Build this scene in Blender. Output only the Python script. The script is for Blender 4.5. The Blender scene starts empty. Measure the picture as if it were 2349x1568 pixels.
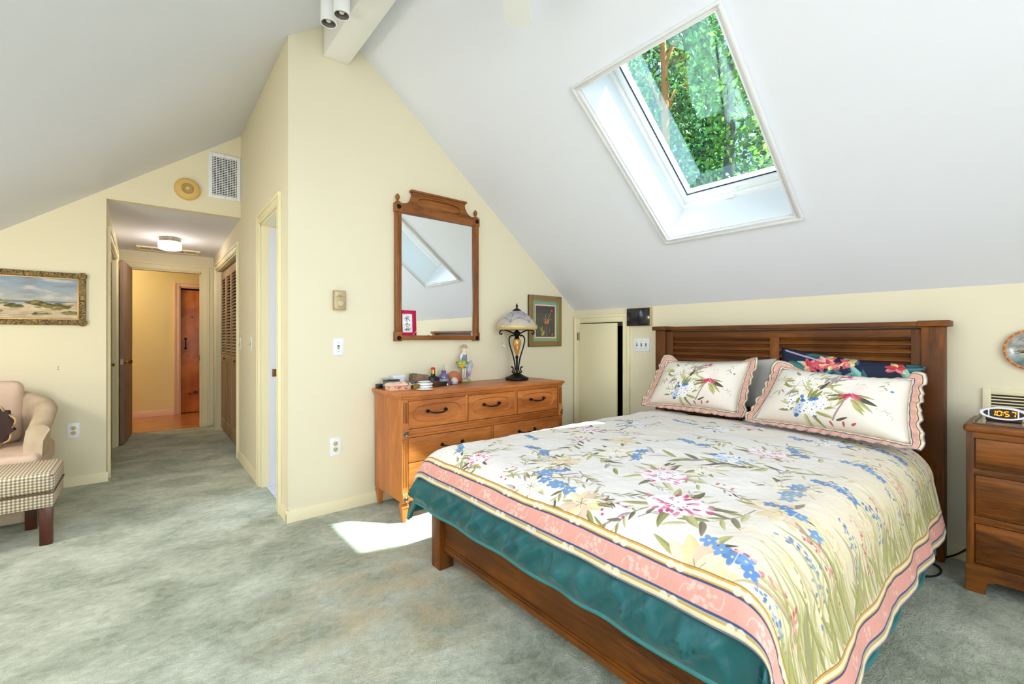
import bpy, bmesh, math, random
import numpy as np
from mathutils import Vector, Matrix

random.seed(7)
RNG = np.random.default_rng(11)
SC = bpy.context.scene
COL = SC.collection
PI = math.pi

# ------------------------------------------------------------------ camera, light, exposure
cam_data = bpy.data.cameras.new('camera')
cam = bpy.data.objects.new('camera', cam_data)
COL.objects.link(cam)
cam.location = (0.0, 0.0, 1.18)
cam.rotation_euler = (PI / 2, 0, math.radians(50.85 - 90))
cam_data.sensor_width = 36.0
cam_data.lens = 1030.5 / 2349 * 36
cam_data.shift_y = -9.7 / 2349
cam_data.clip_start = 0.05
SC.camera = cam

SC.view_settings.view_transform = 'Standard'
SC.view_settings.look = 'None'
SC.view_settings.gamma = 1.0
SC.view_settings.exposure = 0.53
SC.view_settings.use_curve_mapping = False
try:
    SC.cycles.use_denoising = True
    SC.cycles.adaptive_threshold = 0.015
    SC.cycles.max_bounces = 9
    SC.cycles.diffuse_bounces = 5
    SC.cycles.glossy_bounces = 4
    SC.cycles.transparent_max_bounces = 10
    SC.cycles.sample_clamp_indirect = 10.0
    SC.cycles.caustics_reflective = False
    SC.cycles.caustics_refractive = False
except Exception:
    pass

SUN_DIR = Vector((-0.455, 0.475, -1.0)).normalized()      # the way the sunlight travels

world = bpy.data.worlds.new('sky')
SC.world = world
world.use_nodes = True
wn = world.node_tree.nodes
wl = world.node_tree.links
wn.clear()
w_out = wn.new('ShaderNodeOutputWorld')
w_bg = wn.new('ShaderNodeBackground')
w_sky = wn.new('ShaderNodeTexSky')
w_sky.sky_type = 'NISHITA'
w_sky.sun_disc = False
w_sky.sun_elevation = math.radians(56)
w_sky.sun_rotation = math.atan2(0.455, -0.475)
w_bg.inputs['Strength'].default_value = 0.32
wl.new(w_sky.outputs[0], w_bg.inputs['Color'])
wl.new(w_bg.outputs[0], w_out.inputs['Surface'])

sun_data = bpy.data.lights.new('sun', 'SUN')
sun_data.energy = 19.0
sun_data.angle = math.radians(0.9)
sun_data.color = (1.0, 0.97, 0.93)
sun = bpy.data.objects.new('sun', sun_data)
COL.objects.link(sun)
sun.location = (6, -5, 12)
sun.rotation_euler = SUN_DIR.to_track_quat('-Z', 'Y').to_euler()


def area_light(name, loc, direction, sx, sy, power, color=(1, 1, 1)):
    d = bpy.data.lights.new(name, 'AREA')
    d.shape = 'RECTANGLE'
    d.size = sx
    d.size_y = sy
    d.energy = power
    d.color = color
    o = bpy.data.objects.new(name, d)
    COL.objects.link(o)
    o.location = loc
    o.rotation_euler = Vector(direction).to_track_quat('-Z', 'Z').to_euler()
    return o


# daylight fill added through invented windows behind the camera and in the left slope
area_light('window_daylight', (-0.75, -2.62, 1.55), (0.25, 1, 0.36), 1.25, 1.35, 52, (0.88, 0.94, 1.0))
area_light('window_daylight', (0.85, -2.62, 1.55), (-0.5, 1, 0.42), 1.25, 1.35, 46, (0.88, 0.94, 1.0))
area_light('roof_window_daylight', (-0.62, 1.10, 2.68), (0.5933, 0.0, -0.805), 1.4, 1.5, 20, (0.88, 0.94, 1.0))


def point_light(name, loc, power, color, r=0.06):
    d = bpy.data.lights.new(name, 'POINT')
    d.energy = power
    d.color = color
    d.shadow_soft_size = r
    o = bpy.data.objects.new(name, d)
    COL.objects.link(o)
    o.location = loc
    return o


# warm fill light added left of the armchair; no lamp stands there
point_light('reading_lamp_glow', (-1.45, 3.35, 1.42), 27.0, (1.0, 0.93, 0.84), 0.16)


# ------------------------------------------------------------------ geometry helpers
class MB:
    """collects shapes and links them as one mesh object"""

    def __init__(self):
        self.bm = bmesh.new()
        self.uv = None

    def _bev(self, verts, w, seg):
        if w > 0:
            vs = set(verts)
            es = [e for e in self.bm.edges if e.verts[0] in vs and e.verts[1] in vs]
            bmesh.ops.bevel(self.bm, geom=es, offset=w, segments=seg, affect='EDGES', profile=0.5)

    def box(self, x0, y0, z0, x1, y1, z1, bev=0.0, seg=2, m=None):
        x0, x1 = min(x0, x1), max(x0, x1)
        y0, y1 = min(y0, y1), max(y0, y1)
        z0, z1 = min(z0, z1), max(z0, z1)
        co = [(x0, y0, z0), (x1, y0, z0), (x1, y1, z0), (x0, y1, z0), (x0, y0, z1), (x1, y0, z1), (x1, y1, z1), (x0, y1, z1)]
        if m is not None:
            co = [m @ Vector(c) for c in co]
        v = [self.bm.verts.new(c) for c in co]
        for f in ((3, 2, 1, 0), (4, 5, 6, 7), (0, 1, 5, 4), (1, 2, 6, 5), (2, 3, 7, 6), (3, 0, 4, 7)):
            self.bm.faces.new([v[i] for i in f])
        if bev > 0:
            bev = min(bev, 0.49 * min(x1 - x0, y1 - y0, z1 - z0))
        self._bev(v, bev, seg)
        return self

    def prism(self, poly, axis, a0, a1, bev=0.0, seg=2):
        """poly: 2D points; axis 'x' -> (y,z), 'y' -> (x,z), 'z' -> (x,y)"""
        def p3(p, a):
            return {'x': (a, p[0], p[1]), 'y': (p[0], a, p[1]), 'z': (p[0], p[1], a)}[axis]
        A = [self.bm.verts.new(p3(p, a0)) for p in poly]
        B = [self.bm.verts.new(p3(p, a1)) for p in poly]
        n = len(poly)
        self.bm.faces.new(A)
        self.bm.faces.new(B[::-1])
        for i in range(n):
            j = (i + 1) % n
            self.bm.faces.new((A[j], A[i], B[i], B[j]))
        self._bev(A + B, bev, seg)
        return self

    def hexa(self, pts, bev=0.0):
        """eight corner points: bottom four then top four"""
        v = [self.bm.verts.new(c) for c in pts]
        for f in ((3, 2, 1, 0), (4, 5, 6, 7), (0, 1, 5, 4), (1, 2, 6, 5), (2, 3, 7, 6), (3, 0, 4, 7)):
            self.bm.faces.new([v[i] for i in f])
        self._bev(v, bev, 2)
        return self

    def lathe(self, prof, origin=(0, 0, 0), axis=(0, 0, 1), n=32, sx=1.0, sy=1.0):
        q = Vector((0, 0, 1)).rotation_difference(Vector(axis).normalized())
        o = Vector(origin)
        rings = []
        for r, z in prof:
            if r < 1e-6:
                rings.append([self.bm.verts.new(o + q @ Vector((0, 0, z)))])
            else:
                rings.append([self.bm.verts.new(o + q @ Vector((sx * r * math.cos(2 * PI * k / n), sy * r * math.sin(2 * PI * k / n), z))) for k in range(n)])
        for a, b in zip(rings, rings[1:]):
            for k in range(n):
                j = (k + 1) % n
                if len(a) == 1 and len(b) == 1:
                    continue
                if len(a) == 1:
                    self.bm.faces.new((a[0], b[j], b[k]))
                elif len(b) == 1:
                    self.bm.faces.new((a[k], a[j], b[0]))
                else:
                    self.bm.faces.new((a[k], a[j], b[j], b[k]))
        if len(rings[0]) > 1 and prof[0][0] > 1e-6:
            self.bm.faces.new(rings[0][::-1])
        if len(rings[-1]) > 1 and prof[-1][0] > 1e-6:
            self.bm.faces.new(rings[-1])
        return self

    def cyl(self, p0, p1, r, n=20, r1=None):
        p0, p1 = Vector(p0), Vector(p1)
        L = (p1 - p0).length
        return self.lathe([(r, 0), (r if r1 is None else r1, L)], p0, p1 - p0, n)

    def ball(self, c, rx, ry=None, rz=None, n=20, m=12):
        ry = rx if ry is None else ry
        rz = rx if rz is None else rz
        prof = [(math.sin(PI * k / m), -math.cos(PI * k / m)) for k in range(m + 1)]
        prof[0] = (0, -1)
        prof[-1] = (0, 1)
        base = len(self.bm.verts)
        self.lathe(prof, (0, 0, 0), (0, 0, 1), n)
        self.bm.verts.ensure_lookup_table()
        for v in self.bm.verts[base:]:
            v.co = Vector((v.co.x * rx + c[0], v.co.y * ry + c[1], v.co.z * rz + c[2]))
        return self

    def tube(self, pts, r, n=10, closed=False, flat=1.0):
        pts = [Vector(p) for p in pts]
        N = len(pts)
        rad = r if isinstance(r, (list, tuple)) else [r] * N
        prev = None
        rings = []
        for i, p in enumerate(pts):
            if closed:
                t = (pts[(i + 1) % N] - pts[i - 1])
            else:
                t = pts[min(i + 1, N - 1)] - pts[max(i - 1, 0)]
            t.normalize()
            if prev is None:
                u = t.orthogonal().normalized()
            else:
                u = (prev - t * prev.dot(t))
                u = u.normalized() if u.length > 1e-6 else t.orthogonal().normalized()
            prev = u
            w = t.cross(u)
            rings.append([self.bm.verts.new(p + u * (rad[i] * math.cos(2 * PI * k / n)) + w * (rad[i] * flat * math.sin(2 * PI * k / n))) for k in range(n)])
        rng = range(N) if closed else range(N - 1)
        for i in rng:
            a, b = rings[i], rings[(i + 1) % N]
            for k in range(n):
                j = (k + 1) % n
                self.bm.faces.new((a[k], a[j], b[j], b[k]))
        if not closed:
            self.bm.faces.new(rings[0][::-1])
            self.bm.faces.new(rings[-1])
        return self

    def grid(self, P, UV=None, flip=False):
        """P: rows x cols array of points"""
        R_, C_ = len(P), len(P[0])
        V = [[self.bm.verts.new(P[i][j]) for j in range(C_)] for i in range(R_)]
        if UV is not None and self.uv is None:
            self.uv = self.bm.loops.layers.uv.new('uv')
        for i in range(R_ - 1):
            for j in range(C_ - 1):
                q = [(i, j), (i, j + 1), (i + 1, j + 1), (i + 1, j)]
                if flip:
                    q = q[::-1]
                f = self.bm.faces.new([V[a][b] for a, b in q])
                if UV is not None:
                    for l, (a, b) in zip(f.loops, q):
                        l[self.uv].uv = UV[a][b]
        return self

    def quad(self, a, b, c, d, uv=((0, 0), (1, 0), (1, 1), (0, 1))):
        return self.grid([[a, b], [d, c]], [[uv[0], uv[1]], [uv[3], uv[2]]])

    def build(self, name, mat=None, parent=None, at=None, sharp=35, recalc=True):
        if recalc:
            bmesh.ops.recalc_face_normals(self.bm, faces=self.bm.faces[:])
        me = bpy.data.meshes.new(name)
        off = Vector((0, 0, 0))
        if parent is not None:
            off = world_loc(parent)
        elif at is not None:
            off = Vector(at)
        if off.length > 0:
            bmesh.ops.translate(self.bm, verts=self.bm.verts[:], vec=-off)
        self.bm.to_mesh(me)
        self.bm.free()
        if sharp < 180:
            me.polygons.foreach_set('use_smooth', [True] * len(me.polygons))
            me.set_sharp_from_angle(angle=math.radians(sharp))
        else:
            me.polygons.foreach_set('use_smooth', [True] * len(me.polygons))
        o = bpy.data.objects.new(name, me)
        COL.objects.link(o)
        if parent is not None:
            o.parent = parent
        else:
            o.location = off
        if mat is not None:
            me.materials.append(mat)
        return o


def world_loc(o):
    p = Vector(o.location)
    while o.parent is not None:
        o = o.parent
        p = p + Vector(o.location)
    return p


def empty(name, loc):
    o = bpy.data.objects.new(name, None)
    o.empty_display_size = 0.1
    o.location = loc
    COL.objects.link(o)
    return o


def tag(o, label, cat, group=None, kind=None):
    o['label'] = label
    o['category'] = cat
    if group:
        o['group'] = group
    if kind:
        o['kind'] = kind
    return o


def thing(name, loc, label, cat, group=None):
    return tag(empty(name, loc), label, cat, group)


def structure(o, label=None, cat=None):
    o['kind'] = 'structure'
    if label:
        o['label'] = label
        o['category'] = cat
    return o


def vnoise(x, y, seed=0):
    """smooth value noise on arrays, range about -1..1"""
    x = np.asarray(x, float)
    y = np.asarray(y, float)
    xi = np.floor(x).astype(int)
    yi = np.floor(y).astype(int)
    xf = x - xi
    yf = y - yi
    u = xf * xf * (3 - 2 * xf)
    v = yf * yf * (3 - 2 * yf)

    def h(a, b):
        n = (a * 374761393 + b * 668265263 + seed * 1442695041) & 0xFFFFFFFF
        n = ((n ^ (n >> 13)) * 1274126177) & 0xFFFFFFFF
        return ((n ^ (n >> 16)) & 0xFFFF) / 32767.5 - 1.0
    return (h(xi, yi) * (1 - u) + h(xi + 1, yi) * u) * (1 - v) + (h(xi, yi + 1) * (1 - u) + h(xi + 1, yi + 1) * u) * v


def fbm(x, y, seed=0, octv=3):
    s = 0
    a = 1.0
    for k in range(octv):
        s = s + a * vnoise(np.asarray(x) * 2 ** k, np.asarray(y) * 2 ** k, seed + k)
        a *= 0.5
    return s


# ------------------------------------------------------------------ material helpers
def lin(c):
    """sRGB 0-255 -> linear rgba"""
    o = []
    for v in c:
        v = v / 255.0
        o.append(v / 12.92 if v <= 0.04045 else ((v + 0.055) / 1.055) ** 2.4)
    return (o[0], o[1], o[2], 1.0)


def new_mat(name):
    m = bpy.data.materials.new(name)
    m.use_nodes = True
    nt = m.node_tree
    b = nt.nodes['Principled BSDF']
    return m, nt, b


def mat(name, c, rough=0.5, metal=0.0, spec=0.5, bump=None, var=None, sheen=0.0, coat=0.0, emit=None, trans=0.0, ior=1.45, alpha=None):
    """c in sRGB 0-255. bump=(scale, strength, distance); var=(scale, colour2)"""
    m, nt, b = new_mat(name)
    b.inputs['Base Color'].default_value = lin(c)
    b.inputs['Roughness'].default_value = rough
    b.inputs['Metallic'].default_value = metal
    b.inputs['Specular IOR Level'].default_value = spec
    b.inputs['IOR'].default_value = ior
    if sheen:
        b.inputs['Sheen Weight'].default_value = sheen
        b.inputs['Sheen Roughness'].default_value = 0.5
    if coat:
        b.inputs['Coat Weight'].default_value = coat
        b.inputs['Coat Roughness'].default_value = 0.12
    if trans:
        b.inputs['Transmission Weight'].default_value = trans
    if emit:
        b.inputs['Emission Color'].default_value = lin(emit[0])
        b.inputs['Emission Strength'].default_value = emit[1]
    tc = None
    if bump or var:
        tc = nt.nodes.new('ShaderNodeTexCoord')
    if var:
        n = nt.nodes.new('ShaderNodeTexNoise')
        n.inputs['Scale'].default_value = var[0]
        n.inputs['Detail'].default_value = 4
        nt.links.new(tc.outputs['Object'], n.inputs['Vector'])
        r = nt.nodes.new('ShaderNodeValToRGB')
        r.color_ramp.elements[0].position = 0.35
        r.color_ramp.elements[1].position = 0.65
        r.color_ramp.elements[0].color = lin(c)
        r.color_ramp.elements[1].color = lin(var[1])
        nt.links.new(n.outputs['Fac'], r.inputs['Fac'])
        nt.links.new(r.outputs['Color'], b.inputs['Base Color'])
    if bump:
        n = nt.nodes.new('ShaderNodeTexNoise')
        n.inputs['Scale'].default_value = bump[0]
        n.inputs['Detail'].default_value = 3
        nt.links.new(tc.outputs['Object'], n.inputs['Vector'])
        bp = nt.nodes.new('ShaderNodeBump')
        bp.inputs['Strength'].default_value = bump[1]
        bp.inputs['Distance'].default_value = bump[2]
        nt.links.new(n.outputs['Fac'], bp.inputs['Height'])
        nt.links.new(bp.outputs['Normal'], b.inputs['Normal'])
    return m


def wood(name, c1, c2, axis='x', scale=3.0, rough=0.35, coat=0.2, stretch=9.0, fine=0.35, blotch=None):
    """procedural grain running along one axis"""
    m, nt, b = new_mat(name)
    tc = nt.nodes.new('ShaderNodeTexCoord')
    mp = nt.nodes.new('ShaderNodeMapping')
    s = [stretch, stretch, stretch]
    s['xyz'.index(axis)] = 1.0
    mp.inputs['Scale'].default_value = s
    nt.links.new(tc.outputs['Object'], mp.inputs['Vector'])
    n1 = nt.nodes.new('ShaderNodeTexNoise')
    n1.inputs['Scale'].default_value = scale
    n1.inputs['Detail'].default_value = 5
    n1.inputs['Roughness'].default_value = 0.6
    n1.inputs['Distortion'].default_value = 0.6
    nt.links.new(mp.outputs[0], n1.inputs['Vector'])
    n2 = nt.nodes.new('ShaderNodeTexNoise')
    n2.inputs['Scale'].default_value = scale * 9
    n2.inputs['Detail'].default_value = 3
    nt.links.new(mp.outputs[0], n2.inputs['Vector'])
    mx = nt.nodes.new('ShaderNodeMath')
    mx.operation = 'MULTIPLY_ADD'
    mx.inputs[1].default_value = fine
    nt.links.new(n2.outputs['Fac'], mx.inputs[0])
    nt.links.new(n1.outputs['Fac'], mx.inputs[2])
    r = nt.nodes.new('ShaderNodeValToRGB')
    r.color_ramp.elements[0].position = 0.42 + fine * 0.3
    r.color_ramp.elements[1].position = 0.72 + fine * 0.4
    r.color_ramp.elements[0].color = lin(c1)
    r.color_ramp.elements[1].color = lin(c2)
    nt.links.new(mx.outputs[0], r.inputs['Fac'])
    src = r.outputs['Color']
    if blotch:
        n3 = nt.nodes.new('ShaderNodeTexNoise')
        n3.inputs['Scale'].default_value = blotch[0]
        n3.inputs['Detail'].default_value = 3
        nt.links.new(tc.outputs['Object'], n3.inputs['Vector'])
        r3 = nt.nodes.new('ShaderNodeValToRGB')
        r3.color_ramp.elements[0].position = 0.38
        r3.color_ramp.elements[1].position = 0.62
        nt.links.new(n3.outputs['Fac'], r3.inputs['Fac'])
        mm = nt.nodes.new('ShaderNodeMix')
        mm.data_type = 'RGBA'
        mm.blend_type = 'MIX'
        nt.links.new(r3.outputs['Color'], mm.inputs['Factor'])
        nt.links.new(src, mm.inputs[6])
        mm.inputs[7].default_value = lin(blotch[1])
        src = mm.outputs[2]
    nt.links.new(src, b.inputs['Base Color'])
    b.inputs['Roughness'].default_value = rough
    b.inputs['Coat Weight'].default_value = coat
    b.inputs['Coat Roughness'].default_value = 0.4
    b.inputs['Specular IOR Level'].default_value = 0.28
    return m


def image_mat(name, arr, rough=0.7, bump=None, sheen=0.0, coat=0.0, spec=0.3):
    """arr: H x W x 3 painted in code (sRGB 0..1), row 0 at the bottom"""
    h, w = arr.shape[:2]
    img = bpy.data.images.new(name, w, h)
    px = np.ones((h, w, 4), np.float32)
    px[..., :3] = np.clip(arr, 0, 1)
    img.pixels.foreach_set(px.ravel())
    img.update()
    m, nt, b = new_mat(name)
    t = nt.nodes.new('ShaderNodeTexImage')
    t.image = img
    t.interpolation = 'Cubic'
    uv = nt.nodes.new('ShaderNodeUVMap')
    uv.uv_map = 'uv'
    nt.links.new(uv.outputs[0], t.inputs['Vector'])
    nt.links.new(t.outputs['Color'], b.inputs['Base Color'])
    b.inputs['Roughness'].default_value = rough
    b.inputs['Specular IOR Level'].default_value = spec
    if sheen:
        b.inputs['Sheen Weight'].default_value = sheen
    if coat:
        b.inputs['Coat Weight'].default_value = coat
    if bump:
        tc = nt.nodes.new('ShaderNodeTexCoord')
        n = nt.nodes.new('ShaderNodeTexNoise')
        n.inputs['Scale'].default_value = bump[0]
        n.inputs['Detail'].default_value = 4
        nt.links.new(tc.outputs['Object'], n.inputs['Vector'])
        bp = nt.nodes.new('ShaderNodeBump')
        bp.inputs['Strength'].default_value = bump[1]
        bp.inputs['Distance'].default_value = bump[2]
        nt.links.new(n.outputs['Fac'], bp.inputs['Height'])
        nt.links.new(bp.outputs['Normal'], b.inputs['Normal'])
    return m


# ------------------------------------------------------------------ painting helpers (prints, pictures)
class Paint:
    def __init__(self, w, h, c):
        self.a = np.empty((h, w, 3), np.float32)
        self.a[:] = np.array(c, np.float32) / 255.0
        self.w, self.h = w, h

    def _blend(self, x0, x1, y0, y1, msk, c):
        a = self.a[y0:y1, x0:x1]
        a += (np.array(c, np.float32) / 255.0 - a) * msk[..., None]

    def _win(self, xa, xb, ya, yb):
        x0, x1 = max(0, int(xa)), min(self.w, int(xb) + 2)
        y0, y1 = max(0, int(ya)), min(self.h, int(yb) + 2)
        if x1 <= x0 or y1 <= y0:
            return None
        yy, xx = np.mgrid[y0:y1, x0:x1].astype(np.float32)
        return x0, x1, y0, y1, xx, yy

    def ell(self, cx, cy, rx, ry, c, ang=0.0, al=1.0, soft=1.0):
        R = max(rx, ry) + soft
        w = self._win(cx - R, cx + R, cy - R, cy + R)
        if w is None:
            return
        x0, x1, y0, y1, xx, yy = w
        dx, dy = xx - cx, yy - cy
        ca, sa = math.cos(ang), math.sin(ang)
        u = (dx * ca + dy * sa) / rx
        v = (-dx * sa + dy * ca) / ry
        d = (np.sqrt(u * u + v * v) - 1) * min(rx, ry)
        self._blend(x0, x1, y0, y1, np.clip(0.5 - d / soft, 0, 1) * al, c)

    def leaf(self, x, y, ang, L, W, c, c2=None, al=1.0, curl=0.0):
        """blade from its base (x, y) along ang"""
        w = self._win(x - L * 1.1, x + L * 1.1, y - L * 1.1, y + L * 1.1)
        if w is None:
            return
        x0, x1, y0, y1, xx, yy = w
        dx, dy = xx - x, yy - y
        ca, sa = math.cos(ang), math.sin(ang)
        u = (dx * ca + dy * sa) / L
        v = (-dx * sa + dy * ca) - curl * L * u * u
        uc = np.clip(u, 0, 1)
        half = W * 0.5 * 2.1 * np.sqrt(np.maximum(uc, 0)) * (1 - uc) ** 0.8 * 1.15
        d = np.abs(v) - half
        msk = np.clip(0.5 - d, 0, 1) * ((u > 0) & (u < 1)) * al
        self._blend(x0, x1, y0, y1, msk, c)
        if c2 is not None:
            m2 = msk * np.clip(v / max(W * 0.25, 0.5), 0, 1)
            self._blend(x0, x1, y0, y1, m2, c2)

    def stroke(self, pts, wd, c, al=1.0, taper=False):
        pts = np.array(pts, np.float32)
        W = wd
        w = self._win(pts[:, 0].min() - W, pts[:, 0].max() + W, pts[:, 1].min() - W, pts[:, 1].max() + W)
        if w is None:
            return
        x0, x1, y0, y1, xx, yy = w
        best = np.full(xx.shape, 1e9, np.float32)
        n = len(pts) - 1
        for i in range(n):
            ax, ay = pts[i]
            bx, by = pts[i + 1]
            ex, ey = bx - ax, by - ay
            L2 = ex * ex + ey * ey + 1e-6
            t = np.clip(((xx - ax) * ex + (yy - ay) * ey) / L2, 0, 1)
            d = np.hypot(xx - ax - t * ex, yy - ay - t * ey)
            hw = wd * 0.5
            if taper:
                hw = wd * 0.5 * (1 - 0.8 * (i + t) / n)
            best = np.minimum(best, d - hw)
        self._blend(x0, x1, y0, y1, np.clip(0.5 - best, 0, 1) * al, c)

    def poly(self, pts, c, al=1.0):
        pts = np.array(pts, np.float32)
        w = self._win(pts[:, 0].min(), pts[:, 0].max(), pts[:, 1].min(), pts[:, 1].max())
        if w is None:
            return
        x0, x1, y0, y1, xx, yy = w
        acc = np.zeros(xx.shape, np.float32)
        for ox, oy in ((-.25, -.25), (.25, -.25), (-.25, .25), (.25, .25)):
            ins = np.zeros(xx.shape, bool)
            j = len(pts) - 1
            for i in range(len(pts)):
                xi, yi = pts[i]
                xj, yj = pts[j]
                if yi != yj:
                    cnd = ((yi > yy + oy) != (yj > yy + oy)) & (xx + ox < (xj - xi) * (yy + oy - yi) / (yj - yi) + xi)
                    ins ^= cnd
                j = i
            acc += ins * 0.25
        self._blend(x0, x1, y0, y1, acc * al, c)

    def rect(self, x0, y0, x1, y1, c, al=1.0):
        self.poly([(x0, y0), (x1, y0), (x1, y1), (x0, y1)], c, al)


def bez(p0, p1, p2, n=12):
    return [((1 - t) ** 2 * p0[0] + 2 * t * (1 - t) * p1[0] + t * t * p2[0], (1 - t) ** 2 * p0[1] + 2 * t * (1 - t) * p1[1] + t * t * p2[1]) for t in [k / n for k in range(n + 1)]]
# ------------------------------------------------------------------ shared materials
def carpet_mat():
    m, nt, b = new_mat('sage carpet')
    L = nt.links
    tc = nt.nodes.new('ShaderNodeTexCoord')

    def noise(scale, detail=4, sx=1.0, sy=1.0, dist=0.0):
        mp = nt.nodes.new('ShaderNodeMapping')
        mp.inputs['Scale'].default_value = (sx, sy, 1)
        mp.inputs['Rotation'].default_value = (0, 0, math.radians(35))
        L.new(tc.outputs['Object'], mp.inputs[0])
        n = nt.nodes.new('ShaderNodeTexNoise')
        n.inputs['Scale'].default_value = scale
        n.inputs['Detail'].default_value = detail
        n.inputs['Distortion'].default_value = dist
        L.new(mp.outputs[0], n.inputs['Vector'])
        return n

    def ramp(src, p0, p1, c0, c1):
        r = nt.nodes.new('ShaderNodeValToRGB')
        r.color_ramp.elements[0].position = p0
        r.color_ramp.elements[1].position = p1
        r.color_ramp.elements[0].color = c0
        r.color_ramp.elements[1].color = c1
        L.new(src, r.inputs['Fac'])
        return r

    def mix(fac, a, c, mode='MIX'):
        x = nt.nodes.new('ShaderNodeMix')
        x.data_type = 'RGBA'
        x.blend_type = mode
        if isinstance(fac, float):
            x.inputs['Factor'].default_value = fac
        else:
            L.new(fac, x.inputs['Factor'])
        L.new(a, x.inputs[6])
        if isinstance(c, tuple):
            x.inputs[7].default_value = c
        else:
            L.new(c, x.inputs[7])
        return x.outputs[2]

    base = ramp(noise(3.0, 6, 1.0, 1.3, 0.6).outputs['Fac'], 0.36, 0.66, lin((136, 144, 120)), lin((200, 205, 184)))
    tuft = ramp(noise(22, 5, 1.0, 1.5, 0.8).outputs['Fac'], 0.3, 0.7, lin((104, 112, 88)), lin((230, 233, 216)))
    c = mix(0.28, base.outputs[0], tuft.outputs[0])
    # worn warm patch by the foot of the bed and small spots
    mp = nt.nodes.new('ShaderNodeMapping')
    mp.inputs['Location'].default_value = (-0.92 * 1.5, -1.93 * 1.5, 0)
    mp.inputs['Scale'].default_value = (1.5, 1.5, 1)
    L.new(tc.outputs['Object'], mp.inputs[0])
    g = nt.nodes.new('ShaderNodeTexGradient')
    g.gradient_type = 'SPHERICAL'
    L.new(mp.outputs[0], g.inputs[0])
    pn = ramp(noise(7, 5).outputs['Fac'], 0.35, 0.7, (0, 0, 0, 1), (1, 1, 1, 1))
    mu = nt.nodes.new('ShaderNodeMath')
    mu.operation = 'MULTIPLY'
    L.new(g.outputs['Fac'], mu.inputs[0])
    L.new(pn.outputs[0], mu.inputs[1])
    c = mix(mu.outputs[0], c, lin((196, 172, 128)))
    sp = ramp(noise(5.0, 2).outputs['Fac'], 0.70, 0.80, (0, 0, 0, 1), (0.35, 0.35, 0.35, 1))
    c = mix(sp.outputs[0], c, lin((120, 96, 78)))
    L.new(c, b.inputs['Base Color'])
    b.inputs['Roughness'].default_value = 0.95
    b.inputs['Specular IOR Level'].default_value = 0.08
    b.inputs['Sheen Weight'].default_value = 0.25
    n1 = noise(38, 4, 1.0, 1.7, 1.0)
    n2 = noise(170, 3)
    ad = nt.nodes.new('ShaderNodeMath')
    ad.operation = 'MULTIPLY_ADD'
    ad.inputs[1].default_value = 0.5
    L.new(n2.outputs['Fac'], ad.inputs[0])
    L.new(n1.outputs['Fac'], ad.inputs[2])
    bp = nt.nodes.new('ShaderNodeBump')
    bp.inputs['Strength'].default_value = 0.75
    bp.inputs['Distance'].default_value = 0.012
    L.new(ad.outputs[0], bp.inputs['Height'])
    L.new(bp.outputs[0], b.inputs['Normal'])
    return m


def plank_mat(name, c1, c2, w=0.085):
    m, nt, b = new_mat(name)
    L = nt.links
    tc = nt.nodes.new('ShaderNodeTexCoord')
    br = nt.nodes.new('ShaderNodeTexBrick')
    br.inputs['Scale'].default_value = 1.0
    br.inputs['Brick Width'].default_value = 0.9
    br.inputs['Row Height'].default_value = w
    br.inputs['Mortar Size'].default_value = 0.0012
    br.inputs['Color1'].default_value = lin(c1)
    br.inputs['Color2'].default_value = lin(c2)
    br.inputs['Mortar'].default_value = lin((90, 50, 20))
    L.new(tc.outputs['Object'], br.inputs['Vector'])
    mp = nt.nodes.new('ShaderNodeMapping')
    mp.inputs['Scale'].default_value = (1.5, 16, 1)
    L.new(tc.outputs['Object'], mp.inputs[0])
    n = nt.nodes.new('ShaderNodeTexNoise')
    n.inputs['Scale'].default_value = 4
    n.inputs['Detail'].default_value = 5
    L.new(mp.outputs[0], n.inputs['Vector'])
    mx = nt.nodes.new('ShaderNodeMix')
    mx.data_type = 'RGBA'
    mx.blend_type = 'MULTIPLY'
    mx.inputs['Factor'].default_value = 0.5
    r = nt.nodes.new('ShaderNodeValToRGB')
    r.color_ramp.elements[0].position = 0.3
    r.color_ramp.elements[0].color = (0.45, 0.4, 0.35, 1)
    r.color_ramp.elements[1].position = 0.6
    L.new(n.outputs['Fac'], r.inputs['Fac'])
    L.new(br.outputs['Color'], mx.inputs[6])
    L.new(r.outputs[0], mx.inputs[7])
    L.new(mx.outputs[2], b.inputs['Base Color'])
    b.inputs['Roughness'].default_value = 0.25
    b.inputs['Coat Weight'].default_value = 0.3
    return m


M_WALL = mat('cream wall paint', (235, 226, 198), 0.75, spec=0.25, bump=(90, 0.06, 0.004))
M_CEIL = mat('white ceiling paint', (234, 236, 245), 0.8, spec=0.2, bump=(60, 0.05, 0.004))
M_TRIM = mat('cream trim paint', (240, 230, 192), 0.45, spec=0.4)
M_WHITE = mat('white gloss paint', (250, 250, 250), 0.4, spec=0.4)
M_SHAFT = mat('white shaft paint', (240, 240, 240), 0.6, spec=0.3)
M_CARPET = carpet_mat()
M_DARK = mat('dark void', (16, 15, 14), 0.9)  # near-black colour stands in for the shade inside closets and crawl space
M_BRASS = mat('brass', (190, 150, 70), 0.25, metal=1.0)
M_IRON = mat('black iron', (26, 24, 23), 0.45, metal=0.6)
M_PLASTIC = mat('white plastic', (240, 243, 248), 0.35)
M_IVORY = mat('ivory plastic', (214, 196, 146), 0.4)
M_SLOT = mat('dark slot', (40, 30, 20), 0.6)
M_STEEL = mat('brushed steel', (170, 160, 145), 0.3, metal=1.0)
M_HALLDOOR = wood('taupe hall door', (146, 120, 102), (164, 138, 118), 'z', 2.0, rough=0.5, coat=0.0)
M_LOUVER = wood('taupe louvered door', (158, 130, 98), (184, 154, 120), 'z', 2.5, rough=0.5, coat=0.0)
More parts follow.
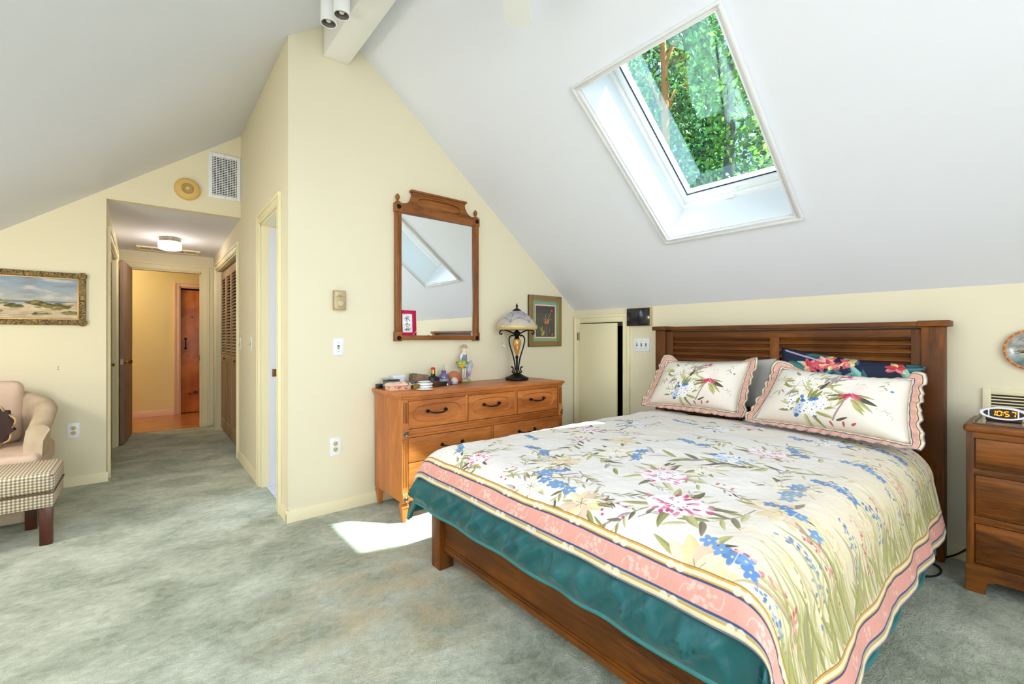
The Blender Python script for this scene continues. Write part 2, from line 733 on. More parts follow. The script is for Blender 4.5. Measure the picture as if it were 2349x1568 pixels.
M_PINKTRIM = mat('corridor trim paint', (224, 184, 156), 0.5)  # pink of the warm corridor light put into the colour
M_HALLWALL = mat('corridor wall paint', (224, 206, 150), 0.7)

# ------------------------------------------------------------------ room dimensions
YG, XK, YB, XH, XL, YE = 3.129, 3.365, 4.978, 0.703, -0.255, 7.22
YR = -2.40
XW = -1.90
RX, RZ = 1.007, 3.333
KR, KL = 0.798, 0.737
PHI = math.atan(KR)
CP, SP = math.cos(PHI), math.sin(PHI)


def zr(x):
    return RZ - KR * (x - RX) if x > RX else RZ - KL * (RX - x)


def sl(u, y, w=0.0):
    """point on the right roof slope: u down from the ridge, w outwards"""
    return (RX + u * CP + w * SP, y, RZ - u * SP + w * CP)


def wall_panel(mb, axis, c0, c1, u0, u1, v0, v1, holes=()):
    """upright slab with rectangular holes; axis 'x': u is y, axis 'y': u is x; v is z"""
    us = sorted({u0, u1, *[h[0] for h in holes], *[h[1] for h in holes]})
    vs = sorted({v0, v1, *[h[2] for h in holes], *[h[3] for h in holes]})
    for a, b in zip(us, us[1:]):
        run = None
        for c, d in zip(vs, vs[1:]):
            mu, mv = (a + b) / 2, (c + d) / 2
            solid = not any(h[0] < mu < h[1] and h[2] < mv < h[3] for h in holes)
            if solid:
                run = (run[0], d) if run else (c, d)
            if run and (not solid or d == vs[-1]):
                if axis == 'x':
                    mb.box(c0, a, run[0], c1, b, run[1])
                else:
                    mb.box(a, c0, run[0], b, c1, run[1])
                run = None
    return mb


# floors
structure(MB().prism([(XW - 0.1, YR - 0.15), (XK + 0.1, YR - 0.15), (XK + 0.1, YG + 0.12), (0.735, YG + 0.12), (0.735, 5.2), (1.45, 5.2), (1.45, YE), (-1.0, YE), (-1.0, 5.08), (XW - 0.1, 5.08)], 'z', -0.12, 0.0).build('floor', M_CARPET))
structure(MB().box(-1.7, YE, -0.12, 2.3, 8.72, 0.003).build('floor', plank_mat('honey oak floorboards', (196, 128, 62), (176, 106, 46))))
tile = mat('pale bathroom tile', (206, 210, 220), 0.3, var=(6, (188, 192, 205)))
structure(MB().box(0.735, YG + 0.12, -0.12, XK, 5.06, 0.004).build('floor', tile))

# ceilings
mb = MB()
U1 = (XK - RX) / CP + 0.25
hole = (1.17, 2.335, 0.955, 1.745)
THK = 0.36
us = [0.0, hole[0], hole[1], U1]
ys = [YR - 0.15, hole[2], hole[3], 5.2]
for i in range(3):
    for j in range(3):
        if i == 1 and j == 1:
            continue
        a, b, c, d = us[i], us[i + 1], ys[j], ys[j + 1]
        mb.hexa([sl(a, c), sl(b, c), sl(b, d), sl(a, d), sl(a, c, THK), sl(b, c, THK), sl(b, d, THK), sl(a, d, THK)])
structure(mb.build('ceiling', M_CEIL))
x0 = XW - 0.15
mb = MB()
for xa, xb, ya, yb in ((RX, 0.0, YR - 0.15, 5.1), (-1.15, x0, YR - 0.15, 5.1), (0.0, -1.15, YR - 0.15, 0.3), (0.0, -1.15, 1.9, 5.1)):  # gap in the slope is an unseen roof window added to bring in light
    mb.prism([(xa, zr(xa)), (xb, zr(xb)), (xb, zr(xb) + 0.3), (xa, zr(xa) + 0.3)], 'y', ya, yb)
structure(mb.build('ceiling', M_CEIL))
structure(MB().hexa([(XL - 0.1, YB + 0.09, 2.327), (XH + 0.1, YB + 0.09, 2.327), (XH + 0.1, YE + 0.1, 2.25), (XL - 0.1, YE + 0.1, 2.25),
                     (XL - 0.1, YB + 0.09, 2.42), (XH + 0.1, YB + 0.09, 2.42), (XH + 0.1, YE + 0.1, 2.42), (XL - 0.1, YE + 0.1, 2.42)]).build('ceiling', M_CEIL))
structure(MB().box(-1.7, YE + 0.02, 2.44, 2.3, 8.72, 2.55).build('ceiling', M_CEIL))
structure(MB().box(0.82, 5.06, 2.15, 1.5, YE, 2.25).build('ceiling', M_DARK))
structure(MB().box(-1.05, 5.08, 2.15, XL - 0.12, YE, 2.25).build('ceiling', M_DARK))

# walls
XM = XH + 0.12
structure(MB().prism([(XH, 0), (XK + 0.1, 0), (XK + 0.1, 1.45), (RX, RZ + 0.04), (XH, zr(XH) + 0.03)], 'y', YG, YG + 0.12).build('wall_gable', M_WALL))
mb = MB()
wall_panel(mb, 'x', XH, XM, YG + 0.12, YE + 0.1, 0, 3.16, holes=[(3.375, 4.01, 0, 2.08), (5.15, 6.86, 0, 2.04)])
structure(mb.build('wall_hall_right', M_WALL))
mb = MB()
mb.prism([(XW, 0), (XL, 0), (XL, zr(XL) + 0.03), (XW, zr(XW) + 0.03)], 'y', YB, YB + 0.1)
mb.prism([(XL, 2.327), (XH, 2.327), (XH, zr(XH) + 0.03), (XL, zr(XL) + 0.03)], 'y', YB, YB + 0.1)
w_back = structure(mb.build('wall_back', M_WALL))
mb = MB()
for x, z in ((-0.536, 0.951), (-0.536, 0.934)):
    mb.cyl((x, YB - 0.001, z), (x, YB + 0.004, z), 0.0035, 10)
mb.build('nail_hole', M_SLOT, w_back)
mb = MB()
wall_panel(mb, 'x', XL - 0.1, XL, YB + 0.1, YE + 0.1, 0, 2.45, holes=[(5.15, 6.46, 0, 2.03)])
structure(mb.build('wall_hall_left', M_WALL))
mb = MB()
wall_panel(mb, 'y', YE, YE + 0.1, -1.7, 2.3, 0, 2.45, holes=[(-0.145, 0.565, 0, 2.04)])
structure(mb.build('wall_hall_end', M_WALL))
mb = MB()
wall_panel(mb, 'y', 8.62, 8.72, -1.7, 2.3, 0, 2.5, holes=[(0.405, 1.2, 0, 1.965)])
structure(mb.build('wall_corridor', M_HALLWALL))
structure(MB().box(0.3, 8.74, -0.05, 1.3, 8.76, 2.1).build('wall_pine_closet', M_DARK))  # unseen dark sheet added to block outside light round the pine door
structure(MB().box(-1.8, YE, 0, -1.7, 8.72, 2.5).build('wall_corridor_left', M_HALLWALL))
structure(MB().box(2.3, YE, 0, 2.4, 8.72, 2.5).build('wall_corridor_right', M_HALLWALL))
mb = MB()
wall_panel(mb, 'x', XK, XK + 0.1, YR - 0.1, YG, 0, 1.56, holes=[(2.525, 3.045, 0, 1.325)])
structure(mb.build('wall_knee', M_WALL))
structure(MB().box(XW - 0.1, YR - 0.1, 0, XW, YB + 0.1, zr(XW) + 0.06).build('wall_left', M_WALL))
mb = MB()
wall_panel(mb, 'y', YR - 0.14, YR, XW - 0.1, XK + 0.1, 0, 3.5, holes=[(-1.4, -0.1, 0.85, 2.25), (0.2, 1.5, 0.85, 2.25)])
structure(mb.build('wall_rear', M_WALL))
# closets, crawl space and bathroom shell
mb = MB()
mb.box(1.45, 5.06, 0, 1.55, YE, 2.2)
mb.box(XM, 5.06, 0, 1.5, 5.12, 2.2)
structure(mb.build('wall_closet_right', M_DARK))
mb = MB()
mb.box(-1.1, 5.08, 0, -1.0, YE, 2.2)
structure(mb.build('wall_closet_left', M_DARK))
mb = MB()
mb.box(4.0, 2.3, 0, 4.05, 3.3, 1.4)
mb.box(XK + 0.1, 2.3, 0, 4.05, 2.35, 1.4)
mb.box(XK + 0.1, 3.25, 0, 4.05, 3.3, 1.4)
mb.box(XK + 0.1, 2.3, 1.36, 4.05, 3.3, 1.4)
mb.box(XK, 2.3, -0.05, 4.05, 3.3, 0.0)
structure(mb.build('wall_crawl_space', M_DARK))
mb = MB()
mb.box(XM, 5.0, 0, XK + 0.1, 5.06, 3.3)
mb.box(XK, YG + 0.12, 0, XK + 0.1, 5.06, 1.56)
structure(mb.build('wall_bathroom', mat('pale blue bathroom paint', (176, 190, 222), 0.6)))
area_light('bathroom_daylight', (2.2, 4.2, 2.2), (-0.35, 0, -1), 0.7, 0.7, 26, (0.78, 0.87, 1.0))

# ridge beam
structure(MB().box(0.918, YR, 3.062, 1.083, YG, 3.4, 0.004).build('trim_1', M_WHITE))


# baseboards
def baseboard(name, mb_prof, axis, a0, a1, c, side, m=M_TRIM, h=0.078, t=0.014):
    """ogee-capped board; c = wall plane, side = direction it stands out"""
    p = [(c, 0), (c + side * t, 0), (c + side * t, h * 0.74), (c + side * t * 0.55, h * 0.88), (c + side * t * 0.45, h), (c, h)]
    ax = 'x' if axis == 'x' else 'y'
    return MB().prism(p, ax, a0, a1).build(name, m)


structure(baseboard('baseboard_gable', None, 'x', XH - 0.014, XK, YG, -1))
structure(baseboard('baseboard_back', None, 'x', XW, XL + 0.012, YB, -1))
mb = MB()
for a, b in ((YG - 0.0135, 3.297), (4.089, 5.07)):
    p = [(XH, 0), (XH - 0.014, 0), (XH - 0.014, 0.058), (XH - 0.008, 0.069), (XH - 0.006, 0.078), (XH, 0.078)]
    mb.prism(p, 'y', a, b)
structure(mb.build('baseboard_hall_right', M_TRIM))
mb = MB()
p = [(XK, 0), (XK - 0.014, 0), (XK - 0.014, 0.058), (XK - 0.008, 0.069), (XK - 0.006, 0.078), (XK, 0.078)]
mb.prism(p, 'y', YR, 2.452)
structure(mb.build('baseboard_knee', M_TRIM))
structure(baseboard('baseboard_corridor', None, 'x', -1.7, 0.333, 8.62, -1, M_PINKTRIM, 0.095))


# casings
def casing(mb, axis, plane, side, u0, u1, z1, w=0.078, t=0.016, sides='lrt', z0=0.0):
    """moulded frame round an opening u0..u1 up to z1"""
    def bx(a, b, c, d, tt):
        p0, p1 = plane, plane + side * tt
        if axis == 'x':
            mb.box(p0, a, c, p1, b, d, 0.003)
        else:
            mb.box(a, p0, c, b, p1, d, 0.003)
    g = 0.008
    if 'l' in sides:
        bx(u0 - w, u0 + g * 0, z0, z1 + w, t)
        bx(u0 - w - 0.0015, u0 - w + 0.022, z0 + 0.0007, z1 + w + 0.0012, t + 0.007)
        bx(u0 - 0.018, u0 - 0.008, z0, z1 + 0.008, t + 0.004)
    if 'r' in sides:
        bx(u1, u1 + w, z0, z1 + w, t)
        bx(u1 + w - 0.022, u1 + w + 0.0015, z0 + 0.0007, z1 + w + 0.0012, t + 0.007)
        bx(u1 + 0.008, u1 + 0.018, z0, z1 + 0.008, t + 0.004)
    if 't' in sides:
        bx(u0 - 0.001, u1 + 0.001, z1 + 0.0005, z1 + w - 0.0006, t - 0.0006)
        bx(u0 - w - 0.0022, u1 + w + 0.0022, z1 + w - 0.022, z1 + w + 0.0022, t + 0.0078)
        bx(u0 - 0.008, u1 + 0.008, z1 + 0.008, z1 + 0.018, t + 0.004)


mb = MB()
casing(mb, 'x', XH, -1, 3.375, 4.01, 2.08, 0.075)
mb.box(XH, 3.9925, 0, XM, 4.0095, 2.08)
mb.box(XH, 3.3755, 0, XM, 3.392, 2.08)
mb.box(XH, 3.3755, 2.063, XM, 4.0095, 2.0795)
t2 = structure(mb.build('trim_2', M_TRIM))
MB().box(XH + 0.055, 3.984, 0, XM + 0.02, 3.993, 2.06).build('door_stop', mat('cool white trim', (226, 226, 236), 0.45), t2)  # bluish bathroom daylight put into the colour of this strip
mb = MB()
mb.box(XM - 0.045, 3.9795, 0.87, XM - 0.005, 3.9845, 0.93, 0.003)
mb.box(XM - 0.032, 3.9785, 0.885, XM - 0.018, 3.981, 0.915)
mb.build('strike_plate', mat('tarnished brass', (120, 84, 50), 0.4, metal=0.7), t2)

mb = MB()
casing(mb, 'x', XH, -1, 5.15, 6.86, 2.04, 0.075)
mb.box(XH, 6.848, 0, XM, 6.8595, 2.04)
mb.box(XH, 5.1505, 0, XM, 5.162, 2.04)
mb.box(XH, 5.1505, 2.028, XM, 6.8595, 2.0395)
structure(mb.build('trim_3', M_TRIM))
mb = MB()
casing(mb, 'x', XL, 1, 5.15, 6.46, 2.03, 0.085)
mb.box(XL - 0.1, 6.448, 0, XL, 6.4595, 2.03)
mb.box(XL - 0.1, 5.1505, 0, XL, 5.162, 2.03)
mb.box(XL - 0.1, 5.1505, 2.018, XL, 6.4595, 2.0295)
structure(mb.build('trim_4', M_TRIM))
mb = MB()
casing(mb, 'y', YE, -1, -0.145, 0.565, 2.04, 0.085)
mb.box(0.553, YE, 0, 0.5645, YE + 0.1, 2.04)
mb.box(-0.1445, YE, 0, -0.133, YE + 0.1, 2.04)
mb.box(-0.1445, YE, 2.028, 0.5645, YE + 0.1, 2.0395)
t5 = structure(mb.build('trim_5', M_TRIM))
MB().box(0.5495, YE + 0.03, 0.88, 0.5535, YE + 0.055, 0.95).build('strike_plate', M_IRON, t5)
mb = MB()
casing(mb, 'y', 8.62, -1, 0.405, 1.2, 1.965, 0.075)
mb.box(0.4055, 8.62, 0, 0.416, 8.72, 1.965)
mb.box(0.4055, 8.62, 1.95, 1.2, 8.72, 1.9645)
structure(mb.build('trim_6', M_PINKTRIM))
# knee wall access door frame
mb = MB()
casing(mb, 'x', XK, -1, 2.525, 3.045, 1.325, 0.07, 0.018)
structure(mb.build('trim_7', M_TRIM))


# louvered bifold closet doors
def bifold_leaf(parent, x, y0, y1, side, zt=2.0, knob=False):
    """one louvered leaf in the plane x between y0 and y1"""
    mb = MB()
    xa, xb = x, x + side * 0.028
    st = 0.045
    zb, zm0, zm1 = 0.03, 0.87, 0.98
    mb.box(xa, y0, zb, xb, y0 + st, zt, 0.002)
    mb.box(xa, y1 - st, zb, xb, y1, zt, 0.002)
    ymid = (y0 + y1) / 2
    for a, b in ((zb, zb + 0.13), (zm0, zm1), (zt - 0.09, zt)):
        mb.box(xa, y0 + st, a, xb, y1 - st, b, 0.002)
    mb.box(xa + side * 0.008, y0 + st, zb + 0.13, xb - side * 0.004, y1 - st, zm0)
    leaf = mb.build('door_leaf', M_LOUVER, parent)
    mb = MB()
    n = 26
    for k in range(n):
        z = zm1 + 0.02 + (zt - 0.13 - zm1) * k / (n - 1)
        c = Vector((x + side * 0.014, 0, z))
        d = Vector((-side * 0.012, 0, -0.012))
        t = Vector((0.0025, 0, -0.0025 * side))
        pts = []
        for yy in (y0 + st, y1 - st):
            pts.append([c - d - t + Vector((0, yy, 0)), c + d - t + Vector((0, yy, 0)), c + d + t + Vector((0, yy, 0)), c - d + t + Vector((0, yy, 0))])
        A, B = pts
        mb.hexa([A[0], A[1], B[1], B[0], A[3], A[2], B[2], B[3]])
    mb.build('louvers', M_LOUVER, leaf)
    if knob:
        yk = y0 + 0.03 if knob < 0 else y1 - 0.03
        MB().lathe([(0.006, 0), (0.006, 0.012), (0.014, 0.018), (0.015, 0.026), (0.008, 0.032), (0, 0.033)], (x, yk, 0.93), (-side, 0, 0), 14).build('knob', M_BRASS, leaf)


d2 = structure(empty('door_2', (XH + 0.045, 6.0, 0)))
ly = np.linspace(5.165, 6.845, 5)
for k in range(4):
    bifold_leaf(d2, XH + 0.045, ly[k] + 0.002, ly[k + 1] - 0.002, 1, 2.0, knob=(1 if k in (0, 2) else 0))
d3 = structure(empty('door_3', (XL - 0.003, 5.5, 0)))
ly = np.linspace(5.165, 5.86, 3)
for k in range(2):
    bifold_leaf(d3, XL - 0.003, ly[k] + 0.002, ly[k + 1] - 0.002, -1, 1.99, knob=(-1 if k == 1 else 0))

# hall entry door, standing open
d1 = structure(empty('door_1', (-0.150, YE - 0.02, 0)))
hx, hy, ex, ey = -0.152, 7.195, -0.208, 6.505
dv = Vector((ex - hx, ey - hy, 0))
Ld = dv.length
ang = math.atan2(dv.y, dv.x)
Md = Matrix.Translation((hx, hy, 0)) @ Matrix.Rotation(ang, 4, 'Z')
MB().box(0, -0.018, 0.012, Ld, 0.018, 2.03, 0.002, m=Md).build('door_leaf', M_HALLDOOR, d1)
for s in (-1, 1):
    o = Md @ Vector((Ld - 0.06, s * 0.018, 0.915))
    ax = (Md.to_3x3() @ Vector((0, s, 0)))
    MB().lathe([(0.032, 0), (0.032, 0.004), (0.028, 0.008), (0.011, 0.012), (0.010, 0.030), (0.020, 0.036), (0.027, 0.046), (0.027, 0.056), (0.018, 0.066), (0, 0.068)], o, ax, 20).build('door_knob', M_BRASS, d1)
MB().box(Ld - 0.0005, -0.012, 0.885, Ld + 0.001, 0.012, 0.945, m=Md).build('latch_plate', mat('pale latch plate', (200, 186, 160), 0.4, metal=0.4), d1)

# pine door across the corridor
pine = wood('knotty pine', (186, 106, 50), (216, 136, 70), 'z', 1.6, rough=0.3, coat=0.3, stretch=6, blotch=(2.2, (150, 74, 32)))
d4 = structure(empty('door_4', (0.42, 8.66, 0)))
MB().box(0.42, 8.66, 0.012, 1.2, 8.70, 1.925, 0.003).build('door_leaf', pine, d4)
mb = MB()
mb.tube([(0.475, 8.655, 1.03), (0.475, 8.625, 1.04), (0.475, 8.615, 1.09), (0.475, 8.625, 1.14), (0.475, 8.655, 1.15)], 0.008, 8)
for z in (1.015, 1.165):
    mb.lathe([(0.016, 0), (0.018, 0.004), (0.01, 0.008), (0, 0.009)], (0.475, 8.66, z), (0, -1, 0), 12)
mb.build('pull_handle', M_IRON, d4)
mb = MB()
for x, z, r in ((0.6, 0.32, 0.03), (0.67, 0.36, 0.022), (0.53, 0.3, 0.018), (0.56, 1.5, 0.012)):
    mb.lathe([(r, 0), (r * 0.9, 0.0008), (0, 0.001)], (x, 8.6605, z), (0, -1, 0), 14, sx=1.3)
mb.build('knot', mat('pine knot', (78, 34, 16), 0.4), d4)

# knee wall access door (a little ajar)
d5 = structure(empty('door_5', (XK, 3.04, 0)))
Md = Matrix.Translation((XK - 0.012, 3.038, 0)) @ Matrix.Rotation(math.radians(-93.5), 4, 'Z')
MB().box(0, -0.014, 0.012, 0.475, 0.004, 1.315, 0.002, m=Md).build('door_leaf', M_TRIM, d5)
mb = MB()
mb.cyl((XK - 0.022, 3.046, 1.15), (XK - 0.022, 3.046, 1.235), 0.006, 10)
mb.box(XK - 0.021, 3.046, 1.155, XK - 0.018, 3.075, 1.23)
mb.build('hinge', mat('dull hinge', (110, 95, 70), 0.45, metal=0.8), d5)

# unseen windows behind the camera, added as openings for the fill lights
for k, xa in enumerate((-1.4, 0.2)):
    mb = MB()
    for a, b, c, d in ((xa, xa + 0.05, 0.85, 2.25), (xa + 1.25, xa + 1.3, 0.85, 2.25), (xa + 0.05, xa + 1.25, 0.85, 0.9), (xa + 0.05, xa + 1.25, 2.2, 2.25), (xa + 0.05, xa + 1.25, 1.53, 1.57)):
        mb.box(a, YR - 0.1, c, b, YR - 0.05, d, 0.004)
    structure(mb.build('window_%d' % (k + 2), M_WHITE))
# ------------------------------------------------------------------ skylight
def slbox(mb, u0, u1, y0, y1, w0, w1, bev=0.0):
    mb.hexa([sl(u0, y0, w0), sl(u1, y0, w0), sl(u1, y1, w0), sl(u0, y1, w0), sl(u0, y0, w1), sl(u1, y0, w1), sl(u1, y1, w1), sl(u0, y1, w1)], bev)


def slring(mb, u0, u1, y0, y1, t, w0, w1, bev=0.002):
    """rectangular ring whose inner edge is u0..u1, y0..y1 and whose band is t wide"""
    slbox(mb, u0 - t, u0, y0 - t, y1 + t, w0, w1, bev)
    slbox(mb, u1, u1 + t, y0 - t, y1 + t, w0, w1, bev)
    slbox(mb, u0, u1, y0 - t, y0, w0, w1, bev)
    slbox(mb, u0, u1, y1, y1 + t, w0, w1, bev)


mb = MB()
hu0, hu1, hy0, hy1 = hole
slring(mb, hu0, hu1, hy0, hy1, 0.034, -0.013, 0.0)
slring(mb, hu0 - 0.022, hu1 + 0.022, hy0 - 0.022, hy1 + 0.022, 0.012, -0.024, -0.012, 0.001)
slring(mb, hu0, hu1, hy0, hy1, 0.007, -0.022, -0.012, 0.001)
structure(mb.build('trim_8', mat('skylight casing paint', (232, 232, 232), 0.45)))
mb = MB()
slring(mb, hu0 + 0.001, hu1 - 0.001, hy0 + 0.001, hy1 - 0.001, -0.004, 0.0, 0.30, 0.0)
structure(mb.build('trim_9', M_SHAFT))

win = structure(empty('window_1', sl(1.72, 1.35, 0.34)))
mb = MB()
slring(mb, hu0 + 0.022, hu1 - 0.028, hy0 + 0.03, hy1 - 0.022, 0.03, 0.295, 0.42, 0.003)
mb.build('frame', M_WHITE, win)
gu0, gu1, gy0, gy1 = 1.235, 2.252, 1.075, 1.688
mb = MB()
for u0_, u1_, y0_, y1_ in ((hu0 + 0.024, gu0, hy0 + 0.032, hy1 - 0.024), (gu1, hu1 - 0.030, hy0 + 0.032, hy1 - 0.024), (gu0, gu1, hy0 + 0.032, gy0), (gu0, gu1, gy1, hy1 - 0.024)):
    slbox(mb, u0_, u1_, y0_, y1_, 0.322, 0.41, 0.002)
mb.build('sash', M_WHITE, win)


def pane_mat():
    m, nt, b = new_mat('tinted roof glass')
    nt.nodes.remove(b)
    out = nt.nodes['Material Output']
    tr = nt.nodes.new('ShaderNodeBsdfTransparent')
    tr.inputs[0].default_value = (0.78, 0.93, 0.96, 1)
    gl = nt.nodes.new('ShaderNodeBsdfGlossy')
    gl.inputs['Roughness'].default_value = 0.01
    gl.inputs['Color'].default_value = (0.82, 0.95, 1.0, 1)
    lw = nt.nodes.new('ShaderNodeLayerWeight')
    lw.inputs['Blend'].default_value = 0.5
    pw = nt.nodes.new('ShaderNodeMath')
    pw.operation = 'POWER'
    pw.inputs[1].default_value = 4.0
    nt.links.new(lw.outputs['Facing'], pw.inputs[0])
    ma = nt.nodes.new('ShaderNodeMath')
    ma.operation = 'MULTIPLY_ADD'
    ma.inputs[1].default_value = 0.8
    ma.inputs[2].default_value = 0.10
    nt.links.new(pw.outputs[0], ma.inputs[0])
    mx = nt.nodes.new('ShaderNodeMixShader')
    nt.links.new(ma.outputs[0], mx.inputs[0])
    nt.links.new(tr.outputs[0], mx.inputs[1])
    nt.links.new(gl.outputs[0], mx.inputs[2])
    nt.links.new(mx.outputs[0], out.inputs['Surface'])
    return m


mb = MB()
slbox(mb, gu0 - 0.004, gu1 + 0.004, gy0 - 0.004, gy1 + 0.004, 0.342, 0.346)
mb.build('pane', pane_mat(), win)
mb = MB()
slring(mb, gu0 + 0.006, gu1 - 0.006, gy0 + 0.006, gy1 - 0.006, 0.006, 0.336, 0.342, 0.0)
mb.build('gasket', mat('black gasket', (20, 30, 42), 0.5), win)
mb = MB()
c = Vector(sl(2.272, 1.34, 0.318))
nrm = Vector((SP, 0, CP))
mb.tube([c, c - nrm * 0.02 + Vector((0, 0, 0.0)), c - nrm * 0.035 + Vector((-0.02, 0, 0.016))], 0.006, 8)
mb.ball(tuple(c - nrm * 0.038 + Vector((-0.024, 0, 0.019))), 0.009, n=10, m=6)
mb.box(-0.03, -0.006, -0.006, 0.03, 0.006, 0.006, 0.003, m=Matrix.Translation(sl(2.318, 1.40, 0.285)) @ Matrix.Rotation(math.radians(90), 4, 'Z'))
mb.build('latch', M_WHITE, win)
area = bpy.data.lights.new('skylight_portal', 'AREA')
area.shape = 'RECTANGLE'
area.size = 1.02
area.size_y = 0.62
area.cycles.is_portal = True
po = bpy.data.objects.new('skylight_portal', area)
COL.objects.link(po)
po.location = sl((gu0 + gu1) / 2, (gy0 + gy1) / 2, 0.43)
Z = Vector((SP, 0, CP))
X = Vector((CP, 0, -SP))
Y = Z.cross(X)
po.rotation_euler = Matrix((X, Y, Z)).transposed().to_euler()


# ------------------------------------------------------------------ trees outside
def leaf_mat(name, c, t):
    m, nt, b = new_mat(name)
    nt.nodes.remove(b)
    out = nt.nodes['Material Output']
    tc = nt.nodes.new('ShaderNodeTexCoord')
    n = nt.nodes.new('ShaderNodeTexNoise')
    n.inputs['Scale'].default_value = 2.5
    nt.links.new(tc.outputs['Object'], n.inputs['Vector'])
    r = nt.nodes.new('ShaderNodeValToRGB')
    r.color_ramp.elements[0].position = 0.35
    r.color_ramp.elements[1].position = 0.65
    r.color_ramp.elements[0].color = lin(c)
    r.color_ramp.elements[1].color = lin(t)
    nt.links.new(n.outputs['Fac'], r.inputs['Fac'])
    d = nt.nodes.new('ShaderNodeBsdfDiffuse')
    tl = nt.nodes.new('ShaderNodeBsdfTranslucent')
    g = nt.nodes.new('ShaderNodeBsdfGlossy')
    g.inputs['Roughness'].default_value = 0.35
    a = nt.nodes.new('ShaderNodeMixShader')
    a.inputs[0].default_value = 0.6
    a2 = nt.nodes.new('ShaderNodeMixShader')
    a2.inputs[0].default_value = 0.06
    for s in (d, tl):
        nt.links.new(r.outputs[0], s.inputs[0])
    nt.links.new(d.outputs[0], a.inputs[1])
    nt.links.new(tl.outputs[0], a.inputs[2])
    nt.links.new(a.outputs[0], a2.inputs[1])
    nt.links.new(g.outputs[0], a2.inputs[2])
    nt.links.new(a2.outputs[0], out.inputs['Surface'])
    return m


def tree(x, y, h, tr, lean, crown, nleaf, bark, leafm, label, seed, size=0.085):
    rng = np.random.default_rng(seed)
    t = thing('tree', (x, y, 0), label, 'tree', None)
    mb = MB()
    pts = [(x + lean[0] * k / 8 + 0.08 * math.sin(k * 1.7 + seed), y + lean[1] * k / 8 + 0.06 * math.cos(k * 1.3 + seed), h * k / 8) for k in range(9)]
    mb.tube(pts, [tr * (1 - 0.6 * k / 8) for k in range(9)], 12)
    for k in range(9):
        f = 0.35 + 0.07 * k
        i = f * 8
        p = Vector(pts[int(i)])
        a = rng.uniform(0, 2 * PI)
        L = rng.uniform(0.4, 0.9)
        q = p + Vector((math.cos(a) * L, math.sin(a) * L, rng.uniform(0.3, 1.2)))
        mid = (p + q) / 2 + Vector((0, 0, 0.25))
        mb.tube([p, mid, q], [tr * 0.28, tr * 0.18, tr * 0.06], 7)
    mb.build('trunk', bark, t)
    cx, cy, cz, rx, ry, rz = crown
    # clumps of leaves spread through the crown
    nc = 60
    cl = []
    while len(cl) < nc:
        p = rng.uniform(-1, 1, 3)
        if (p ** 2).sum() < 1:
            cl.append((cx + p[0] * rx, cy + p[1] * ry, cz + p[2] * rz))
    cl = np.array(cl)
    idx = rng.integers(0, nc, nleaf)
    c = cl[idx] + np.clip(rng.normal(0, 1, (nleaf, 3)) * np.array([0.42, 0.42, 0.34]), -0.7, 0.7)
    u = rng.normal(0, 1, (nleaf, 3))
    u /= np.linalg.norm(u, axis=1)[:, None]
    w = rng.normal(0, 1, (nleaf, 3))
    v = np.cross(u, w)
    v /= np.linalg.norm(v, axis=1)[:, None]
    s = rng.uniform(0.6, 1.25, (nleaf, 1)) * size
    q = np.empty((nleaf, 4, 3))
    q[:, 0] = c - u * s
    q[:, 1] = c - v * s * 0.5
    q[:, 2] = c + u * s
    q[:, 3] = c + v * s * 0.5
    q -= np.array([x, y, 0])
    me = bpy.data.meshes.new('foliage')
    me.from_pydata(q.reshape(-1, 3).tolist(), [], np.arange(nleaf * 4).reshape(-1, 4).tolist())
    me.materials.append(leafm)
    o = bpy.data.objects.new('foliage', me)
    COL.objects.link(o)
    o.parent = t
    return t


lf1 = leaf_mat('sunlit leaves', (96, 148, 52), (166, 200, 88))  # lighter of the two leaf greens
lf2 = leaf_mat('deep green leaves', (40, 88, 50), (96, 152, 72))
bark1 = mat('orange brown bark', (200, 134, 80), 0.9, bump=(12, 0.6, 0.03))
bark2 = mat('dark grey bark', (84, 82, 74), 0.9, bump=(12, 0.6, 0.03))
tree(9.0, 5.45, 9.6, 0.14, (-0.1, 0.25), (9.6, 6.15, 6.3, 1.2, 0.55, 3.0), 3600, bark1, lf2, 'tree with an orange-brown trunk seen through the skylight', 3)
tree(9.2, 4.45, 10, 0.15, (0.25, -0.15), (9.7, 3.95, 6.2, 1.2, 0.5, 3.2), 3600, bark2, lf1, 'tree with a straight dark trunk seen through the right of the skylight', 4)
tree(17.0, 12.6, 15, 0.22, (0, 0.2), (17.0, 12.6, 10.0, 1.8, 1.0, 4.8), 7000, bark2, lf1, 'leafy tree behind the orange-brown trunk, at the left edge of the skylight', 5, 0.15)
tree(17.5, 9.4, 15, 0.22, (0, 0.1), (17.5, 9.4, 10.0, 1.8, 1.0, 4.8), 8000, bark2, lf2, 'dark leafy tree far behind the two trunks, in the middle of the skylight', 6, 0.15)
tree(16.5, 5.8, 15, 0.22, (0, 0.1), (16.5, 5.8, 9.6, 1.8, 1.0, 4.8), 7500, bark2, lf1, 'leafy tree farthest right outside the skylight', 8, 0.15)
# ------------------------------------------------------------------ bed
W_BED = wood('brown bed wood', (70, 37, 6), (148, 84, 18), 'y', 1.6, rough=0.48, coat=0.05, stretch=10, blotch=(3.0, (92, 50, 11)))
W_BEDZ = wood('brown bed wood upright', (70, 37, 6), (148, 84, 18), 'z', 1.6, rough=0.48, coat=0.05, stretch=10, blotch=(3.0, (92, 50, 11)))
W_BEDX = wood('brown bed wood lengthwise', (70, 37, 6), (148, 84, 18), 'x', 1.6, rough=0.48, coat=0.05, stretch=10)

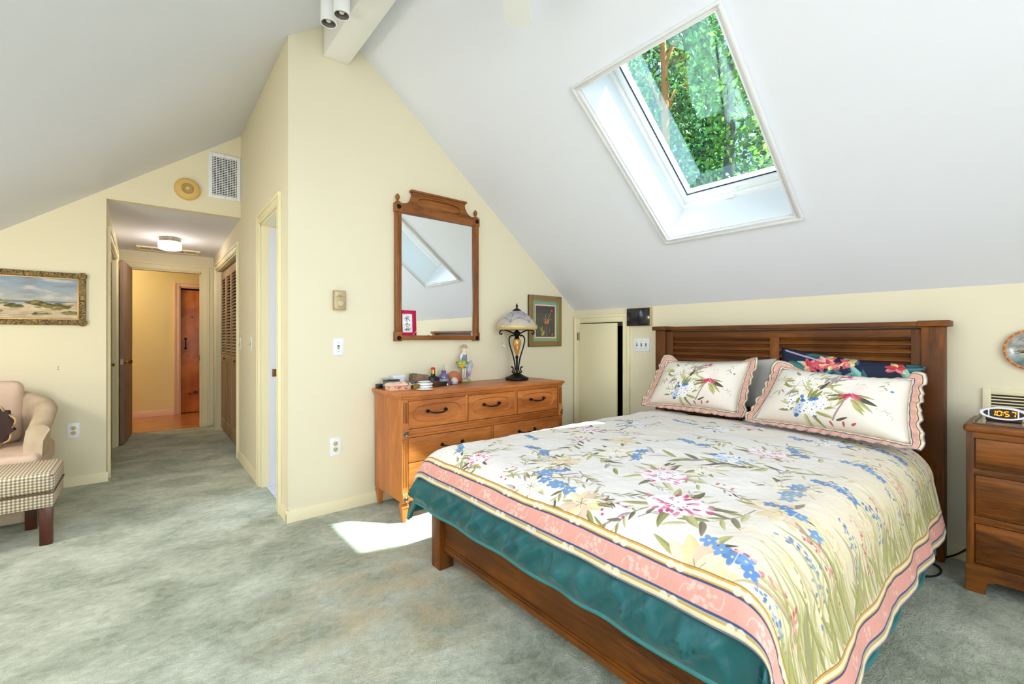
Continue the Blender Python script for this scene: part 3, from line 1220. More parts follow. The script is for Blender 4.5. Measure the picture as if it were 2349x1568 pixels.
bed = thing('bed', (2.2, 1.26, 0), 'brown wooden bed with a slatted headboard against the low wall', 'bed')
HX = 3.25
hb = MB().box(HX + 0.03, 0.41, 0.30, HX + 0.06, 2.10, 1.235).build('headboard', W_BED, bed)
mb = MB()
mb.box(HX - 0.018, 0.375, 1.240, HX + 0.09, 2.137, 1.268, 0.004)
mb.box(HX - 0.026, 0.373, 1.240, HX + 0.098, 0.50, 1.272, 0.004)
mb.box(HX - 0.026, 2.01, 1.240, HX + 0.098, 2.139, 1.272, 0.004)
mb.build('cap_rail', W_BED, hb)
for y0, y1 in ((0.395, 0.487), (2.028, 2.118)):
    MB().box(HX - 0.008, y0, 0, HX + 0.08, y1, 1.24, 0.004).build('post', W_BEDZ, hb)
mb = MB()
for y0, y1 in ((0.487, 0.53), (1.966, 2.028), (1.190, 1.250)):
    mb = MB()
    mb.box(HX + 0.004, y0, 0.33, HX + 0.05, y1, 1.226 if y1 != 1.25 else 1.183, 0.003)
    mb.build('stile', W_BEDZ, hb)
MB().box(HX + 0.004, 0.529, 1.181, HX + 0.05, 1.967, 1.226, 0.003).build('top_rail', W_BED, hb)
for y0, y1 in ((0.53, 1.19), (1.25, 1.966)):
    mb = MB()
    for k in range(11):
        z = 1.181 - 0.0455 * k
        p = [(HX + 0.036, z - 0.003), (HX + 0.016, z - 0.022), (HX + 0.006, z - 0.036), (HX + 0.006, z - 0.043), (HX + 0.012, z - 0.0455), (HX + 0.036, z - 0.0455)]
        mb.prism(p, 'y', y0 - 0.002, y1 + 0.002, 0.0015, 1)
    mb.build('slat_panel', W_BED, hb)

fb = MB().box(1.178, 0.54, 0.125, 1.205, 2.0, 0.39).build('footboard', W_BED, bed)
mb = MB()
mb.box(1.166, 0.55, 0.098, 1.21, 1.996, 0.122, 0.003)
mb.box(1.171, 0.55, 0.121, 1.207, 1.996, 0.131, 0.002)
mb.build('lower_moulding', W_BED, fb)
for y0, y1 in ((0.465, 0.548), (1.993, 2.075)):
    MB().box(1.150, y0, 0, 1.234, y1, 0.395, 0.004).build('post', W_BEDZ, fb)
for y in (0.475, 2.035):
    MB().box(1.23, y, 0.13, HX + 0.03, y + 0.028, 0.36, 0.003).build('side_rail', W_BEDX, bed)
mb = MB()
mb.box(1.25, 0.515, 0.26, 3.22, 2.025, 0.555, 0.05, 4)
mb.build('mattress', mat('white mattress ticking', (232, 230, 224), 0.9), bed)


# ------------------------------------------------------------------ floral print
OLV = [(190, 186, 118), (168, 164, 92), (206, 202, 146), (146, 146, 78)]
DRK = [(104, 98, 62), (86, 78, 66), (120, 110, 84)]
MAUVE = [(186, 170, 172), (168, 150, 150), (200, 188, 188)]
BLU = [(84, 128, 186), (104, 148, 200), (66, 104, 160)]
PNK = [(214, 92, 136), (226, 134, 164), (196, 60, 106), (236, 176, 190)]


def floret(P, x, y, r, col, rng, n=5, eye=(236, 210, 130)):
    a0 = rng.uniform(0, 6.28)
    for k in range(n):
        a = a0 + 2 * PI * k / n
        P.ell(x + math.cos(a) * r * 0.55, y + math.sin(a) * r * 0.55, r * 0.52, r * 0.34, col, a)
    P.ell(x, y, r * 0.16, r * 0.16, eye)


def leaf2(P, x, y, a, L, rng, dark=False, cols=None):
    cols = cols or (DRK if dark else OLV)
    c = cols[rng.integers(len(cols))]
    c2 = tuple(int(v * 0.8) for v in c)
    P.leaf(x, y, a, L, L * rng.uniform(0.17, 0.28), c, c2, 1.0, rng.uniform(-0.2, 0.2))


def spray(P, x, y, a, L, rng, n=6, k=1.0, stem=(132, 116, 112)):
    """branch with leaves"""
    bend = rng.uniform(-0.5, 0.5)
    p2 = (x + math.cos(a) * L, y + math.sin(a) * L)
    p1 = (x + math.cos(a + bend) * L * 0.5, y + math.sin(a + bend) * L * 0.5)
    pts = bez((x, y), p1, p2)
    P.stroke(pts, 5 * k, stem, 0.9, True)
    for i in range(n):
        f = 0.2 + 0.8 * i / max(1, n - 1)
        q = pts[int(f * (len(pts) - 1))]
        s = 1 if i % 2 else -1
        leaf2(P, q[0], q[1], a + s * rng.uniform(0.4, 0.9), L * rng.uniform(0.22, 0.36), rng, rng.random() < 0.2, MAUVE if rng.random() < 0.25 else None)
    return p2


def hydrangea(P, x, y, R, rng):
    for k in range(9):
        a = rng.uniform(0, 6.28)
        leaf2(P, x + math.cos(a) * R * 0.6, y + math.sin(a) * R * 0.6, a, R * 0.9, rng)
    for k in range(26):
        a, d = rng.uniform(0, 6.28), R * math.sqrt(rng.random())
        P.ell(x + math.cos(a) * d, y + math.sin(a) * d * 0.8, R * 0.16, R * 0.10, BLU[rng.integers(3)], rng.uniform(0, 3))
    for k in range(15):
        a, d = rng.uniform(0, 6.28), R * math.sqrt(rng.random())
        col = [(246, 246, 246), (226, 232, 244), (190, 208, 232), (250, 248, 240)][rng.integers(4)]
        floret(P, x + math.cos(a) * d, y + math.sin(a) * d * 0.8, R * 0.26, col, rng, 5, (90, 96, 130))


def peony(P, x, y, R, rng, strong=True):
    for k in range(8):
        a = 2 * PI * k / 8 + rng.uniform(-0.3, 0.3)
        leaf2(P, x + math.cos(a) * R * 0.6, y + math.sin(a) * R * 0.6, a, R * 1.0, rng, rng.random() < 0.35)
    P.ell(x, y, R * 0.9, R * 0.8, (248, 240, 240))
    for k in range(40):
        a, d = rng.uniform(0, 6.28), R * rng.uniform(0.2, 0.95)
        c = PNK[rng.integers(4)]
        P.leaf(x + math.cos(a) * d, y + math.sin(a) * d * 0.85, a + rng.uniform(-0.7, 0.7), R * rng.uniform(0.15, 0.35), R * 0.12, c, None, 1.0 if strong else 0.6)
    for k in range(10):
        P.ell(x + rng.uniform(-.4, .4) * R, y + rng.uniform(-.4, .4) * R, R * 0.03, R * 0.03, (70, 66, 60))


def lily(P, x, y, R, rng, cols=((236, 214, 160), (228, 196, 170), (240, 226, 190))):
    for k in range(5):
        a = rng.uniform(0, 6.28)
        leaf2(P, x + math.cos(a) * R * 0.5, y + math.sin(a) * R * 0.5, a, R * 0.9, rng, rng.random() < 0.5)
    for k in range(9):
        a = 2 * PI * k / 9 + rng.uniform(-0.2, 0.2)
        P.leaf(x, y, a, R, R * 0.42, cols[k % 3], tuple(int(v * 0.93) for v in cols[k % 3]))
    for k in range(6):
        a = 2 * PI * k / 6
        P.stroke([(x, y), (x + math.cos(a) * R * 0.28, y + math.sin(a) * R * 0.28)], 1.6, (110, 104, 70))


def bluesprig(P, x, y, R, a, rng):
    n = 5
    spray(P, x - math.cos(a) * R, y - math.sin(a) * R, a, R * 2, rng, 4, 0.6)
    for k in range(n):
        f = (k / (n - 1) - 0.5) * 2
        floret(P, x + math.cos(a) * R * f + rng.uniform(-.2, .2) * R, y + math.sin(a) * R * f + rng.uniform(-.2, .2) * R, R * 0.33, BLU[rng.integers(2)], rng)


def berries(P, x, y, R, rng):
    spray(P, x - R, y, rng.uniform(-0.5, 0.5), R * 2, rng, 7, 0.7)
    for k in range(7):
        P.ell(x + rng.uniform(-R, R), y + rng.uniform(-R, R) * 0.7, R * 0.07, R * 0.07, (190, 60, 80))


def reeds(P, x, y, H, rng, kind):
    """upright garden plants; grows towards -y in the picture (away from the hem)"""
    n = 11
    for k in range(n):
        xx = x + rng.normal(0, H * 0.20)
        a = -PI / 2 + rng.normal(0, 0.2)
        c = [OLV[0], OLV[1], (206, 192, 146), (196, 180, 130), (176, 156, 118), OLV[3], OLV[2], (216, 204, 160)][rng.integers(8)]
        P.leaf(xx, y + rng.uniform(0, 0.1) * H, a, H * rng.uniform(0.45, 1.05), H * rng.uniform(0.022, 0.055), c, tuple(int(v * 0.86) for v in c), 0.78, rng.uniform(-0.25, 0.25))
    cols = {'red': [(196, 74, 86), (220, 130, 130), (232, 176, 164)], 'blue': [(104, 132, 170), (140, 162, 190), (90, 110, 146)], 'gold': [(232, 206, 150), (240, 222, 180), (226, 190, 140)]}[kind]
    a = -PI / 2 + rng.uniform(-0.12, 0.12)
    for k in range(34):
        f = rng.uniform(0.25, 1.0)
        w = H * 0.07 * (1.15 - f) + H * 0.012
        P.leaf(x + math.cos(a) * f * H + rng.normal(0, w), y + math.sin(a) * f * H, rng.uniform(0, 6.28), H * 0.05, H * 0.028, cols[rng.integers(3)])
    for k in range(3):
        P.leaf(x + rng.normal(0, H * 0.1), y, -PI / 2 + rng.normal(0, 0.5), H * 0.45, H * 0.07, (150, 142, 104) if k == 0 else OLV[1], OLV[3], 0.85)


PXM = 820.0
# lengths of the duvet cross-sections (metres)
D_X0, D_XA, D_RX, D_S1 = 3.06, 1.245, 0.17, 2.068
D_YL, D_RL, D_LL = 1.955, 0.18, 0.06
D_YR, D_RR, D_LR = 0.575, 0.165, 0.245
D_TL = D_LL + D_RL * PI / 2
D_T = D_TL + (D_YL - D_YR) + D_RR * PI / 2 + D_LR


def duvet_print():
    rng = np.random.default_rng(21)
    W, H = int(D_T * PXM), int(D_S1 * PXM)
    P = Paint(W, H, (236, 230, 222))
    # soft washes of warm colour
    yy, xx = np.mgrid[0:H, 0:W].astype(np.float32)
    n = fbm(xx / 330, yy / 330, 5, 3)
    m = np.clip(n * 0.5, 0, 1)[..., None]
    P.a += (np.array((236, 222, 200), np.float32) / 255 - P.a) * m * 0.55

    def wp(x, y):                               # bed position (x, y) on the flat top -> picture
        return ((D_TL + D_YL - y) * PXM, (D_X0 - x) * PXM)
    # pale underlayer
    for k in range(46):
        x, y = rng.uniform(0, W), rng.uniform(0, H)
        spray(P, x, y, rng.uniform(0, 6.28), rng.uniform(90, 190), rng, 6, 0.7, (206, 196, 176))
        if rng.random() < 0.5:
            lily(P, x, y, rng.uniform(40, 70), rng, ((244, 232, 206), (242, 228, 216), (246, 238, 220)))
    for x, y, a, L in ((1.375, 1.25, 0.4, 150), (1.78, 1.62, 1.2, 190), (2.06, 0.66, 2.6, 260), (1.92, 0.85, 2.9, 300), (1.5, 0.62, 1.9, 220), (1.25, 1.0, 2.2, 190), (1.6, 1.45, 0.3, 230), (1.3, 1.8, 0.9, 180), (2.35, 1.3, 0.4, 200), (2.5, 1.75, 2.4, 190), (2.55, 0.9, 0.7, 220), (1.15, 0.9, 2.6, 160)):
        p = wp(x, y)
        spray(P, p[0], p[1], a, L, rng, 8)
    for k in range(16):
        p = wp(rng.uniform(1.12, 1.55), rng.uniform(0.65, 2.0))
        spray(P, p[0], p[1], rng.uniform(0, 6.28), rng.uniform(80, 150), rng, 8, 0.8, (140, 122, 110))
    for x, y, R, a in ((1.487, 1.622, 66, 0.2), (1.219, 1.231, 70, 0.3), (1.763, 1.24, 58, 1.2), (2.158, 1.191, 66, 0.2), (1.789, 0.61, 70, 1.4), (1.30, 1.33, 50, 2.0), (2.4, 0.8, 60, 1.0), (2.72, 0.86, 60, 0.3), (1.23, 1.93, 46, 0.7), (2.7, 1.55, 60, 0.1), (1.65, 1.85, 46, 0.4)):
        p = wp(x, y)
        bluesprig(P, p[0], p[1], R, a, rng)
    for x, y, R, s in ((1.354, 0.80, 92, True), (1.586, 1.003, 84, False), (1.20, 1.72, 52, True), (2.035, 1.78, 70, True), (2.266, 0.881, 74, False), (2.85, 1.2, 70, False), (1.80, 1.62, 44, True)):
        p = wp(x, y)
        peony(P, p[0], p[1], R, rng, s)
    for x, y, R in ((2.024, 0.932, 74), (2.347, 1.698, 74), (2.75, 0.75, 70), (2.6, 1.3, 60)):
        p = wp(x, y)
        hydrangea(P, p[0], p[1], R, rng)
    for x, y, R in ((1.10, 0.61, 96), (1.554, 0.565, 84), (1.16, 1.05, 70), (1.45, 1.40, 64), (1.92, 1.45, 70)):
        p = wp(x, y)
        lily(P, p[0], p[1], R, rng)
    for x, y, R in ((1.19, 0.93, 60), (1.17, 1.43, 56), (1.62, 0.75, 60), (2.1, 1.5, 50)):
        p = wp(x, y)
        berries(P, p[0], p[1], R, rng)
    # garden of reeds rising from the right-hand hem
    th = W - int(0.115 * PXM)
    a = P.a[:, th - 420:th]
    ramp_ = np.linspace(0, 1, 420, dtype=np.float32)[None, :, None]
    a += (np.array((222, 205, 166), np.float32) / 255 - a) * np.minimum(ramp_ * 1.6, 1) * 0.85
    Q = Paint(H, W, (0, 0, 0))
    Q.a = np.ascontiguousarray(P.a.transpose(1, 0, 2))
    s = 60
    k = 0
    while s < H:
        reeds(Q, s, th - 4, rng.uniform(190, 330), rng, ('red', 'blue', 'gold')[k % 3])
        s += rng.uniform(60, 100)
        k += 1
    P.a = np.ascontiguousarray(Q.a.transpose(1, 0, 2))
    for s in range(220, H, 330):
        bluesprig(P, W - 0.47 * PXM, s, 60, 0.3, rng)

    P.a += (np.array((236, 230, 222), np.float32) / 255 - P.a) * 0.10
    # borders
    bw = int(0.115 * PXM)
    cream, gold, navy, pink = (236, 222, 186), (206, 164, 86), (74, 80, 116), (226, 162, 148)

    def band(view, depth):
        """view: array whose last `depth` columns run up to the hem"""
        Wd = view.shape[1]

        def col(f0, f1, c):
            a0, a1 = Wd - depth + int(f0 * depth), Wd - depth + int(f1 * depth)
            view[:, a0:a1] = np.array(c, np.float32) / 255
        col(-0.03, 0.0, (150, 110, 56))
        col(0, 0.06, gold)
        col(0.06, 0.15, cream)
        col(0.15, 0.20, gold)
        col(0.20, 0.25, navy)
        col(0.25, 0.72, pink)
        col(0.72, 0.77, navy)
        col(0.77, 0.80, (160, 176, 186))
        col(0.80, 0.86, gold)
        col(0.86, 0.96, cream)
        col(0.96, 1.0, (150, 140, 170))

    band(P.a, bw)
    band(P.a[:, ::-1], bw)
    Pt = P.a.transpose(1, 0, 2)
    band(Pt, bw)
    # damask clusters woven into the pink
    pale = (238, 194, 180)
    for c0 in np.arange(60, W, 150):
        yb = H - bw * 0.52
        for k in range(16):
            P.ell(c0 + rng.uniform(-30, 30), yb + rng.uniform(-18, 18), rng.uniform(3, 6), rng.uniform(3, 6), pale, al=0.9)
        P.stroke(bez((c0 + 20, yb + 10), (c0 + 50, yb + 24), (c0 + 44, yb - 14)), 3, pale, 0.9)
        P.stroke(bez((c0 - 20, yb - 6), (c0 - 46, yb - 20), (c0 - 50, yb + 12)), 3, pale, 0.9)
        for q in (-60, 66):
            for dy in (-38, 38):
                P.ell(c0 + q, yb + dy * 0.9, 10, 9, (238, 230, 206), al=0.7)
    for c0 in np.arange(60, H, 150):
        xb = W - bw * 0.52
        for k in range(7):
            P.ell(xb + rng.uniform(-14, 14), c0 + rng.uniform(-20, 20), 5, 5, pale, al=0.8)
    # stitched panel seam
    ts = int((D_TL + D_YL - 0.53) * PXM)
    P.stroke([(ts, 0), (ts, H - bw - 4)], 2.2, (226, 220, 212), 0.9)
    return P.a


def arcprof(d, r, flare=0.0):
    """distance d past the start of an edge roll -> (sideways, drop)"""
    d = np.asarray(d, float)
    q = r * PI / 2
    a = np.clip(d / r, 0, PI / 2)
    side = np.where(d < 0, d, r * np.sin(a) + np.maximum(d - q, 0) * flare)
    drop = np.where(d < 0, 0, r * (1 - np.cos(a)) + np.maximum(d - q, 0) * math.sqrt(1 - flare * flare))
    return side, drop


def drape(z0, x0, xa, rx, s1, yl, rl, ll, yr, rr, lr, fl, ns, nt, seed, wr, flx=0.03, fll=0.06, pn=2.4, hem=0.0):
    S = np.linspace(0, s1, ns)
    T = np.linspace(0, ll + rl * PI / 2 + (yl - yr) + rr * PI / 2 + lr, nt)
    s, t = np.meshgrid(S, T, indexing='ij')
    sx, dx = arcprof(s - (x0 - xa), rx, flx)
    x = xa - sx
    tl = ll + rl * PI / 2
    sl_, dl = arcprof(tl - t, rl, fll)
    tr = tl + (yl - yr)
    sr_, dr = arcprof(t - tr, rr, fl)
    y = np.where(t < tl, yl + sl_, np.where(t > tr, yr - sr_, yl - (t - tl)))
    dy = np.where(t < tl, dl, np.where(t > tr, dr, 0))
    drop = (dx ** pn + dy ** pn) ** (1 / pn)
    dome = 0.018 * np.sin(np.clip((x - 1.2) / 1.9, 0, 1) * PI) * np.sin(np.clip((y - 0.55) / 1.5, 0, 1) * PI)
    z = z0 + dome - drop
    w = fbm(s * 5.0, t * 5.0, seed, 3) * wr + fbm(s * 17, t * 17, seed + 9, 2) * wr * 0.35
    top = np.clip(1 - drop / 0.12, 0, 1)
    z += w * (0.4 + 0.6 * top)
    # folds where the cloth hangs
    hang = np.clip((dy - rr * 0.7) / 0.2, 0, 1)
    f = np.sin(s * 17 + 1.6 * vnoise(s * 3, t * 0 + 3, seed)) * 0.5 + fbm(s * 6, t * 2, seed + 4, 2) * 0.6
    y = y - np.where(t > tr, 1, 0) * hang * f * hem
    y = y + np.where(t < tl, 1, 0) * np.clip((dy - rl * 0.7) / 0.15, 0, 1) * f * hem
    hangx = np.clip((dx - rx * 0.5) / 0.12, 0, 1)
    x = x - hangx * (np.sin(t * 19 + 2 * vnoise(t * 2.5, s * 0, seed + 2)) * 0.005 + w * 0.6)
    return x, y, z, s, t, drop


def sheet(name, data, m, parent=None, at=None, thick=0.012, uvw=1, uvh=1):
    x, y, z, s, t, drop = data
    P = np.stack([x, y, z], -1)
    UV = np.stack([t / t.max(), s / s.max()], -1)
    mb = MB()
    mb.grid(P.tolist(), UV.tolist())
    o = mb.build(name, m, parent, at, sharp=180)
    so = o.modifiers.new('thickness', 'SOLIDIFY')
    so.thickness = thick
    so.offset = -1.0
    so.use_even_offset = False
    return o, P


# teal comforter
def teal_mat(name, c, rough):
    m = mat(name, c, rough, spec=0.35, sheen=0.25)
    return m


M_TEAL = mat('teal sateen', (24, 92, 94), 0.42, spec=0.4, sheen=0.15, bump=(22, 0.35, 0.012))
M_TEALP = mat('teal piping', (58, 128, 128), 0.5, spec=0.35)
data = drape(0.590, 3.0, 1.262, 0.17, 2.092, 1.965, 0.17, 0.16, 0.57, 0.15, 0.285, 0.10, 130, 260, 31, 0.004, flx=0.16, fll=0.35, pn=3.2, hem=0.012)
x, y, z, s, t, drop = data
# plump quilted hang at the foot: vertical gathers
hang = np.clip((drop - 0.06) / 0.12, 0, 1)
foot = np.clip((s - 1.78) / 0.2, 0, 1)
q_ = vnoise(t * 9 + (drop - 0.2) * 10, drop * 5, 6)
q2_ = vnoise(t * 21 - (drop - 0.2) * 9, drop * 7, 8)
g = 1.3 * (1 - np.abs(q_)) ** 3 + 0.7 * (1 - np.abs(q2_)) ** 3 - 0.6
x = x - foot * hang * (0.020 * np.sin(np.clip((drop - 0.12) / 0.14, 0, 1) * PI) + 0.036 * g * np.sin(np.clip((drop - 0.115) / 0.132, 0, 1) * PI))
data = (x, y, z, s, t, drop)
comf, CP_ = sheet('comforter', data, M_TEAL, at=(2.1, 1.26, 0.6), thick=0.02)
tag(comf, 'teal satin comforter with a piped edge showing below the floral duvet', 'comforter')
edge = [CP_[i, 0] for i in range(0, CP_.shape[0], 2)] + [CP_[-1, j] for j in range(0, CP_.shape[1])] + [CP_[i, -1] for i in range(CP_.shape[0] - 1, -1, -2)]
mb = MB()
mb.tube([Vector(p) + Vector((0.004, 0, -0.003)) for p in edge], 0.0095, 8)
mb.build('piping', M_TEALP, comf, sharp=180)

# floral duvet cover
M_DUVET = image_mat('floral duvet print', duvet_print(), 0.8, bump=(26, 0.7, 0.010), sheen=0.1, spec=0.2)
ddata = drape(0.628, D_X0, D_XA, D_RX, D_S1, D_YL, D_RL, D_LL, D_YR, D_RR, D_LR, 0.20, 150, 190, 77, 0.0055, flx=0.06, fll=0.10, pn=2.1, hem=0.016)
duv, DP = sheet('duvet_cover', ddata, M_DUVET, at=(2.1, 1.26, 0.63), thick=0.012)
tag(duv, 'cream duvet cover printed with blue and pink flowers, pink striped border', 'duvet')


# ------------------------------------------------------------------ pillows
def pillow_print():
    rng = np.random.default_rng(5)
    W, H = 900, 560
    P = Paint(W, H, (243, 236, 224))
    yy, xx = np.mgrid[0:H, 0:W].astype(np.float32)
    m = (np.clip(fbm(xx / 200, yy / 200, 3, 3) * 0.5 + (1 - yy / 130) * 0.6, 0, 1))[..., None]
    P.a += (np.array((236, 206, 182), np.float32) / 255 - P.a) * m * 0.5
    # pale underlayer, then branches
    for k in range(16):
        spray(P, rng.uniform(40, 860), rng.uniform(40, 520), rng.uniform(0, 6.28), rng.uniform(70, 130), rng, 5, 0.6, (206, 192, 172))
    P.a += (np.array((243, 236, 224), np.float32) / 255 - P.a) * 0.35
    for k in range(26):
        a = rng.uniform(0, 6.28)
        leaf2(P, 360 + math.cos(a) * rng.uniform(40, 190), 330 + math.sin(a) * rng.uniform(40, 170), a + rng.uniform(-0.6, 0.6), rng.uniform(50, 95), rng, False, MAUVE if k % 4 == 0 else None)
    P.stroke(bez((395, 250), (330, 380), (300, 450)), 20, OLV[2], 1, False)
    P.stroke(bez((395, 250), (430, 360), (520, 430)), 17, OLV[0], 1, True)
    P.stroke(bez((390, 300), (330, 390), (230, 330)), 14, OLV[2], 1, True)
    P.stroke(bez((255, 180), (215, 300), (290, 420)), 7, (140, 120, 124), 1, True)
    P.stroke(bez((360, 300), (300, 360), (280, 420)), 7, (150, 128, 132), 1, True)
    P.stroke(bez((280, 420), (400, 470), (560, 455)), 7, (150, 130, 140), 1, True)
    P.stroke(bez((540, 60), (590, 170), (610, 290)), 10, (160, 130, 132), 1, False)
    for x, y, a, L in ((240, 470, 2.6, 80), (200, 420, 3.3, 70), (470, 400, -0.9, 80), (300, 480, 1.1, 70), (420, 460, 0.4, 60), (520, 440, 0.6, 80), (500, 470, 2.0, 60), (560, 470, 0.3, 70), (490, 500, 0.1, 90), (430, 330, 1.2, 110), (120, 400, 1.8, 70), (150, 380, -0.8, 80), (120, 290, -2.2, 70), (135, 290, -1.3, 70), (150, 300, -0.9, 60)):
        leaf2(P, x, y, a, L, rng, rng.random() < 0.3, MAUVE if rng.random() < 0.2 else None)
    for k in range(10):
        P.leaf(480 + rng.uniform(-40, 40), 460 + rng.uniform(-20, 50), rng.uniform(-2.2, -0.9), 70, 20, MAUVE[rng.integers(3)])
    for k in range(8):
        P.leaf(520 + rng.uniform(-40, 50), 500 + rng.uniform(-20, 20), rng.uniform(0, 6), 40, 20, PNK[rng.integers(4)])
    for x, y in ((250, 440), (285, 455), (300, 420), (262, 412), (330, 440)):
        floret(P, x, y, 22, (248, 246, 242), rng, 5, (200, 70, 90))
    hydrangea(P, 370, 150, 125, rng)
    # pale bloom with a crimson heart on the right
    for k in range(14):
        P.leaf(620 + rng.uniform(-20, 20), 360 + rng.uniform(-20, 20), rng.uniform(0, 6.28), 110, 46, [(246, 234, 226), (244, 226, 216), (248, 242, 230)][k % 3], None, 0.8)
    for a, L in ((-2.6, 130), (-2.2, 120), (-0.4, 150), (-0.7, 170), (0.1, 120), (3.2, 120), (2.9, 110)):
        leaf2(P, 625 + math.cos(a) * 20, 300 + math.sin(a) * 20, a, L, rng, rng.random() < 0.3)
    for k in range(14):
        P.leaf(622 + rng.uniform(-20, 20), 310 + rng.uniform(-10, 20), rng.uniform(3.4, 6.0), rng.uniform(30, 90), 14, [(206, 60, 100), (190, 44, 84), (222, 110, 130)][k % 3])
    leaf2(P, 660, 230, -1.2, 110, rng)
    leaf2(P, 640, 260, -0.9, 130, rng)
    leaf2(P, 545, 70, 2.6, 90, rng)
    leaf2(P, 560, 60, 0.4, 80, rng, True)
    P.ell(835, 400, 9, 9, BLU[0])
    P.a += (np.array((243, 236, 224), np.float32) / 255 - P.a) * 0.08
    for x, y in ((600, 60), (640, 40), (520, 50)):
        P.leaf(x, y, rng.uniform(0, 6), 40, 14, (200, 90, 90))
    return P.a


def ruffle_print():
    P = Paint(512, 64, (236, 214, 176))
    P.rect(0, 0, 512, 10, (238, 226, 196))
    P.rect(0, 10, 512, 14, (70, 74, 120))
    P.rect(0, 16, 512, 38, (228, 172, 156))
    P.rect(0, 42, 512, 46, (70, 74, 120))
    P.rect(0, 46, 512, 58, (238, 216, 170))
    P.rect(0, 58, 512, 64, (140, 130, 160))
    n = fbm(np.arange(512)[None, :] / 18.0 + np.zeros((64, 1)), np.arange(64)[:, None] / 18.0 + np.zeros((1, 512)), 4, 2)[..., None]
    P.a *= 1 + 0.05 * n
    return P.a


def navy_print():
    rng = np.random.default_rng(9)
    P = Paint(900, 560, (36, 44, 66))
    for k in range(60):
        x, y, a = rng.uniform(0, 900), rng.uniform(0, 560), rng.uniform(0, 6.28)
        c = [(112, 180, 172), (82, 150, 146), (146, 204, 196), (60, 110, 116)][rng.integers(4)]
        L = rng.uniform(90, 190)
        P.leaf(x, y, a, L, L * 0.3, c, tuple(int(v * 0.75) for v in c), 1, rng.uniform(-.3, .3))
        P.stroke([(x, y), (x + math.cos(a) * L * 0.9, y + math.sin(a) * L * 0.9)], 2, (190, 226, 218), 0.6)
    for x, y in ((290, 470), (340, 500), (230, 440), (480, 520), (120, 250), (620, 330), (760, 520), (700, 150), (420, 200), (840, 330), (860, 120), (380, 470)):
        for k in range(12):
            c = [(222, 92, 100), (236, 140, 140), (244, 190, 160), (200, 66, 80), (240, 220, 150)][rng.integers(5)]
            P.leaf(x, y, rng.uniform(0, 6.28), rng.uniform(40, 80), 34, c, tuple(int(v * 0.85) for v in c))
    P.stroke(bez((40, 540), (200, 520), (330, 500)), 14, (214, 190, 216), 0.8)
    return P.a


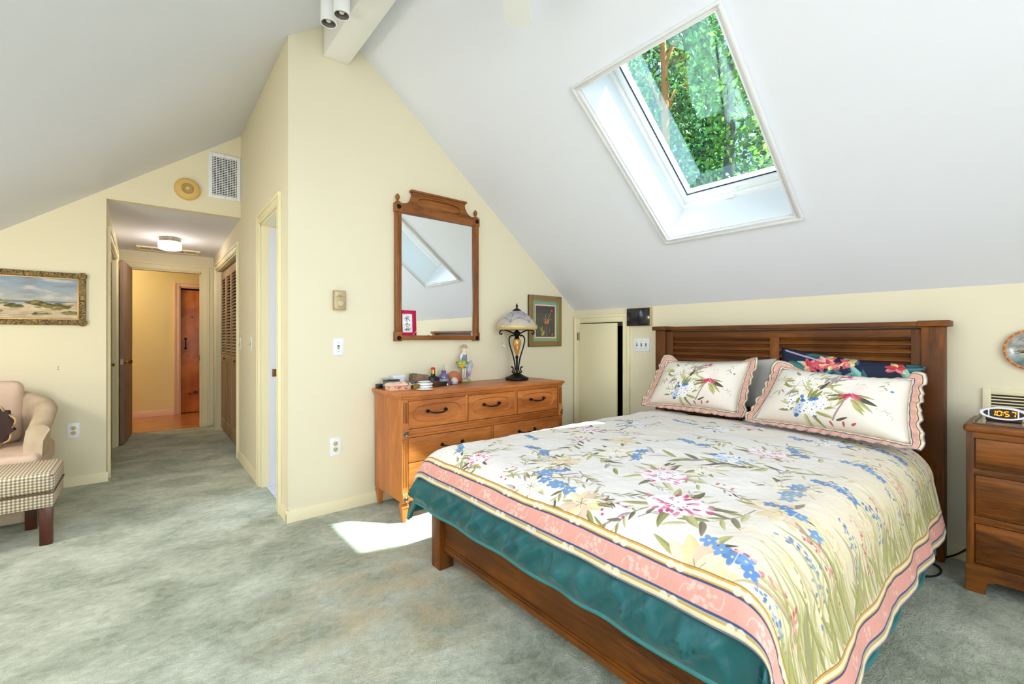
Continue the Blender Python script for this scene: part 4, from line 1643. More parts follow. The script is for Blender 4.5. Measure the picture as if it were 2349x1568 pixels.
def pillow(name, corners, thick, m, seed, label, fl=None, n=30, sag=0.0, group=None):
    """corners: bottom left, bottom right, top right, top left as seen from the foot of the bed"""
    bl, br, tr, tl = [Vector(c) for c in corners]
    ctr = (bl + br + tr + tl) / 4
    nrm = (br - bl).cross(tl - bl).normalized()
    if nrm.x > 0:
        nrm = -nrm

    def pos(u, v, side):
        du, dv = abs(2 * u - 1), abs(2 * v - 1)
        # edges bow in a little between the corners
        uu = u + (0.5 - u) * 0.05 * (1 - dv ** 2)
        vv = v + (0.5 - v) * 0.08 * (1 - du ** 2)
        p = bl * (1 - uu) * (1 - vv) + br * uu * (1 - vv) + tr * uu * vv + tl * (1 - uu) * vv
        f = max(0.0, (1 - du ** 2.8)) ** 0.6 * max(0.0, (1 - dv ** 2.8)) ** 0.6
        w = float(fbm(u * 5 + seed, v * 4, seed, 2)) * 0.10 * (f ** 0.5)
        w += 0.05 * math.sin(9 * (u - v) + seed) * f * (1 - f)
        return p + nrm * (thick * (f * 0.62 * (1 + w)) if side else -thick * f * 0.38) + Vector((0, 0, -sag * f))
    F = [[pos(j / n, i / n, 1) for j in range(n + 1)] for i in range(n + 1)]
    B = [[pos(j / n, i / n, 0) for j in range(n + 1)] for i in range(n + 1)]
    UV = [[(j / n, i / n) for j in range(n + 1)] for i in range(n + 1)]
    mb = MB()
    mb.grid(F, UV)
    mb.grid(B, UV, flip=True)
    bmesh.ops.remove_doubles(mb.bm, verts=mb.bm.verts[:], dist=0.0002)
    o = mb.build(name, m, at=tuple(ctr), sharp=180)
    tag(o, label, 'pillow', group)
    if fl:
        wd, mr, sides = fl
        path = []
        for j in range(n + 1):
            path.append((j / n, 0.0))
        for i in range(1, n + 1):
            path.append((1.0, i / n))
        for j in range(1, n + 1):
            path.append((1 - j / n, 1.0))
        for i in range(1, n):
            path.append((0.0, 1 - i / n))
        N = len(path)
        dense = []
        sub = 5
        for k in range(N):
            a, b = path[k], path[(k + 1) % N]
            for q in range(sub):
                dense.append((a[0] + (b[0] - a[0]) * q / sub, a[1] + (b[1] - a[1]) * q / sub))
        N = len(dense)
        arc = [0.0]
        for k in range(1, N):
            arc.append(arc[-1] + (pos(*dense[k], 1) - pos(*dense[k - 1], 1)).length)
        rows = []
        uvs = []
        for r_ in range(5):
            f = r_ / 4
            row, uv = [], []
            for k in range(N + 1):
                u, v = dense[k % N]
                p = pos(u, v, 1)
                out = (p - ctr)
                out = (out - nrm * out.dot(nrm))
                eu = (br - bl).normalized()
                ev = (tl - bl).normalized()
                # push straight out of the nearest edge, fanning at corners
                cu = max(0.0, (abs(2 * u - 1) - 0.93) / 0.07) * (1 if u > 0.5 else -1)
                cv = max(0.0, (abs(2 * v - 1) - 0.90) / 0.10) * (1 if v > 0.5 else -1)
                d = eu * cu + ev * cv
                if v > 0.98:
                    bk = max(0.0, 1 - abs(2 * u - 1) ** 8)
                    d = d * (1 - 0.7 * bk) - nrm * 0.9 * bk
                if d.length > 1e-6:
                    d.normalize()
                Lk = arc[k % N]
                wdk = wd * (1 + 0.08 * math.sin(Lk * 60 + seed))
                wave = math.sin(Lk * 115 + 0.9 * math.sin(Lk * 23 + seed)) * 0.012 * f
                q = p + d * (wdk * f) + nrm * (wave + 0.006 * f)
                zmin = 0.655
                if v < 0.02 and q.z < zmin:
                    q = Vector((q.x - 0.5 * (zmin - q.z), q.y, zmin + 0.4 * (0.012 + wave)))
                row.append(q)
                uv.append(((arc[k] if k < N else arc[-1]) * 4.0, 0.02 + 0.96 * f))
            rows.append(row)
            uvs.append(uv)
        mb = MB()
        mb.grid(rows, uvs)
        r = mb.build('ruffle', mr, o, sharp=180)
        so = r.modifiers.new('thickness', 'SOLIDIFY')
        so.thickness = 0.003
    return o


M_PIL = image_mat('floral pillow print', pillow_print(), 0.8, bump=(30, 0.3, 0.008), sheen=0.1, spec=0.2)
M_RUF = image_mat('striped ruffle', ruffle_print(), 0.8, spec=0.2)
M_NAVY = image_mat('navy tropical print', navy_print(), 0.7, bump=(30, 0.25, 0.008), spec=0.25)
M_GREY = mat('grey pillowcase', (196, 194, 188), 0.8, bump=(14, 0.4, 0.012), spec=0.2)
M_WPIL = mat('white pillowcase', (236, 234, 230), 0.8, bump=(14, 0.4, 0.012), spec=0.2)

pillow('pillow', [(3.195, 1.98, 0.69), (3.190, 1.22, 0.70), (3.226, 1.195, 1.045), (3.226, 1.93, 1.00)], 0.075, M_GREY, 3,
       'plain grey pillow behind the left floral pillow', sag=0.0)
pillow('pillow', [(3.175, 1.18, 0.68), (3.165, 0.47, 0.66), (3.205, 0.46, 1.03), (3.215, 1.165, 1.12)], 0.12, M_NAVY, 4,
       'navy pillow with teal leaves and coral flowers behind the right floral pillow', sag=0.0)
pillow('pillow', [(2.99, 2.02, 0.675), (3.02, 1.36, 0.685), (3.118, 1.32, 1.015), (3.118, 1.93, 0.995)], 0.18, M_PIL, 5,
       'floral pillow with a pink ruffle on the left side of the bed', fl=(0.058, M_RUF, None))
pillow('pillow', [(2.93, 1.22, 0.675), (2.80, 0.455, 0.675), (3.02, 0.485, 0.965), (3.05, 1.10, 0.99)], 0.19, M_PIL, 8,
       'floral pillow with a pink ruffle on the right, in front of the navy pillow', fl=(0.058, M_RUF, None))
# ------------------------------------------------------------------ dresser
W_DR = wood('honey maple dresser', (162, 88, 34), (212, 128, 62), 'x', 1.3, rough=0.38, coat=0.25, stretch=7)
W_DRZ = wood('honey maple upright', (162, 88, 34), (208, 126, 60), 'z', 1.3, rough=0.38, coat=0.25, stretch=7)
W_MIR = wood('reddish mirror wood', (110, 62, 20), (166, 102, 44), 'x', 1.6, rough=0.4, coat=0.2, stretch=8)
W_MIRZ = wood('reddish mirror wood upright', (110, 62, 20), (166, 102, 44), 'z', 1.6, rough=0.4, coat=0.2, stretch=8)
M_PEWTER = mat('antique pewter', (120, 112, 100), 0.35, metal=0.9)
M_PULL = mat('dark bronze pull', (44, 36, 30), 0.4, metal=0.7)


def superell(a, rx, rz, e=3.0):
    ca, sa = math.cos(a), math.sin(a)
    r = (abs(ca / rx) ** e + abs(sa / rz) ** e) ** (-1 / e)
    return r * ca, r * sa


def holed_plate(mb, outer, c, rx, rz, yf, yb, yrec, e=3.0, lip=0.006):
    """plate in the xz plane facing -y, with a dished oval recess; outer is star-shaped about c"""
    cx, cz = c
    angs = [2 * PI * k / 72 for k in range(72)]
    angs += [math.atan2(p[1] - cz, p[0] - cx) % (2 * PI) for p in outer]
    angs = sorted(set(round(a, 5) for a in angs))

    def hit(a):
        d = (math.cos(a), math.sin(a))
        best = 1e9
        for (x0, z0), (x1, z1) in zip(outer, outer[1:] + outer[:1]):
            ex, ez = x1 - x0, z1 - z0
            den = d[0] * ez - d[1] * ex
            if abs(den) < 1e-12:
                continue
            t = ((x0 - cx) * ez - (z0 - cz) * ex) / den
            u = ((x0 - cx) * d[1] - (z0 - cz) * d[0]) / den
            if t > 0 and -1e-6 <= u <= 1 + 1e-6:
                best = min(best, t)
        return cx + d[0] * best, cz + d[1] * best
    bm = mb.bm
    R = []
    for a in angs:
        ox, oz = hit(a)
        ix, iz = superell(a, rx, rz, e)
        jx, jz = superell(a, rx - lip, rz - lip, e)
        R.append([bm.verts.new(p) for p in ((ox, yb, oz), (ox, yf, oz), (cx + ix, yf, cz + iz), (cx + jx, yrec, cz + jz))])
    n = len(R)
    for i in range(n):
        a, b = R[i], R[(i + 1) % n]
        for k in range(3):
            bm.faces.new((a[k], b[k], b[k + 1], a[k + 1]))
    bm.faces.new([r[3] for r in R])
    bm.faces.new([r[0] for r in R][::-1])


dr = thing('dresser', (1.98, 2.88, 0), 'honey-coloured wooden dresser with black pulls against the gable wall', 'dresser')
YF = 2.655
mb = MB()
mb.box(1.262, YF + 0.012, 0.126, 2.694, 3.10, 0.796, 0.002)
mb.build('case', W_DRZ, dr)
mb = MB()
mb.box(1.242, YF - 0.020, 0.800, 2.715, 3.108, 0.822, 0.005, 3)
mb.box(1.254, YF - 0.010, 0.786, 2.703, 3.104, 0.801, 0.004)
mb.build('top', W_DR, dr)
# fluted corner pilasters with medallions
for s, xa in ((1, 1.259), (-1, 2.697)):
    mb = MB()

    def px(a, b, z0, z1, t, bev=0.003):
        x0_, x1_ = xa + s * a, xa + s * b
        mb.box(x0_, YF + 0.02, z0, x1_, YF - t, z1, bev)
    # face profile of the upper stretch swelling out into the block
    prof = [(YF + 0.02, 0.785), (YF - 0.004, 0.785), (YF - 0.004, 0.63), (YF - 0.007, 0.61), (YF - 0.016, 0.598), (YF - 0.017, 0.545), (YF - 0.012, 0.538), (YF - 0.006, 0.530), (YF - 0.005, 0.21), (YF - 0.009, 0.19), (YF - 0.017, 0.178), (YF - 0.017, 0.128), (YF + 0.02, 0.128)]
    mb.prism(prof, 'x', xa, xa + s * 0.042, 0.0015, 1)
    pil = mb.build('pilaster', W_DRZ, dr)
    mb = MB()
    for a in (0.010, 0.021, 0.032):
        for z0, z1 in ((0.635, 0.765), (0.225, 0.515)):
            x0_ = xa + s * a
            mb.box(x0_ - 0.0018, YF - 0.0062, z0, x0_ + 0.0018, YF - 0.002, z1)
    mb.build('fluting', mat('flute shadow line', (104, 54, 20), 0.5), pil)
    for z in (0.570, 0.153):
        MB().lathe([(0.0165, 0), (0.0165, 0.003), (0.0135, 0.0055), (0.0105, 0.003), (0.0085, 0.003), (0.006, 0.006), (0, 0.0065)], (xa + s * 0.021, YF - 0.0165, z), (0, -1, 0), 24).build('medallion', M_PEWTER, pil)
mb = MB()
for z0, z1, t in ((0.576, 0.590, 0.006), (0.552, 0.576, 0.000), (0.538, 0.552, 0.005), (0.174, 0.184, 0.006), (0.146, 0.174, 0.0), (0.130, 0.146, 0.006)):
    mb.box(1.299, YF + 0.02, z0, 2.657, YF - t, z1, 0.0025)
mb.box(1.299, YF + 0.02, 0.774, 2.657, YF, 0.787, 0.002)
mb.build('moulding', W_DR, dr)


def pull(parent, x, z, w):
    mb = MB()
    for sx in (-1, 1):
        cx = x + sx * w / 2
        mb.prism([(cx - 0.017, z), (cx - 0.006, z + 0.012), (cx + 0.006, z + 0.012), (cx + 0.017, z), (cx + 0.006, z - 0.012), (cx - 0.006, z - 0.012)], 'y', YF - 0.0015, YF - 0.006, 0.002, 1)
        mb.cyl((cx, YF - 0.005, z), (cx, YF - 0.017, z), 0.006, 10)
        mb.ball((cx, YF - 0.018, z), 0.0075, n=10, m=6)
    pts = []
    for k in range(13):
        f = k / 12
        sg = abs(2 * f - 1)
        pts.append((x + (f - 0.5) * w, YF - 0.019 - 0.010 * (1 - sg ** 4), z - 0.013 * (1 - sg ** 3)))
    mb.tube(pts, [0.0042 + 0.0018 * (1 - abs(2 * k / 12 - 1)) for k in range(13)], 9)
    mb.build('pull', M_PULL, parent)


def drawer(x0, x1, z0, z1, oval=None, pulls=()):
    mb = MB()
    if oval:
        c = ((x0 + x1) / 2, (z0 + z1) / 2)
        holed_plate(mb, [(x0, z0), (x1, z0), (x1, z1), (x0, z1)], c, oval[0], oval[1], YF - 0.004, YF + 0.012, YF + 0.009, 2.9, 0.009)
    else:
        mb.box(x0, YF + 0.012, z0, x1, YF - 0.004, z1, 0.003)
    d = mb.build('drawer', W_DR, dr, sharp=30)
    for x in pulls:
        pull(d, x, (z0 + z1) / 2 + (0.012 if oval else 0.004), 0.135 if oval else 0.16)


drawer(1.304, 1.735, 0.597, 0.770, (0.183, 0.062), (1.512,))
drawer(1.764, 2.182, 0.597, 0.770, (0.178, 0.062), (1.968,))
drawer(2.216, 2.642, 0.597, 0.770, (0.178, 0.062), (2.42,))
for x0, x1 in ((1.735, 1.764), (2.182, 2.216)):
    MB().box(x0 + 0.003, YF + 0.012, 0.592, x1 - 0.003, YF - 0.001, 0.775, 0.002).build('divider', W_DRZ, dr)
drawer(1.304, 1.960, 0.376, 0.535, None, (1.632,))
drawer(1.986, 2.652, 0.376, 0.535, None, (2.31,))
MB().box(1.963, YF + 0.012, 0.19, 1.983, YF - 0.001, 0.537, 0.002).build('divider', W_DRZ, dr)
drawer(1.304, 1.960, 0.190, 0.372, None, (1.632,))
drawer(1.986, 2.652, 0.190, 0.372, None, (2.31,))
for x, y in ((1.281, 2.672), (2.675, 2.672), (1.292, 3.082), (2.665, 3.082)):
    mb = MB()
    mb.hexa([(x - 0.024, y - 0.024, 0.108), (x + 0.024, y - 0.024, 0.108), (x + 0.024, y + 0.024, 0.108), (x - 0.024, y + 0.024, 0.108),
             (x - 0.018, y - 0.018, 0.128), (x + 0.018, y - 0.018, 0.128), (x + 0.018, y + 0.018, 0.128), (x - 0.018, y + 0.018, 0.128)], 0.002)
    mb.box(x - 0.024, y - 0.024, 0.090, x + 0.024, y + 0.024, 0.108, 0.003)
    mb.hexa([(x - 0.012, y - 0.012, 0.0), (x + 0.012, y - 0.012, 0.0), (x + 0.012, y + 0.012, 0.0), (x - 0.012, y + 0.012, 0.0),
             (x - 0.021, y - 0.021, 0.091), (x + 0.021, y - 0.021, 0.091), (x + 0.021, y + 0.021, 0.091), (x - 0.021, y + 0.021, 0.091)], 0.002)
    mb.build('leg', W_DRZ, dr)

# ------------------------------------------------------------------ mirror
mi = thing('mirror', (1.79, 3.125, 1.155), 'tall wall mirror in a carved reddish wood frame above the dresser', 'mirror')
yb, yf = 3.127, 3.092
glass, nt, b = new_mat('mirror glass')
b.inputs['Base Color'].default_value = (0.93, 0.95, 0.95, 1)
b.inputs['Metallic'].default_value = 1.0
b.inputs['Roughness'].default_value = 0.008
MB().box(1.455, 3.112, 1.19, 2.118, 3.118, 2.125).build('glass', glass, mi)
for x0, x1, s in ((1.413, 1.470, 1), (2.108, 2.165, -1)):
    mb = MB()
    mb.box(x0 + 0.006, yb, 1.225, x1 - 0.004, yf, 2.11, 0.004)
    mb.box(x0, yb, 1.155, x1, yf - 0.006, 1.226, 0.004)
    mb.box(x0, yb, 2.108, x1, yf - 0.006, 2.178, 0.004)
    mb.box(x0 + 0.012, yb, 2.17, x1 - 0.012, yf, 2.19, 0.006)
    for k in range(3):
        xx = x0 + 0.015 + k * 0.0135
        mb.tube([(xx, yf, 1.255), (xx, yf, 2.085)], 0.0042, 8)
    po_ = mb.build('post', W_MIRZ, mi)
    cx = (x0 + x1) / 2
    for z in (1.178, 2.146):
        MB().lathe([(0.0175, 0), (0.0175, 0.003), (0.014, 0.006), (0.011, 0.003), (0.008, 0.003), (0.006, 0.006), (0, 0.007)], (cx, yf - 0.006, z), (0, -1, 0), 22).build('medallion', M_PULL, po_)
    MB().lathe([(0.012, 0), (0.009, 0.006), (0.006, 0.012), (0.011, 0.018), (0.016, 0.030), (0.0155, 0.042), (0.010, 0.053), (0.004, 0.060), (0, 0.062)], (cx, (yb + yf) / 2, 2.186), (0, 0, 1), 16).build('finial', W_MIRZ, po_)
MB().box(1.468, yb, 1.163, 2.110, yf, 1.198, 0.005).build('bottom_rail', W_MIR, mi)
crest = [(1.468, 2.108), (2.110, 2.108), (2.110, 2.172)]
for k in range(9):
    a = PI / 2 * k / 8
    crest.append((2.020 + 0.078 * (1 - math.sin(a)), 2.274 - 0.096 * math.cos(a)))
for k in range(9):
    a = PI / 2 * (1 - k / 8)
    crest.append((1.558 - 0.078 * (1 - math.sin(a)), 2.274 - 0.096 * math.cos(a)))
crest.append((1.468, 2.172))
mb = MB()
holed_plate(mb, crest, (1.789, 2.206), 0.19, 0.042, yf + 0.002, yb, yf + 0.020, 3.4, 0.004)
cr = mb.build('crest', W_MIR, mi, sharp=30)
mb = MB()
mb.box(1.552, yb, 2.262, 2.026, yf - 0.004, 2.276, 0.004)
mb.box(1.540, yb, 2.276, 2.038, yf - 0.012, 2.292, 0.005)
mb.build('cap', W_MIR, cr)


# red card tucked in the corner of the mirror
def card_print():
    W, H = 360, 570
    P = Paint(W, H, (216, 32, 82))
    P.rect(20, 60, 262, 480, (150, 150, 160), 0.35)
    P.rect(14, 66, 258, 486, (246, 247, 250))
    ink = (22, 30, 34)

    def S(pts, w):
        P.stroke(pts, w, ink, 1.0)
    ox, oy = 20, 0
    # first character
    S([(128, 448), (126, 380), (124, 300)], 13)
    S([(82, 418), (102, 398)], 12)
    S([(166, 432), (150, 404)], 12)
    S([(66, 372), (124, 384), (196, 398)], 10)
    S([(120, 376), (96, 344), (78, 326)], 9)
    S([(150, 372), (176, 350), (202, 326)], 14)
    # second character
    S([(100, 264), (124, 276), (150, 276)], 13)
    S([(72, 222), (84, 236), (90, 246)], 11)
    S([(90, 246), (150, 256), (204, 240)], 9)
    S([(204, 240), (196, 226)], 11)
    S([(130, 270), (127, 180)], 11)
    for q in ((100, 222), (104, 200), (160, 226), (164, 202)):
        S([q, (q[0] + 14, q[1] - 8)], 9)
    S([(96, 158), (140, 164), (170, 168)], 10)
    S([(66, 124), (120, 134), (210, 152)], 12)
    S([(126, 150), (104, 112)], 10)
    S([(100, 108), (146, 116), (164, 120)], 11)
    S([(160, 136), (178, 112)], 12)
    P.stroke([(46, 464), (84, 468), (118, 462)], 7, (90, 160, 180), 0.8)
    P.ell(206, 458, 14, 18, (240, 190, 170), al=0.7)
    P.ell(54, 168, 14, 18, (240, 190, 190), al=0.7)
    S([(36, 250), (48, 258)], 6)
    P.poly([(250, 0), (282, 0), (360, 86), (360, 120)], (236, 130, 200))
    P.poly([(262, 0), (272, 0), (360, 96), (360, 108)], (246, 190, 180))
    P.poly([(290, 0), (360, 0), (360, 72)], (170, 20, 56))
    return P.a


M_CARD = image_mat('red calligraphy card', card_print(), 0.55)
mb = MB()
mb.grid([[(1.472, 3.098, 1.1985), (1.589, 3.098, 1.1985)], [(1.472, 3.1085, 1.386), (1.589, 3.1085, 1.386)]], [[(0, 0), (1, 0)], [(0, 1), (1, 1)]])
cd = mb.build('greeting_card', M_CARD, at=(1.53, 3.103, 1.2))
so = cd.modifiers.new('thickness', 'SOLIDIFY')
so.thickness = 0.001
tag(cd, 'red card with black brush characters tucked into the lower left of the mirror', 'card')


# ------------------------------------------------------------------ table lamp
def shade_print():
    W, H = 512, 200
    P = Paint(W, H, (222, 200, 146))
    yy, xx = np.mgrid[0:H, 0:W].astype(np.float32)
    a1 = np.array((214, 188, 124), np.float32) / 255
    a2 = np.array((196, 184, 168), np.float32) / 255
    a3 = np.array((152, 148, 168), np.float32) / 255
    v = yy / H + 0.03 * np.sin(xx / W * 2 * PI * 6)
    t = np.clip((v - 0.25) / 0.2, 0, 1)[..., None]
    u = np.clip((v - 0.55) / 0.25, 0, 1)[..., None]
    P.a = (a1 * (1 - t) + a2 * t) * (1 - u) + a3 * u
    for k in range(6):
        x0 = W * (k + 0.5) / 6
        for q, d in ((0.60, 1), (0.80, 1)):
            P.stroke([(x0 - 42, H * q + 6), (x0 - 20, H * q - 2), (x0, H * q - 20)], 9, (110, 120, 158), 0.55, True)
            P.stroke([(x0 + 42, H * q + 6), (x0 + 20, H * q - 2), (x0, H * q - 20)], 9, (110, 120, 158), 0.55, True)
            P.ell(x0, H * q - 14, 5, 14, (90, 116, 150), al=0.6, soft=4)
    return P.a


LX, LY, LZ = 2.447, 2.94, 0.822
lp = thing('table_lamp', (LX, LY, LZ), 'black scrolled table lamp with an iridescent glass shade on the dresser', 'lamp')
MB().lathe([(0.098, 0.004), (0.100, 0.012), (0.097, 0.022), (0.070, 0.032), (0.045, 0.046), (0.028, 0.056), (0.014, 0.062), (0.0, 0.064)], (LX, LY, LZ), (0, 0, 1), 40).build('base', M_IRON, lp)
mb = MB()
mb.cyl((LX, LY, LZ + 0.05), (LX, LY, LZ + 0.205), 0.009, 12)
mb.lathe([(0.010, 0.18), (0.014, 0.19), (0.012, 0.2), (0.010, 0.206)], (LX, LY, LZ))
mb.build('stem', M_IRON, lp)
mb = MB()
mb.lathe([(0.014, 0.345), (0.024, 0.352), (0.016, 0.362), (0.020, 0.372), (0.030, 0.384), (0.032, 0.398), (0.022, 0.410), (0.013, 0.414), (0.013, 0.44)], (LX, LY, LZ))
mb.build('socket', M_IRON, lp)
amber, nt, b = new_mat('iridescent amber glass')
b.inputs['Base Color'].default_value = lin((206, 150, 70))
b.inputs['Roughness'].default_value = 0.08
b.inputs['Coat Weight'].default_value = 1.0
b.inputs['Metallic'].default_value = 0.35
b.inputs['Thin Film Thickness'].default_value = 420
MB().lathe([(0.008, 0.206), (0.014, 0.222), (0.026, 0.262), (0.035, 0.30), (0.036, 0.325), (0.030, 0.343), (0.020, 0.35)], (LX, LY, LZ), (0, 0, 1), 28).build('glass_body', amber, lp)
# seen by the eye the scrolls spread left and right, with a third behind
for k, a in enumerate((math.radians(-38), math.radians(142), math.radians(52))):
    d = Vector((math.cos(a), math.sin(a), 0))

    def Q(r, z):
        return Vector((LX, LY, LZ)) + d * r + Vector((0, 0, z))
    low = [(0.050, 0.108), (0.040, 0.112), (0.030, 0.098), (0.031, 0.080), (0.042, 0.068), (0.030, 0.058), (0.014, 0.075), (0.016, 0.13), (0.030, 0.20), (0.052, 0.27), (0.066, 0.32), (0.066, 0.355), (0.052, 0.375), (0.036, 0.378), (0.026, 0.372)]
    pts = [Q(*p) for p in low]
    # smooth the polyline
    for _ in range(2):
        np_ = [pts[0]]
        for p, q in zip(pts, pts[1:]):
            np_ += [p * 0.75 + q * 0.25, p * 0.25 + q * 0.75]
        pts = np_ + [pts[-1]]
    MB().tube(pts, 0.0062, 8).build('scroll', M_IRON, lp, sharp=180)
    up = [(0.016, 0.385), (0.05, 0.408), (0.09, 0.423), (0.128, 0.424), (0.145, 0.412), (0.147, 0.394), (0.136, 0.386), (0.127, 0.392), (0.129, 0.400)]
    pts = [Q(*p) for p in up]
    for _ in range(2):
        np_ = [pts[0]]
        for p, q in zip(pts, pts[1:]):
            np_ += [p * 0.75 + q * 0.25, p * 0.25 + q * 0.75]
        pts = np_ + [pts[-1]]
    MB().tube(pts, 0.006, 8).build('shade_arm', M_IRON, lp, sharp=180)
prof = [(0.162, 0.424), (0.172, 0.432), (0.178, 0.444), (0.176, 0.458), (0.160, 0.486), (0.130, 0.522), (0.090, 0.556), (0.055, 0.578), (0.032, 0.588)]
rows, uvs = [], []
pp = []
for i in range(len(prof) - 1):
    for q in range(4):
        f = q / 4
        pp.append((prof[i][0] * (1 - f) + prof[i + 1][0] * f, prof[i][1] * (1 - f) + prof[i + 1][1] * f))
pp.append(prof[-1])
for i, (r, z) in enumerate(pp):
    rows.append([(LX + r * math.cos(2 * PI * k / 48), LY + r * math.sin(2 * PI * k / 48), LZ + z) for k in range(49)])
    uvs.append([(k / 48, i / (len(pp) - 1)) for k in range(49)])
M_SHADE = image_mat('iridescent shade', shade_print(), 0.22, coat=0.6, spec=0.5)
sh = MB().grid(rows, uvs).build('lamp_shade', M_SHADE, lp, sharp=180)
so = sh.modifiers.new('thickness', 'SOLIDIFY')
so.thickness = 0.003
MB().lathe([(0.040, 0.582), (0.036, 0.592), (0.020, 0.604), (0.008, 0.609), (0.005, 0.614), (0.009, 0.622), (0.010, 0.630), (0.005, 0.641), (0.002, 0.652), (0, 0.653)], (LX, LY, LZ), (0, 0, 1), 20).build('finial', M_IRON, lp)

M_GLASS, nt, b = new_mat('clear glass')
b.inputs['Base Color'].default_value = (1, 1, 1, 1)
b.inputs['Roughness'].default_value = 0.02
b.inputs['Transmission Weight'].default_value = 0.9
b.inputs['IOR'].default_value = 1.45
bx_, by_ = 2.300, 2.94
bl_ = thing('glass_ball', (bx_, by_, 1.112), 'clear glass ball pull hanging under the left edge of the lamp shade', 'ornament')
MB().ball((bx_, by_, 1.112), 0.0165, n=24, m=14).build('ball', M_GLASS, bl_)
MB().cyl((bx_, by_, 1.128), (bx_ + 0.012, by_ + 0.005, 1.262), 0.0008, 6).build('cord', mat('clear line', (210, 206, 196), 0.4), bl_)
MB().lathe([(0.004, 0), (0.004, 0.010), (0, 0.011)], (bx_, by_, 1.127)).build('cap', M_STEEL, bl_)

# ------------------------------------------------------------------ things on the dresser
DZ = 0.8222
M_BLK = mat('black lacquer', (26, 25, 26), 0.35)
o = MB().box(1.262, 3.045, DZ, 1.306, 3.088, DZ + 0.030, 0.002).build('jewellery_box', M_BLK, at=(1.284, 3.066, DZ))
tag(o, 'small black box at the far left end of the dresser top', 'box')
o = thing('keepsake_box', (1.35, 3.02, DZ), 'grey box with a blue wave panel behind the floral porcelain box', 'box')
MB().box(1.296, 2.995, DZ, 1.405, 3.042, DZ + 0.055, 0.002).build('body', mat('grey slate box', (96, 100, 108), 0.5), o)
MB().box(1.32, 2.9938, DZ + 0.012, 1.402, 2.9955, DZ + 0.046).build('panel', mat('blue wave panel', (24, 92, 160), 0.3, var=(60, (16, 60, 120))), o)
MB().box(1.294, 2.993, DZ + 0.055, 1.407, 3.044, DZ + 0.061, 0.002).build('lid', M_BLK, o)
o = thing('plastic_tub', (1.292, 3.088, DZ), 'cream plastic tub with a grey lid behind the black box', 'tub')
MB().lathe([(0.026, 0), (0.029, 0.06)], (1.335, 3.077, DZ), (0, 0, 1), 24).build('body', mat('cream plastic', (226, 222, 204), 0.5), o)
MB().lathe([(0.031, 0), (0.031, 0.008), (0.0, 0.009)], (1.335, 3.077, DZ + 0.058), (0, 0, 1), 24).build('lid', mat('grey lid', (176, 180, 182), 0.4), o)
mb = MB()
mb.box(1.385, 3.052, DZ, 1.468, 3.098, DZ + 0.066, 0.003)
wb = mb.build('gift_box', mat('white card', (232, 234, 238), 0.6), at=(1.43, 3.075, DZ))
tag(wb, 'white cardboard box at the back, behind the grey and blue box', 'box')
MB().box(1.382, 3.049, DZ + 0.066, 1.471, 3.101, DZ + 0.084, 0.003).build('lid', mat('white card lid', (238, 240, 244), 0.6), wb)


def porcelain_print():
    rng = np.random.default_rng(3)
    P = Paint(512, 256, (238, 186, 158))
    for k in range(26):
        x, y = rng.uniform(0, 512), rng.uniform(0, 256)
        c = [(250, 246, 236), (224, 110, 70), (60, 90, 130), (70, 110, 90), (240, 214, 150), (246, 200, 180)][rng.integers(6)]
        if rng.random() < 0.6:
            floret(P, x, y, rng.uniform(18, 40), c, rng)
        else:
            P.leaf(x, y, rng.uniform(0, 6), 60, 22, c)
    return P.a


M_PORC = image_mat('painted porcelain', porcelain_print(), 0.2, coat=0.5)


def uvbox(mb, x0, y0, z0, x1, y1, z1, flare=0.0, n=10):
    """box-like rounded form with uv, sides flare outwards"""
    rows, uvs = [], []
    for i in range(n + 1):
        f = i / n
        row, uv = [], []
        for k in range(41):
            a = 2 * PI * k / 40
            ex, ey = superell(a, (x1 - x0) / 2 * (1 + flare * f), (y1 - y0) / 2 * (1 + flare * f), 6)
            row.append(((x0 + x1) / 2 + ex, (y0 + y1) / 2 + ey, z0 + (z1 - z0) * f))
            uv.append((k / 40 * 2, f))
        rows.append(row)
        uvs.append(uv)
    mb.grid(rows, uvs)


o = thing('trinket_box', (1.355, 2.91, DZ), 'porcelain box painted with flowers at the front left of the dresser', 'trinket box')
mb = MB()
uvbox(mb, 1.272, 2.862, DZ, 1.432, 2.958, DZ + 0.030, 0.06)
mb.build('base', M_PORC, o)
MB().box(1.262, 2.853, DZ + 0.029, 1.442, 2.967, DZ + 0.034, 0.002).build('rim', mat('gilt rim', (214, 206, 190), 0.25, metal=0.4), o)
mb = MB()
rows, uvs = [], []
for i in range(7):
    f = i / 6
    s_ = 1 - 0.5 * f ** 2
    row, uv = [], []
    for k in range(41):
        ex, ey = superell(2 * PI * k / 40, 0.086 * s_, 0.053 * s_, 6)
        row.append((1.352 + ex, 2.91 + ey, DZ + 0.033 + 0.018 * math.sin(f * PI / 2)))
        uv.append((0.5 + ex * 4, 0.5 + ey * 6))
    rows.append(row)
    uvs.append(uv)
rows.append([(1.352, 2.91, DZ + 0.0515)] * 41)
uvs.append([(0.5, 0.5)] * 41)
mb.grid(rows, uvs)
mb.build('lid', M_PORC, o, sharp=180)

